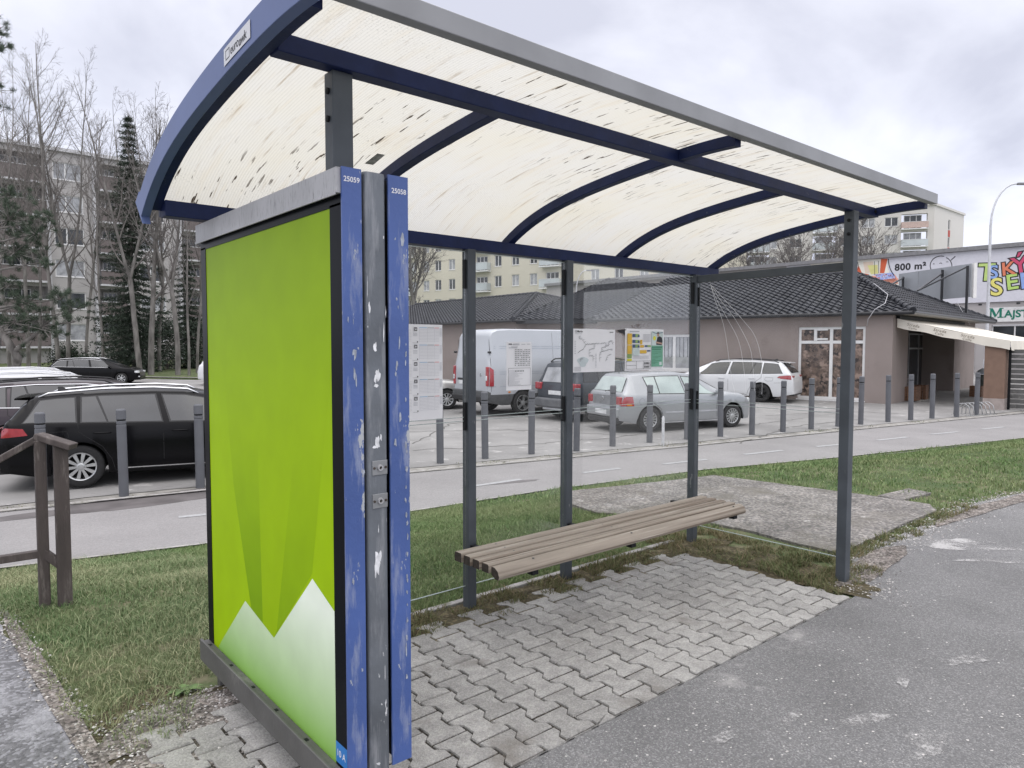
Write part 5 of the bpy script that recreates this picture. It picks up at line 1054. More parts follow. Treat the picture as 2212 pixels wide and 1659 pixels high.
mb=MB(); holes_wall(mb,FA,-25,u_end,-.5,21.2,hs,.18); mb.poly([FA(u_end,0,-.5),FA(u_end,0,21.2),FA(u_end,-14,21.2),FA(u_end,-14,-.5)]); mb.box(-25,u_end+.1,-.2,.2,21.2,21.5,FA); mb.build('wall',m_cream,FL2,recalc=False)
vis=0
for k,h_,z in jobs:
    if z<3 : 
        continue
    if z>19.5: continue
    window(FL2,FA,*h_,n=-.16,mull=(.5,) if k=='w' else (.33,.66),fw_=.085,pane=m_wpane if rng.random()<.65 else m_wpane2)
m_bal=mat('pale_glazed_parapet',(.50,.54,.56),.4,var=.12,scale=.5)
for x,k in cols:
    if k=='b':
        u=uof(FA,ph(x))
        if u+1.5>u_end: u=u_end-1.6
        for z in rowsz[1:6]: balcony(FL2,FA,u-1.5,u+1.5,z-1.25,m_bal,True)
WB=thing('apartment_building','white panel block of flats with corner loggias behind the right end of the shelter','building',cl(66,118,0))
FWb,LWb=frame((60.6,117.3),(67.75,115)); FWs,LWs=frame((67.75,115),(78.2,124)); uE=LWb; zt_=24.4
z7=lambda x,y: (1678.5+.2414*x,387.3+.2414*y)
hs=[];jobs=[]
zr=[FWb.hit(*z7(1010,380))[1]-2.85*k for k in range(7)]
for x,w_ in ((1010,2.0),(805,2.0),(600,2.0),(160,2.0),(-60,2.0)):
    u=uof(FWb,z7(x,0)[0]); 
    for z in zr: h_=(u-w_/2,u+w_/2,z-.78,z+.72); hs.append(h_); jobs.append((h_,(.5,)))
lx=[]
for x in (1215,420,-180):
    u=uof(FWb,z7(x,0)[0]); lx.append(u)
    for z in zr: h_=(u-1.9,u+1.9,z-1.3,z+1.1); hs.append(h_); 
mb=MB(); holes_wall(mb,FWb,-42,uE,-.5,zt_,hs,.9); hs2=[]
us=uof(FWs,z7(1525,0)[0])
for z in zr: hs2.append((us-.45,us+.45,z-.95,z+.75))
holes_wall(mb,FWs,0,LWs,-.5,zt_,hs2,.2); mb.box(-42,uE+.25,-.3,.25,zt_,zt_+.35,FWb); mb.box(0,LWs,-.3,.25,zt_,zt_+.34,FWs); mb.box(uof(FWb,1880),uof(FWb,1920),-6,-.5,zt_,zt_+2.0,FWb); mb.build('wall',m_wht,WB,recalc=False)
for h_,mu in jobs: window(WB,FWb,*h_,n=-.15,mull=mu,fw_=.1,pane=m_wpane if rng.random()<.6 else m_wpane2)
m_red=mat('red_panel',(.42,.07,.05),.7)
for i,h_ in enumerate(hs2):
    w=window(WB,FWs,*h_,n=-.15,mull=(),fw_=.1,pane=m_wpane,sill=False)
    if i<3: mb=MB(); mb.box(h_[0],h_[1],.0,.03,h_[2]-1.12,h_[2]-.02,FWs); mb.build('panel',m_red,WB)
for u in lx:
    for i,z in enumerate(zr[:5]):
        window(WB,FWb,u-1.4,u+1.2,z-1.2,z+1.0,n=-.88,mull=(.35,.7),fw_=.09,pane=m_wpane2 if i%2 else m_wpane,sill=False)
        balcony(WB,FWb,u-1.95,u+1.95,z-1.3,[m_bal,mat('rosy_parapet',(.55,.42,.38),.8),m_bal][(i+int(abs(u)))%3],True,n=-.35)
GB=thing('apartment_building','grey block of flats with brown balconies behind the bare trees at left','building',cl(-38,65,0))
FG,LG=frame((-43.3,60),(-38,64.7)); ug=lambda px: uof(FG,px)
m_gr_=mat('grey_facade',(.42,.405,.40),.9,var=.05,scale=.2); m_brn=mat('brown_balcony',(.165,.14,.138),.85,var=.06); m_lw=mat('white_pilaster',(.55,.55,.57),.85)
zc=[17.05-2.83*k for k in range(6)]; hs=[]; jobs=[]
secs=[('b',-150,-20),('b',-8,106),('w',108,204),('b',213,272),('w',275,384),('b',393,470),('w',474,560)]
for k,a,b in secs:
    ua_,ub_=ug(a),ug(b)
    for z in zc:
        if k=='w':
            c=ug(153) if a==108 else (ua_+ub_)/2; h_=(c-1.15,c+1.15,z-.75,z+.75); hs.append(h_); jobs.append(('w',h_))
        else: h_=(ua_+.1,ub_-.1,z-1.25,z+1.15); hs.append(h_); jobs.append(('b',h_))
mb=MB(); uG1=ug(565); holes_wall(mb,FG,ug(-150)-1,uG1,-.5,18.7,hs,1.3); mb.build('wall',m_gr_,GB,recalc=False)
mb=MB(); mb.box(ug(-150)-1,uG1,-.2,.3,18.7,19.0,FG); mb.poly([FG(ug(-150)-1,0,19.0),FG(uG1,0,19.0),FG(uG1,-12,19.0),FG(ug(-150)-1,-12,19.0)]); mb.build('parapet',m_lw,GB)
mb=MB(); mb.poly([FG(ug(-150)-1,-1.3,-.5),FG(uG1,-1.3,-.5),FG(uG1,-1.3,18.6),FG(ug(-150)-1,-1.3,18.6)]); mb.build('rear_wall',m_gr_,GB,recalc=False)
for px in (-14,108,207.5,388.5,472):
    mb=MB(); u=ug(px); mb.box(u-.13,u+.13,.02,.45 if px>150 else .25,-.2,18.9,FG); mb.build('pilaster',m_lw,GB)
for i,(k,h_) in enumerate(jobs):
    if k=='w': window(GB,FG,*h_,n=-.14,mull=(.42,),fw_=.09,pane=m_wpane2 if rng.random()<.55 else m_wpane)
    else:
        window(GB,FG,h_[0]+.5,h_[0]+.5+(h_[1]-h_[0])*.55,h_[2]+.2,h_[3]-.2,n=-1.26,mull=(.33,.66),fw_=.08,pane=m_wpane,sill=False)
        mb=MB(); mb.box(h_[0]-.05,h_[1]+.05,0,.75,h_[2]-.17,h_[2]-.0,FG); b=mb.build('balcony',m_lw,GB); mb=MB(); mb.box(h_[0],h_[1],.66,.72,h_[2]+.02,h_[2]+1.18,FG); mb.build('parapet',m_brn,b)
        mb=MB(); mb.box(h_[0]-.02,h_[1]+.02,.62,.76,h_[2]+1.185,h_[2]+1.25,FG); mb.build('handrail',m_lw,b)
#%%PART5
# ------------------------------------------------------------------ bollards
m_bol=mat('grey_bollard',(.115,.12,.135),.55,var=.08,scale=4,bump=.1); 
bz=[(92,1090),(268,1073),(433,1055),None,None,None,(951,1003),(1048,993),(1148,983),(1245,976.5),(1323,966),(1403,958),(1484,951),(1556,945),(1624,941),(1691,935),(1752,929),(1810,923),(1859,918.5),(1918,913),(1967,909),(2013,905.5),(2066,902),(2109,898)]
bp=[None if q is None else lot(*q) for q in bz]
for k in range(3): bp[3+k]=bp[2]+(bp[6]-bp[2])*(k+1)/4
names=['behind the railing post at far left','between the railing and the poster case','against the left edge of the poster case','hidden first behind the poster case','hidden second behind the poster case','hidden third behind the poster case','under the timetable sheet','just right of the first rear post','under the small notice before the van wheel','beside the second rear post','under the route map, at the tail of the silver hatchback','at the rear wheel of the silver hatchback','left of the corner post of the glass','at the front wheel of the silver hatchback','in front of the white estate car bonnet','at the rear wheel of the white estate car','at the tail of the white estate car','just left of the front corner post, before the shop window','just right of the front corner post','before the mauve wall corner','before the left side of the awning','before the shop entrance crates','before the glass door','at the bicycle rack, rightmost of the row']
root=thing('bollard','grey ringed bollard '+names[0],'bollard',bp[0],0,'grey bollards along the cycle path')
Hb=1.29; z0=bp[0][2]
mb=MB(); c=bp[0]; mb.lathe((c[0],c[1],z0),(0,0,1),[(-.1,.066),(Hb-.235,.066),(Hb-.23,.060),(Hb-.215,.060),(Hb-.21,.066),(Hb-.175,.066),(Hb-.17,.058),(Hb-.150,.058),(Hb-.145,.066),(Hb-.02,.066),(Hb,.054),(Hb+.002,.001)],20); mb.build('post',m_bol,root,smooth=True,sharp=30)
mb=MB(); mb.lathe((c[0],c[1],z0),(0,0,1),[(Hb-.2155,.0605),(Hb-.2145,.0605)],20); mb.lathe((c[0],c[1],z0),(0,0,1),[(Hb-.17,.0595),(Hb-.15,.0595)],20); mb.build('groove',m_dark,root)
for i,q in enumerate(bp[1:],1): 
    o=copy_tree(root,q,rng.uniform(0,6)); o['label']='grey ringed bollard '+names[i]; o.rotation_euler=(rng.normal(0,.008),rng.normal(0,.008),rng.uniform(0,6)); o.scale=(1,1,float(rng.uniform(.985,1.02)))
q=lot(1432,965); mb=MB(); mb.tube([q,q+[0,0,.62],q+[0,0,.66]],[.030,.030,.012],8); mb.build('marker_post',mat('faded_white_post',(.55,.56,.58),.6),props=P('short slim white marker post beside the silver hatchback rear wheel','post'),smooth=True,sharp=40)
# ------------------------------------------------------------------ trees
m_bark=mat('grey_brown_bark',(.19,.18,.17),.95,var=.35,scale=4,bump=.8,bscale=25,spec=.1,stretch=(1,1,.3)); m_twig=mat('twig_brown',(.15,.138,.13),.9,var=.2)
def rnd_unit(): v=rng.normal(0,1,3); return v/np.linalg.norm(v)
def grow(mb,p,d,L_,r,nseg,sides,wob,up,r1=.25):
    pts=[p]; ds=[d]; 
    for k in range(nseg):
        d=d+rnd_unit()*wob+np.array([0,0,up]); d/=np.linalg.norm(d); pts.append(pts[-1]+d*L_/nseg); ds.append(d)
    mb.tube(pts,[r*(1-(1-r1)*t/nseg) for t in range(nseg+1)],sides,cap=False); return pts,ds
def sidedir(d,ang):
    a=np.cross(d,rnd_unit()); a/=np.linalg.norm(a); return d*math.cos(ang)+a*math.sin(ang)
def bare_tree(x,y,h,label,forks=1,r=.2,lean=(0,0),n1=22,n2=7,n3=4,start=.3,ang=(25,50),spread=.30,twr=.0085,group='bare trees before the grey block of flats'):
    base=np.array([x,y,float(lotz(x,y))-.1]); T=thing('bare_tree',label,'tree',base,0,group); tr=MB(); cr=MB()
    stems=[]
    d=np.array([lean[0],lean[1],1.]); d/=np.linalg.norm(d)
    if forks==1: pts,ds=grow(tr,base,d,h,r,12,8,.05,.06,.12); stems.append((pts,ds,h,r,start))
    else:
        h0=h*rng.uniform(.25,.42); pts,ds=grow(tr,base,d,h0,r,6,8,.05,.05,.8); stems.append((pts,ds,h0,r,.8))
        for k in range(forks):
            dd=sidedir(ds[-1],R(rng.uniform(8,20))); pp,d2=grow(tr,pts[-1],dd,(h-h0)*rng.uniform(.85,1.05),r*.62,10,6,.06,.06,.12); stems.append((pp,d2,h-h0,r*.62,.05))
    for pts,ds,hh,rr,st in stems:
        m=int(n1*(hh/h)) if st<.7 else 2
        for k in range(m):
            t=st+(1-st)*(k+rng.random())/m; t=min(t,.985); i=int(t*(len(pts)-1)); f=t*(len(pts)-1)-i; p=pts[i]+(pts[i+1]-pts[i])*f
            L1=h*spread*(1-.72*t)*rng.uniform(.6,1.15); r1=max(twr,rr*(1-t)*.5+.008)
            q,dq=grow(cr,p,sidedir(ds[i],R(rng.uniform(*ang))),L1,r1,6,4,.12,.11,.3)
            for j in range(n2):
                u=.18+.8*(j+rng.random())/n2; i2=min(int(u*6),5); L2=L1*rng.uniform(.3,.5)*(1.15-u*.6); q2,dq2=grow(cr,q[i2]+(q[i2+1]-q[i2])*rng.random(),sidedir(dq[i2],R(rng.uniform(25,50))),L2,max(twr*.8,r1*.45),4,3,.15,.08,.4)
                for l in range(n3):
                    i3=rng.integers(1,4); grow(cr,q2[i3],sidedir(dq2[i3],R(rng.uniform(20,50))),L2*rng.uniform(.35,.7),twr*.62,2,3,.15,.05,.6)
    tr.build('trunk',m_bark,T,smooth=True,recalc=False); cr.build('crown',m_twig,T,recalc=False); return T
def atx(px,dep): c=pt(px,800,dep); return c[0],c[1]
TL=[(-12,50,130,1,.20,'leftmost bare tree, mostly outside the frame, before the grey flats'),(21,47,120,2,.17,'bare tree at the left edge rising behind the white car roofs'),(62,52,93,3,.2,'tallest bare tree with several upright stems near the left edge'),(84,48,150,2,.15,'thin bare tree just right of the tallest one'),(128,45.5,108,1,.2,'bare tree with a straight trunk left of the grey wall windows'),(146,47,122,3,.2,'bare tree forking wide in front of the grey wall windows'),(186,55,260,3,.16,'small bare tree behind the white pilaster'),(224,44.5,270,1,.13,'slim straight bare tree with pale trunk left of the spruce'),(255,49,215,3,.17,'twiggy bare tree at the left side of the spruce'),(303,42.3,188,2,.22,'thick leaning bare trunk at the foot of the spruce'),(326,42.8,260,1,.26,'thickest bare trunk right of the spruce'),(345,47,230,3,.18,'twiggy bare tree at the right side of the spruce'),(384,42.6,300,2,.22,'bare tree with a thick grey trunk left of the poster case'),(408,42,350,1,.12,'thin bare trunk with peeled bark next to the poster case'),(426,45,340,2,.13,'thin bare tree closest to the left edge of the poster case')]
for px,dep,ty,fk,r,lab in TL:
    x,y=atx(px,dep); h=(750-ty)/F*dep+1.55; lean=(.10,-.03) if px==303 else (rng.normal(0,.02),rng.normal(0,.02)); 
    if px==303: lean=tuple(-np.array([math.sin(YAW),-math.cos(YAW)])*.06)
    bare_tree(x,y,h,lab,fk,r*.72,lean,n1=19 if fk>1 else 17,n2=6,n3=4,start=.28 if fk==1 else .3)
for px,dep,ty,lab,sp in ((893,62,430,'bare spreading tree before the cream flats beside the blue panel edge',.42),(1690,62,500,'dense twiggy bare tree above the tiled roof, left of the front corner post',.45),(1640,66,520,'bushy bare tree above the tiled roof behind the shelter end arch',.45),(1867,68,478,'bare spreading tree above the roof just right of the front corner post',.42),(1800,75,500,'bare tree behind the front corner post',.4)):
    x,y=atx(px,dep); h=(750-ty)/F*dep+1.3; bare_tree(x,y,h,lab,3,.22,(0,0),n1=28,n2=8,n3=5,ang=(30,65),spread=sp,twr=.02,group='bare trees behind the low tiled buildings')
# evergreens
def needles(mb,c,d,n,L_,w,spread=.9,tn=None):
    for k in range(n):
        v=d*rng.uniform(.2,1)+rnd_unit()*spread; v/=np.linalg.norm(v); s=np.cross(v,rnd_unit()); s/=np.linalg.norm(s); b=c+rng.normal(0,.05,3); l=L_*rng.uniform(.7,1.2)
        mb.add([b-s*w,b+s*w,b+v*l],[(0,1,2)])
        if tn is not None: tn+= [rng.random()]*3
m_ndl=attr_mat('spruce_needles',(.042,.058,.042),.8,amp=.6,noise_s=1); m_pin=attr_mat('pine_needles',(.055,.078,.052),.7,amp=.6,noise_s=1.5)
def spruce(px,dep,ty,label,rad,n=26,low=.02,lowf=0):
    x,y=atx(px,dep); b=np.array([x,y,float(lotz(x,y))]); h=(750-ty)/F*dep+1.5; T=thing('spruce',label,'tree',b,0); tr=MB(); tr.tube([b,b+[0,0,h*.5],b+[0,0,h]],[.17,.10,.02],8); tr.build('trunk',m_bark,T)
    cr=MB(); tn=[]
    nl=int(h/.40)
    for k in range(nl):
        t=low+(1-low)*k/nl; z=h*t; R_=rad*(1-t)**(.8 if lowf else .8)*rng.uniform(.7,1.15)+.12
        for j in range(10):
            a=2*PI*(j+rng.random())/10; Rr=R_*rng.uniform(.45,1.25); d=np.array([math.cos(a),math.sin(a),0])
            m=max(3,int(Rr/.16))
            for i in range(m):
                u=(i+.5)/m; c=b+[0,0,z]+d*Rr*u+np.array([0,0,-Rr*.45*u+.30*Rr*u*u]); needles(cr,c,d+np.array([0,0,-.15]),9,.24*(1.2-.4*u),.026,.6,tn)
    o=cr.build('crown',m_ndl,T,recalc=False); set_tone(o,tn)
spruce(291,46,250,'dark spruce standing among the bare trees at left',2.7,lowf=1); spruce(408,52,520,'smaller dark conifer behind the thin trunks beside the poster case',1.8)
spruce(1700,72,585,'dark conifer top above the tiled roof beside the corner post',2.0)
def bush(px,dep,w,h,label,m=None,n=2600,twiggy=True):
    x,y=atx(px,dep); b=np.array([x,y,float(lotz(x,y))]); T=thing('shrub',label,'shrub',b,0); cr=MB(); tn=[]; tw=MB()
    for k in range(26): grow(tw,b+rng.normal(0,.25,3)*[1,1,0],sidedir(np.array([0,0,1.]),R(rng.uniform(5,45))),h*rng.uniform(.6,1.05),.02,5,3,.12,.02,.3)
    tw.build('stems',m_twig,T,recalc=False)
    cs=[b+np.array([rng.normal(0,w*.3),rng.normal(0,w*.3),h*rng.uniform(.1,.85)]) for _ in range(26)]
    for k in range(n):
        c=cs[rng.integers(0,26)]+rng.normal(0,.32,3); v=rnd_unit(); s=np.cross(v,rnd_unit()); s/=np.linalg.norm(s); l=.09*rng.uniform(.6,1.3)
        cr.add([c-v*l,c+s*l*.5,c+v*l,c-s*l*.5],[(0,1,2,3)]); tn+=[rng.random()]*4
    o=cr.build('leaves',m or m_ndl,T,recalc=False); set_tone(o,tn)
for px,dep,w,h,lab in ((270,50,2.6,4.2,'dark evergreen shrub under the spruce at its left'),(320,48,3.0,4.6,'dark evergreen shrub under the spruce at its right'),(370,50,2.8,4.0,'dark evergreen shrub behind the thick grey trunk'),(425,52,2.4,3.6,'dark evergreen shrub beside the poster case'),(150,54,1.6,1.6,'low shrub at the foot of the grey wall windows')): bush(px,dep,w,h,lab)
# pine at the left edge
pc_=pt(30,800,37); PB=np.array([pc_[0],pc_[1],lotz(pc_[0],pc_[1])]); PN=thing('pine_tree','dark pine reaching in from the left edge with long needled clumps','tree',PB,0)
wp=lambda px,py,dep=36.: pt(px,py,dep)
tr=MB(); trunk=[PB,wp(38,770),wp(18,740),wp(-15,690),wp(-40,560),wp(-50,420),wp(-55,250),wp(-60,60)]; tr.tube(trunk,[.24,.2,.18,.17,.15,.12,.09,.04],10)
tr.tube([wp(30,760),wp(60,735),wp(80,720),wp(110,690)],[.13,.1,.07,.04],8)
regs=[((-5,60),24,20,16),((5,98),28,14,12),((-8,190),20,18,12),((-12,240),16,14,10),((20,470),52,42,60),((75,500),34,40,42),((30,540),60,45,55),((10,420),35,20,22),((95,560),26,30,16),((105,470),12,18,8),((30,690),60,50,60),((90,700),50,42,48),((150,670),30,26,26),((130,640),28,20,18),((60,650),45,20,25),((20,610),30,25,16),((160,690),18,12,8)]
nd_=MB(); tn=[]
for (cx,cy),sx,sy,n in regs:
    a0=wp(-45+min(cx,60)*.2,cy+30); tr.tube([a0,wp(cx*.5-10,cy+16),wp(cx,cy+6)],[.07,.05,.025],5)
    for k in range(n):
        dep=36+rng.normal(0,1.1); q=wp(cx+rng.normal(0,sx*.55),cy+rng.normal(0,sy*.5),dep); tr.tube([wp(cx,cy+6,36+(dep-36)*.4),q],[.02,.012],3,cap=False)
        if rng.random()<.18: continue
        dd=np.array([rng.normal(0,.5),rng.normal(0,.5),rng.uniform(.1,1)]); needles(nd_,q,dd,75,.27,.0085,.8,tn)
tr.build('trunk',m_bark,PN,smooth=True,recalc=False); o=nd_.build('crown',m_pin,PN,recalc=False); set_tone(o,tn)
def verge(x,y): return np.ones(len(x),bool)
LV=np.array([lot(-60,812)[:2],lot(450,821)[:2]])
f_=Fr((LV[0][0],LV[0][1],0),LV[1]-LV[0]); Lv=np.linalg.norm(LV[1]-LV[0])
mb=MB(); mb.grid([[f_(u,-.08,lotz(*f_(u,0,0)[:2])+.05),f_(u,.08,lotz(*f_(u,0,0)[:2])+.12),f_(u,-.30,lotz(*f_(u,0,0)[:2])+.12)] for u in np.linspace(0,Lv,20)]); mb.build('far_kerb',m_kerb,props=STR,recalc=False)
#%%PART6
# ------------------------------------------------------------------ cars
def paint(name,c,metal=.35,rough=.32,coat=.5): 
    m=mat(name,c,rough,metal=metal,var=.03,scale=1,spec=.5,coat=coat); m.node_tree.nodes['Principled BSDF'].inputs['Coat Roughness'].default_value=.06; return m
m_tyre=mat('tyre_rubber',(.018,.018,.019),.85,var=.25,scale=20,bump=.3); m_trim=mat('black_car_trim',(.015,.015,.017),.5); m_cglass=mat('tinted_car_glass',(.020,.023,.027),.04,var=.3,scale=2,spec=.85)
m_cgl=mat('painted_reflection_car_glass',(.42,.50,.48),.12,var=.12,scale=2,spec=1.,coat=1); m_chrome=mat('chrome_trim',(.75,.76,.78),.15,metal=1.,var=.02); m_alloy=mat('alloy_rim',(.55,.56,.57),.3,metal=.7,var=.05)  # m_cgl: bright sky reflection is painted in as a pale grey-green base colour
m_red=mat('red_lamp_lens',(.34,.018,.028),.12,var=.15,scale=9,spec=.8,coat=1); m_clear=mat('clear_lamp_lens',(.62,.64,.66),.1,var=.2,scale=15,spec=.9,coat=1); m_amber=mat('amber_lens',(.6,.2,.02),.2); m_plate=mat('number_plate',(.70,.71,.72),.5); m_well=mat('wheel_well_black',(.008,.008,.009),.9)
m_seam=mat('panel_gap',(.01,.01,.011),.8)
class Car:
    """spec: top=[(x,z)] roof profile rear->front; wid=[(x,halfwidth)]; belt=[(x,z)]; z0 sill; wb; r; x=0 at rear axle"""
    def __init__(s,name,label,wheel_xy,hd,sp,body,rimm=None,glassm=None,side=-1,cat='car',group=None,lower=None,gz_=None):
        s.sp=sp; s.side=side; h=np.array(hd,float); h/=np.linalg.norm(h); yaw=math.atan2(h[1],h[0]); s.tr=sp.get('track',sp['W']-.02); 
        left=np.array([-h[1],h[0]]); o=np.array(wheel_xy[:2])-left*side*s.tr
        mid=o+h*sp['wb']/2; z=float(lotz(*mid))+.022 if gz_ is None else gz_
        s.T=thing(name,label,cat,(o[0],o[1],z),yaw,group); s.M=np.array(WM[s.T.name]); s.body=body; s.g=glassm or m_cglass; s.rimm=rimm or m_alloy
        xs=sorted(set(np.round(np.concatenate([np.arange(sp['top'][0][0],sp['top'][-1][0],.045),[p[0] for p in sp['top']],[p[0] for p in sp['wid']]]),4)))
        s.top=lambda x: np.interp(x,[p[0] for p in sp['top']],[p[1] for p in sp['top']]); s.wid=lambda x: np.interp(x,[p[0] for p in sp['wid']],[p[1] for p in sp['wid']]); s.belt=lambda x: np.interp(x,[p[0] for p in sp['belt']],[p[1] for p in sp['belt']])
        rows=[s.section(x) for x in xs]
        full=[r+[(x_,-y_,z_) for x_,y_,z_ in r[-2:0:-1]] for r in rows]; n=len(full[0]); mb=MB(); low=sp.get('low',0)
        b=0
        V=[s.w(p) for r in full for p in r]; Fc=[];mi=[]
        for i in range(len(full)-1):
            for j in range(n):
                k=(j+1)%n; Fc.append((i*n+j,i*n+k,(i+1)*n+k,(i+1)*n+j)); jj=min(j,n-1-j)
                mi.append(1 if jj<2 else (2 if (low and jj<4) else 0))
        mb.v=[tuple(v) for v in V]; mb.f=Fc; mb.m=mi
        mb.f.append(tuple(range(n))); mb.m.append(2 if low else 0); mb.f.append(tuple(range(len(V)-n,len(V)))); mb.m.append(2 if low else 0)
        s.B=mb.build('body',[body,m_well,lower or m_trim],s.T,smooth=True,sharp=38)
        for x in (0,sp['wb']):
            for sd in (-1,1): s.wheel(x,sd)
    def w(s,p): return s.M[:3,:3]@np.array(p,float)+s.M[:3,3]
    def section(s,x):
        sp=s.sp; w=float(s.wid(x)); zt=float(s.top(x)); z0=sp['z0']+float(np.interp(x,[sp['top'][0][0],sp['top'][0][0]+.5,sp['top'][-1][0]-.6,sp['top'][-1][0]],[.10,0,0,.02])); zb=min(float(s.belt(x)),zt-.03)
        ra=sp['r']+sp.get('gap',.05); a=0
        for xw in (0,sp['wb']):
            if abs(x-xw)<ra: a=max(a,sp['r']+math.sqrt(ra*ra-(x-xw)**2))
        zl=max(z0,a); h=zt-zb; yr=w*(.90-(.90-sp['tum'])*min(1,max(0,(h-.05)/.4))); zm=sp.get('zm',.55)
        f=lambda z: max(z,zl)
        zk=sp.get('zlow',.42)
        ws=w*sp.get('bw',.965)
        return [(x,0,z0),(x,w-.27,max(z0,a)),(x,w*.955,zl),(x,w*.985,f(min(z0+.07,zb-.02))),(x,w*.995,f(min(zk,zb-.015))),(x,w,f(min(zm+.1,zb-.01))),(x,w*.99,max(zb-.06,zl if zl<zb-.06 else zb-.06)),(x,ws,zb),(x,(ws+yr)/2+.006,zb+(h-.05)/2 if h>.1 else zb+h*.4),(x,yr,zt-.05 if h>.1 else zb+h*.75),(x,yr-.09,zt-.014 if h>.06 else zb+h*.9),(x,yr*.5,zt-.003),(x,0,zt)]
    def ys(s,x,z):
        S_=s.section(x)[2:10]; zs=[p[2] for p in S_]; ys_=[p[1] for p in S_]
        for i in range(len(S_)-1):
            if zs[i]<=z<=zs[i+1] and zs[i+1]>zs[i]: t=(z-zs[i])/(zs[i+1]-zs[i]); return ys_[i]+(ys_[i+1]-ys_[i])*t
        return ys_[-1] if z>zs[-1] else ys_[0]
    def zt(s,x,y):
        S_=s.section(x)[9:13][::-1]; return float(np.interp(abs(y),[p[1] for p in S_],[p[2] for p in S_]))
    def sidepatch(s,name,m,quad,off=.006,n=8,mm=5,parent=None,sides=(-1,1),belt=False,round_=0):
        """quad (x,z) corners: bottom rear, bottom front, top front, top rear"""
        q=[np.array(p,float) for p in quad]
        for sd in sides:
            mb=MB(); rows=[]
            for i in range(n+1):
                u=i/n; lo=q[0]+(q[1]-q[0])*u; hi=q[3]+(q[2]-q[3])*u; 
                row=[]
                for j in range(mm+1):
                    v=j/mm; c=lo+(hi-lo)*v
                    if round_:
                        e=max(0,abs(u-.5)*2-(1-round_))/round_; c[1]=c[1]+(.5-v)*(hi[1]-lo[1])*.35*e*e
                    row.append(s.w((c[0],sd*(s.ys(c[0],c[1])+off),c[1]+.001)))
                rows.append(row)
            mb.grid(rows); o=mb.build(name,m,parent or s.T,smooth=True,recalc=True)
    def win(s,xs4,f0=.05,f1=.90,m=None,name='side_window',trim=True,sides=(-1,1)):
        """xs4 = bottom rear, bottom front, top front, top rear x positions; f fractions of the greenhouse height"""
        def zf(x,f): zb=min(float(s.belt(x)),float(s.top(x))-.03); zz=float(s.top(x))-.05; return zb+(zz-zb)*f
        a,b,c,d=xs4
        for sd in sides:
            for (ex,off,mt,nm) in (((.022,.004,m_trim,'window_trim'),) if trim else ())+((0,.008,m or s.g,name),):
                mb=MB(); rows=[]
                for i in range(13):
                    u=i/12; row=[]
                    for j in range(7):
                        v=j/6; g0=f0-ex*1.6;g1=f1+ex*1.6; xx=(a-ex+(b-a+2*ex)*u)*(1-v)+(d-ex+(c-d+2*ex)*u)*v; z=zf(xx,g0+(g1-g0)*v); row.append(s.w((xx,sd*(s.ys(xx,z)+off),z)))
                    rows.append(row)
                mb.grid(rows); mb.build(nm,mt,s.T,smooth=True)
    def endwin(s,x0,x1,w0,w1,m=None,name='windscreen',trim=True):
        """x0 lower edge, x1 upper edge on the roof profile"""
        z0_,z1_=float(s.top(x0)),float(s.top(x1)); nrm=np.array([-(z1_-z0_),0,(x1-x0)]); nrm/=np.linalg.norm(nrm); nrm*=np.sign(nrm[2])
        for ex,off,mt,nm in (((.02,.005,m_trim,'window_trim'),) if trim else ())+((0,.010,m or s.g,name),):
            mb=MB(); rows=[]
            for j in range(9):
                v=j/8; x=x0+(x1-x0)*v; w_=w0+(w1-w0)*v+ex; row=[]
                if ex: x=x0-(x1-x0)*.02+(x1-x0)*1.04*v
                for i in range(9):
                    y=w_*(-1+2*i/8)*(1-.02*abs(-1+2*i/8)*0); row.append(s.w(np.array([x,y,s.zt(x,y)])+nrm*off))
                rows.append(row)
            mb.grid(rows); mb.build(nm,mt,s.T,smooth=True)
    def seam(s,pts,w=.008,sides=(-1,1)):
        for sd in sides:
            mb=MB()
            for a,b in zip(pts[:-1],pts[1:]):
                a=np.array(a);b=np.array(b);d=(b-a)/np.linalg.norm(b-a);n=np.array([-d[1],d[0]])*w/2; rows=[]
                for k in range(5):
                    c=a+(b-a)*k/4; rows.append([s.w((c[0]+e*n[0],sd*(s.ys(c[0]+e*n[0],c[1]+e*n[1])+.002),c[1]+e*n[1])) for e in (-1,1)])
                mb.grid(rows)
            mb.build('panel_gap',m_seam,s.B,recalc=False)
    def box(s,name,m,x0,x1,y0,y1,z0,z1,bevel=.01,parent=None):
        mb=MB(); P_=[s.w((x,y,z)) for z in (z0,z1) for x,y in ((x0,y0),(x1,y0),(x1,y1),(x0,y1))]; mb.hexa(P_); return mb.build(name,m,parent or s.T,bevel=bevel)
    def handle(s,x,z,sides=(-1,1)):
        for sd in sides:
            y=s.ys(x,z); a,b=s.w((x-.10,sd*(y+.018),z)),s.w((x+.10,sd*(y+.018),z)); mb=MB(); mb.tube([s.w((x-.115,sd*(y-.01),z)),a,b,s.w((x+.115,sd*(y-.01),z))],.012,6); mb.build('door_handle',s.sp.get('hm',s.body),s.T,smooth=True)
    def mirror(s,x,z,m=None):
        for sd in (-1,1):
            y=s.ys(x,z-.06); mb=MB(); c=np.array([x,sd*(y+.13),z]); rows=[]
            for a in np.linspace(-1,1,7):
                r=math.sqrt(max(0,1-a*a*.96)); rows.append([s.w(c+np.array([.07*r*math.cos(t),.13*a,.075*r*math.sin(t)])) for t in np.linspace(0,2*PI,11)[:-1]])
            mb.grid(rows,close=True); mb.poly(rows[0]);mb.poly(rows[-1]); mb.bar(s.w((x+.01,sd*(y-.02),z-.05)),s.w((x,sd*(y+.09),z-.03)),.05,.03); mb.build('mirror',m or s.body,s.T,smooth=True,sharp=50)
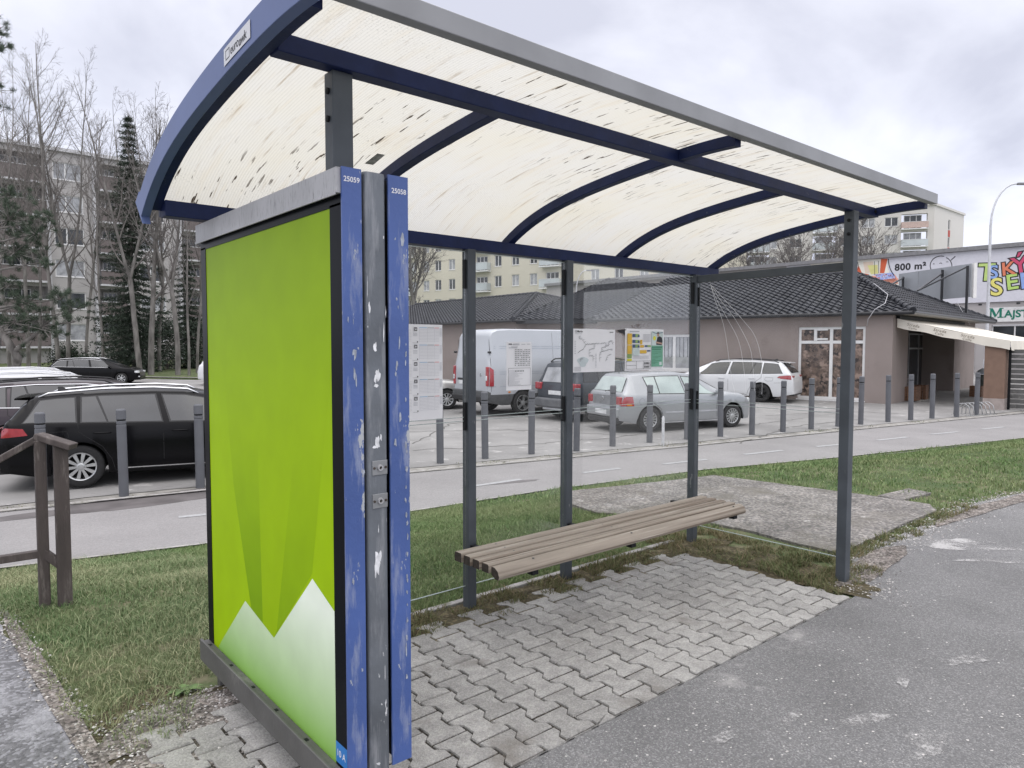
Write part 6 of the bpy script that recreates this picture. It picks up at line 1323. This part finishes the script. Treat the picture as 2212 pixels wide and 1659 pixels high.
    def wheel(s,x,sd):
        sp=s.sp; r=sp['r']; wd=.21; yo=sd*(s.tr); c=np.array([x,yo,r]); ax=np.array([0,sd,0.]); A=s.M[:3,:3]@ax; o=s.w(c)
        T_=MB(); rr=sp.get('rim',.66)*r
        T_.lathe(o,A,[(-wd,rr),(-wd,r*.93),(-wd+.03,r),(-.035,r),(-.008,r*.955),(0,r*.86),(-.006,rr*1.04),(-.02,rr)],40); t=T_.build('tyre',m_tyre,s.T,smooth=True,sharp=50)
        Rm=MB(); Rm.lathe(o,A,[(-.018,rr*1.03),(-.004,rr*1.0),(-.010,rr*.93),(-.06,rr*.90),(-.16,rr*.88)],36)
        n=sp.get('spk',10); up_=s.M[:3,:3]@np.array([0,0,1.]); fo=s.M[:3,:3]@np.array([1.,0,0])
        hub=.16*rr/.22*.22/.22
        Rm.lathe(o,A,[(-.05,rr*.30),(-.014,rr*.28),(-.006,rr*.18),(-.004,.001)],16)
        wv_=sp.get('spw',.30)
        for k in range(n):
            a=2*PI*k/n+.2; d=up_*math.cos(a)+fo*math.sin(a); q=-up_*math.sin(a)+fo*math.cos(a); w0=rr*wv_*.5*.6; w1=rr*wv_*.5
            if sp.get('pair') : 
                for e in (-1,1): Rm.hexa([o+A*zz+d*rad+q*(ww+e*rr*.07) for zz in (-.05,-.012) for rad,ww in ((rr*.22,-w0*.35),(rr*.22,w0*.35),(rr*.95,w1*.35+e*rr*.05),(rr*.95,-w1*.35+e*rr*.05))])
            else: Rm.hexa([o+A*zz+d*rad+q*ww for zz in (-.05,-.012) for rad,ww in ((rr*.22,-w0),(rr*.22,w0),(rr*.95,w1),(rr*.95,-w1))])
        Rm.build('rim',s.rimm,t,smooth=False)
        D=MB(); D.lathe(o,A,[(-.10,.001),(-.10,rr*.9),(-.17,rr*.9)],20); D.lathe(o,A,[(-.075,.001),(-.075,rr*.55),(-.09,rr*.55)],20); D.build('brake_disc',m_well,t)
def hd(ang): # heading in the picture frame: 0 = to the right across the view, 90 = straight away
    a=R(ang); r_=np.array([math.sin(YAW),-math.cos(YAW)]); return r_*math.cos(a)+fh*math.sin(a)
WAG=dict(W=.90,z0=.20,wb=2.63,r=.322,tum=.70,spk=10,spw=.25,pair=False,gap=.055,top=[(-1.06,.50),(-1.055,.72),(-1.02,.88),(-.95,1.02),(-.78,1.24),(-.66,1.37),(-.60,1.405),(-.3,1.44),(.3,1.475),(1.0,1.482),(1.45,1.46),(1.75,1.40),(2.15,1.21),(2.62,.98),(2.7,.965),(3.1,.90),(3.35,.80),(3.46,.66),(3.50,.5)],
 wid=[(-1.06,.70),(-1.03,.80),(-.9,.865),(-.5,.89),(0,.90),(2.6,.90),(3.1,.86),(3.35,.77),(3.5,.60)],belt=[(-1.05,1.0),(-.6,1.0),(.5,.965),(2.1,.93),(3.5,.86)])
m_black_c=paint('black_car_paint',(.003,.003,.004),.0,.2,.0)
m_black_c.node_tree.nodes['Principled BSDF'].inputs['Specular IOR Level'].default_value=.2; m_purp=paint('plum_car_paint',(.035,.024,.032),.5); m_white_c=paint('white_car_paint',(.64,.65,.67),.0,.3); m_silver=paint('silver_car_paint',(.38,.395,.415),.55,.33); m_slate=paint('slate_car_paint',(.05,.058,.072),.5); m_vanw=paint('silver_white_van_paint',(.47,.49,.525),.15,.35); m_sgrey=paint('warm_silver_paint',(.42,.42,.41),.4)
ESTATES='estate cars parked side by side behind the bollards'
def wagon(label,loc,head,body,sp=WAG,side=-1,chrome=False,rails=None,lo=None,group=None,rim=None,detail=True,glassm=None,spoiler=True):
    c=Car('estate_car',label,loc,head,sp,body,side=side,lower=lo,rimm=rim,glassm=glassm,group=group)
    c.win((-.72,-.05,-.08,-.52)); c.win((.03,.36,.20,.02),f1=.90); c.win((.385,1.12,1.02,.235)); c.win((1.25,2.26,1.78,1.13))
    c.endwin(2.50,1.78,.66,.58); c.endwin(-.97,-.68,.60,.52,name='rear_window')
    c.sidepatch('tail_light',m_red,[(-1.0,.80),(-.66,.83),(-.72,.93),(-.985,.95)],n=6,mm=3)
    c.box('tail_light',m_red,-1.052,-1.02,.46,.76,.82,.94); c.box('tail_light',m_red,-1.052,-1.02,-.76,-.46,.82,.94)
    c.box('number_plate',m_plate,-1.066,-1.05,-.26,.26,.70,.81,.003)
    if detail:
        c.seam([(-.02,.99),(-.02,.86),(.30,.62),(.42,.42),(.46,.26)]); c.seam([(1.14,.94),(1.14,.24)]); c.seam([(2.3,.93),(2.3,.65),(2.22,.28)]); c.seam([(.46,.25),(2.22,.25)])
        c.seam([(-.42,.86),(-.16,.87),(-.14,.78),(-.22,.74),(-.40,.75),(-.42,.86)],.006); c.seam([(-.95,.70),(-.45,.68)],.006)
        c.handle(.30,.83); c.handle(1.38,.82)
        c.sidepatch('sill_chrome',m_chrome,[(.55,.262),(2.15,.262),(2.15,.278),(.55,.278)],n=10,mm=1)
        c.box('bumper_strip',m_chrome,-1.075,-1.045,-.60,.60,.385,.405,.003); c.box('rear_bumper_trim',m_trim,-1.085,-.9,-.66,.66,.24,.37,.02)
    c.mirror(2.18,.98); 
    mt=m_chrome if rails is None else rails
    for sd in (-1,1):
        mb=MB(); y=lambda x: sd*(c.section(x)[9][1]-.035); pts=[c.w((x,y(x),c.zt(x,y(x))+dz)) for x,dz in ((-.55,.0),(-.42,.045),(.3,.05),(1.0,.05),(1.5,.045),(1.66,.0))]; mb.tube(pts,.018,6); mb.build('roof_rail',mt,c.T,smooth=True)
    mb=MB(); a=c.w((-.28,0,c.zt(-.28,0))); mb.hexa([c.w((x,y,c.zt(-.28,0)-.01+z)) for z,xx in ((0,0),(.075,1)) for x,y in ((-.38+.02*0,-.02*(1-xx)-.003),(-.22-.10*xx,-.02*(1-xx)-.003),(-.22-.10*xx,.02*(1-xx)+.003),(-.38+.02*0,.02*(1-xx)+.003))]); mb.build('fin_antenna',m_trim,c.T)
    if spoiler: mb=MB(); mb.grid([[c.w((x,y,c.zt(-.62,y)+dz)) for y in np.linspace(-.56,.56,7)] for x,dz in ((-.60,.012),(-.86,-.01),(-.87,-.035),(-.66,-.045))]); mb.build('spoiler',body,c.T,smooth=True,sharp=40)
    if chrome:
        f=lambda x,ff: min(float(c.belt(x)),float(c.top(x))-.03)+(float(c.top(x))-.05-float(c.belt(x)))*ff
        for sd in (-1,1):
            pts=[]
            for x,ff in [(2.2,.02),(1.2,.02),(0,.02),(-.72,.03),(-.80,.12),(-.70,.45),(-.55,.80),(-.42,.92),(.4,.94),(1.2,.94),(1.74,.93)]: z=f(x,ff); pts.append(c.w((x,sd*(c.ys(x,z)+.012),z)))
            mb=MB(); mb.tube(pts,.011,5); mb.build('chrome_window_line',m_chrome,c.T,smooth=True)
    return c
pw=lot(176,1060); hA=25
c0=wagon('black estate car with silver ten spoke wheels nearest to the railing','' if 0 else pw,hd(hA),m_black_c,group=ESTATES)
perp=hd(hA+90)
def off(k,al): return pw[:2]+perp*k+hd(hA)*al
wagon('plum estate car with chrome window line behind the nearest black one',off(3.1,-1.45),hd(hA),m_purp,chrome=True,rails=m_trim,group=ESTATES)
wagon('white estate car with dark roof rails third from the railing',off(5.9,-2.5),hd(hA),m_white_c,rails=m_white_c,group=ESTATES,detail=False)
wagon('white estate car fourth from the railing',off(8.7,-3.2),hd(hA),m_white_c,rails=m_white_c,group=ESTATES,detail=False)
wagon('white estate car farthest of the parked row at left edge',off(11.4,-6.0),hd(hA),m_white_c,rails=m_white_c,group=ESTATES,detail=False)
SUP=dict(WAG); SUP.update(wb=2.76,top=[(x*1.03 if x<0 else x*1.055,z*1.0) for x,z in WAG['top']],wid=[(x*1.03 if x<0 else x*1.055,w) for x,w in WAG['wid']],belt=[(x*1.05,z) for x,z in WAG['belt']],spk=7,pair=False)
pf=lot(262,831); f0=pf[:2]-hd(14)*2.35
cf=wagon('black estate car with chrome window line driving lane far behind the row',f0,hd(14),m_black_c,sp=SUP,chrome=True,rails=m_chrome)
cf.T.scale=(.84,.84,.84)
cf.box('headlight',m_clear,3.42,3.66,-.80,-.50,.62,.75,.03); cf.box('headlight',m_clear,3.42,3.66,.50,.80,.62,.75,.03); cf.box('fog_light',m_clear,3.6,3.69,-.70,-.55,.38,.44,.01)
# white estate parked by the mauve wall, facing left
wp_=lot(1642,871); wr=dict(SUP); wr.update(spk=5,pair=True)
cw=wagon('white estate car with black wheels parked along the mauve wall',wp_,hd(180-33),m_white_c,sp=wr,side=1,rails=m_trim,rim=m_trim)
mb=MB()
for sd in (-1,1): cw.sidepatch('tail_light',m_red,[(-1.02,.80),(-.55,.86),(-.62,.92),(-1.0,.96)],n=6,mm=3,sides=(sd,),off=.012)
# silver hatchback
HAT=dict(W=.865,z0=.20,wb=2.51,r=.30,tum=.72,spk=14,spw=.16,rim=.64,gap=.055,bw=.955,top=[(-.84,.42),(-.835,.62),(-.80,.70),(-.74,.92),(-.70,.96),(-.50,1.31),(-.42,1.385),(-.2,1.415),(.4,1.44),(.9,1.44),(1.25,1.405),(1.5,1.33),(2.2,.97),(2.32,.945),(2.8,.87),(3.05,.78),(3.2,.62),(3.28,.45)],
 wid=[(-.84,.62),(-.80,.74),(-.7,.81),(-.4,.85),(0,.865),(2.4,.865),(2.9,.83),(3.15,.73),(3.28,.55)],belt=[(-.84,.92),(0,.90),(1.0,.885),(2.2,.86),(3.3,.80)])
pr,pf=lot(1405,937),lot(1588,925); hg=(pf-pr)[:2]
G=Car('hatchback','silver five door hatchback with red tail lights seen through the glass',pr,hg,HAT,m_silver,glassm=m_cgl)
G.win((.02,.26,.20,-.10),f0=.06,f1=.88); G.win((.29,1.02,.92,.23),f0=.06,f1=.88); G.win((1.13,1.94,1.42,1.01),f0=.06,f1=.88)
G.endwin(2.12,1.40,.66,.58); G.endwin(-.69,-.49,.64,.54,name='rear_window')
G.seam([(.0,.90),(.02,.75),(.30,.55),(.40,.26)]); G.seam([(1.08,.88),(1.08,.24)]); G.seam([(2.0,.86),(1.98,.55),(2.0,.25)]); G.seam([(.42,.24),(2.0,.24)])
G.sidepatch('rub_strip',mat('silver_rub_strip',(.42,.43,.46),.45),[(.42,.445),(2.05,.445),(2.05,.485),(.42,.485)],n=10,mm=1,off=.012); G.sidepatch('sill_trim',mat('pale_sill',(.5,.51,.53),.4),[(.42,.205),(2.1,.205),(2.1,.235),(.42,.235)],n=10,mm=1,off=.008)
G.handle(.33,.74); G.handle(1.30,.735); G.mirror(1.98,.94,m_silver)
mb=MB(); 
for sd in (-1,): 
    y=G.ys(-.25,.74); mb.lathe(G.w((-.25,sd*(y+.002),.74)),G.M[:3,:3]@np.array([0,sd,0.]),[(0,.078),(.0015,.074)],24); mb.build('fuel_flap_ring',m_seam,G.B)
G.sidepatch('tail_light',m_red,[(-.79,.64),(-.47,.64),(-.50,.86),(-.72,.87)],n=5,mm=5,off=.008)
G.sidepatch('indicator',m_amber,[(-.66,.645),(-.52,.645),(-.54,.70),(-.66,.70)],n=2,mm=2,off=.012)
for sd in (-1,1):
    G.box('tail_light',m_red,-.81,-.70,min(sd*.52,sd*.76),max(sd*.52,sd*.76),.65,.86,.02)
G.box('rear_bumper',m_silver,-.885,-.72,-.72,.72,.36,.60,.04); G.box('bumper_valance',m_trim,-.86,-.70,-.70,.70,.20,.35,.03)
G.box('number_plate',m_plate,-.892,-.88,-.26,.26,.42,.53,.003); G.box('tailgate_panel',mat('silver_tailgate',(.25,.26,.275),.4,metal=.4),-.825,-.76,-.50,.50,.62,.89,.02)
mb=MB(); a=G.w((-.745,0,1.0)); mb.tube([G.w((-.74,.02,.955)),G.w((-.76,.0,.97)),G.w((-.68,-.30,1.02)),G.w((-.60,-.45,1.10))],.010,5); mb.build('rear_wiper',m_trim,G.T)
mb=MB(); mb.tube([G.w((-.35,0,1.40)),G.w((-.62,0,1.58))],.005,4); mb.build('aerial',m_trim,G.T)
G.box('headlight',m_clear,3.02,3.2,-.70,-.42,.60,.74,.03)
mb=MB(); mb.lathe(G.w((-.79,0,.80)),G.M[:3,:3]@np.array([-1.,0,0]),[(0,.001),(.045,.045),(.05,.03),(.05,.001)],16); mb.build('tailgate_badge',m_chrome,G.T)
# slate compact suv
SUV=dict(W=.90,z0=.26,wb=2.58,r=.335,tum=.78,spk=5,spw=.5,gap=.05,bw=.965,low=1,zlow=.45,top=[(-.80,.50),(-.79,.86),(-.76,1.0),(-.60,1.45),(-.52,1.57),(-.4,1.62),(.4,1.66),(1.1,1.655),(1.4,1.61),(1.65,1.50),(2.2,1.13),(2.3,1.10),(2.9,1.02),(3.15,.92),(3.3,.70),(3.38,.5)],
 wid=[(-.80,.76),(-.76,.83),(-.5,.88),(0,.90),(2.5,.90),(3.0,.85),(3.25,.76),(3.38,.6)],belt=[(-.8,1.06),(0,1.04),(2.2,1.0),(3.4,.95)])
py=lot(1292,913); Y=Car('compact_suv','dark slate compact utility car with grey bumper behind the silver hatchback',py,hd(36),SUV,m_slate,lower=mat('grey_bumper_plastic',(.12,.125,.135),.6))
Y.win((-.50,-.02,-.02,-.40),f1=.9); Y.win((.05,.95,.92,.05)); Y.win((1.05,1.95,1.55,1.03)); Y.endwin(2.14,1.58,.70,.62); Y.endwin(-.745,-.60,.62,.55,name='rear_window',m=m_wpane2)
for sd in (-1,1): Y.box('tail_light',m_red,-.825,-.62,min(sd*.60,sd*.875),max(sd*.60,sd*.875),.83,1.03,.03)
Y.box('number_plate',m_plate,-.825,-.80,-.26,.26,.70,.81,.003); Y.box('rear_bumper',MATS['grey_bumper_plastic'],-.89,-.70,-.82,.82,.34,.60,.05); Y.box('reflector',m_red,-.893,-.87,-.75,-.50,.50,.54,.004)
Y.box('skid_plate',m_silver,-.885,-.75,-.45,.45,.27,.34,.02); Y.mirror(2.02,1.08)
for sd in (-1,1): mb=MB(); mb.tube([Y.w((x,sd*.60,z)) for x,z in ((-.45,1.60),(-.3,1.68),(.8,1.71),(1.3,1.65))],.02,6); mb.build('roof_rail',m_trim,Y.T)
# van
VAN=dict(W=1.02,z0=.30,wb=3.0,r=.35,tum=.86,spk=5,spw=.30,pair=True,gap=.07,bw=.985,low=1,zlow=.62,zm=.9,top=[(-1.22,.62),(-1.215,1.2),(-1.20,1.6),(-1.08,2.32),(-1.0,2.44),(-.84,2.50),(-.4,2.525),(2.3,2.525),(2.6,2.48),(2.9,2.36),(3.55,1.52),(3.65,1.42),(3.92,1.22),(4.0,1.0),(4.03,.6)],
 wid=[(-1.22,.95),(-1.18,1.0),(-.9,1.02),(3.0,1.02),(3.6,.98),(3.9,.88),(4.03,.7)],belt=[(-1.02,1.38),(3.0,1.36),(4.0,1.2)])
pv=lot(1131,899); V=Car('van','large silver white panel van with dark lower panels behind the glass',pv,hd(34),VAN,m_vanw,cat='van',lower=mat('van_grey_cladding',(.075,.078,.082),.6))
for z in (1.93,1.99): V.sidepatch('crease_shade_strip',m_well if 0 else mat('van_crease_shade',(.33,.36,.41),.4),[(-1.0,z),(2.8,z),(2.8,z+.018),(-1.0,z+.018)],n=14,mm=1,off=.003)  # flat darker strips paint the shade of the body creases onto the side
for z in (1.20,1.26,.84): V.sidepatch('crease_shade_strip',MATS['van_crease_shade'],[(-1.05,z),(2.9,z),(2.9,z+.014),(-1.05,z+.014)],n=14,mm=1,off=.003)
V.seam([(1.1,2.42),(1.1,1.6),(1.1,.64)]); V.seam([(-1.12,2.2),(-1.12,.70)],.01)
for sd in (-1,1):
    V.sidepatch('tail_light',m_red,[(-1.19,.86),(-1.05,.86),(-1.05,1.33),(-1.18,1.42)],n=4,mm=6,off=.02,sides=(sd,)); V.box('tail_light',m_red,-1.25,-1.185,min(sd*.88,sd*.99),max(sd*.88,sd*.99),.86,1.42,.02); V.box('reversing_light',m_clear,-1.262,-1.24,min(sd*.89,sd*.975),max(sd*.89,sd*.975),1.02,1.16,.01)
    V.box('door_hinge',m_trim,-1.21,-1.13,min(sd*.93,sd*1.02),max(sd*.93,sd*1.02),1.80,1.86,.01)
V.box('number_plate',m_plate,-1.235,-1.22,.15,.67,.88,.99,.003); V.box('plate_recess',m_trim,-1.23,-1.212,.08,.75,1.0,1.06,.01); V.box('rear_step',m_trim,-1.34,-1.15,-.95,.95,.42,.56,.03); V.box('rear_bumper',MATS['van_grey_cladding'],-1.275,-1.1,-1.0,1.0,.50,.72,.04)
V.box('door_gap',m_seam,-1.222,-1.208,-.006,.006,.75,1.3,0); 
mb=MB(); mb.grid([[V.w((x-.012,-.006,z)),V.w((x-.012,.006,z))] for x,z in ((-1.215,1.2),(-1.2,1.6),(-1.14,1.95),(-1.08,2.32))]); mb.build('door_gap',m_seam,V.T)
V.box('badge',m_chrome,-1.23,-1.205,-.62,-.54,1.14,1.24,.01); V.box('side_marker',m_amber,-.55,-.48,-1.03,-1.01,.66,.70,.003); V.mirror(3.15,1.5,m_trim)
mb=MB(); add_text(mb,'UPV',.20,V.w((-.05,-(V.ys(.3,2.1)+.012),2.10)),V.M[:3,:3]@np.array([1.,0,0]),(0,0,1),nrm=V.M[:3,:3]@np.array([0,-1.,0])) if False else None
V.endwin(3.5,2.95,.86,.80)
V.sidepatch('side_window',m_cglass,[(2.30,1.42),(3.25,1.42),(2.85,2.0),(2.35,2.0)],n=6,mm=4)
# small silver car left of the van, nose to the right
SM=dict(HAT); SM.update(r=.31,spk=10,spw=.22)
ps=lot(966,886); K=Car('small_car','pale silver small car half hidden between the timetable and the van',ps[:2]-hd(12)*2.51,hd(12),SM,m_sgrey); K.win((.02,.26,.20,-.10),f1=.88); K.win((.29,1.02,.92,.23),f1=.88); K.win((1.13,1.94,1.42,1.01),f1=.88); K.endwin(2.12,1.40,.66,.58); K.mirror(1.98,.94); K.endwin(-.69,-.49,.64,.54,name='rear_window')
# sliver of a car beyond the poster case
K2p=lot(464,834); K2=Car('parked_car','white car just showing behind the left edge of the poster case',K2p,hd(5),HAT,m_white_c); K2.win((.29,1.02,.92,.23),f1=.88); K2.win((1.13,1.94,1.42,1.01),f1=.88); K2.endwin(-.69,-.49,.64,.54,name='rear_window'); K2.endwin(2.12,1.40,.66,.58)
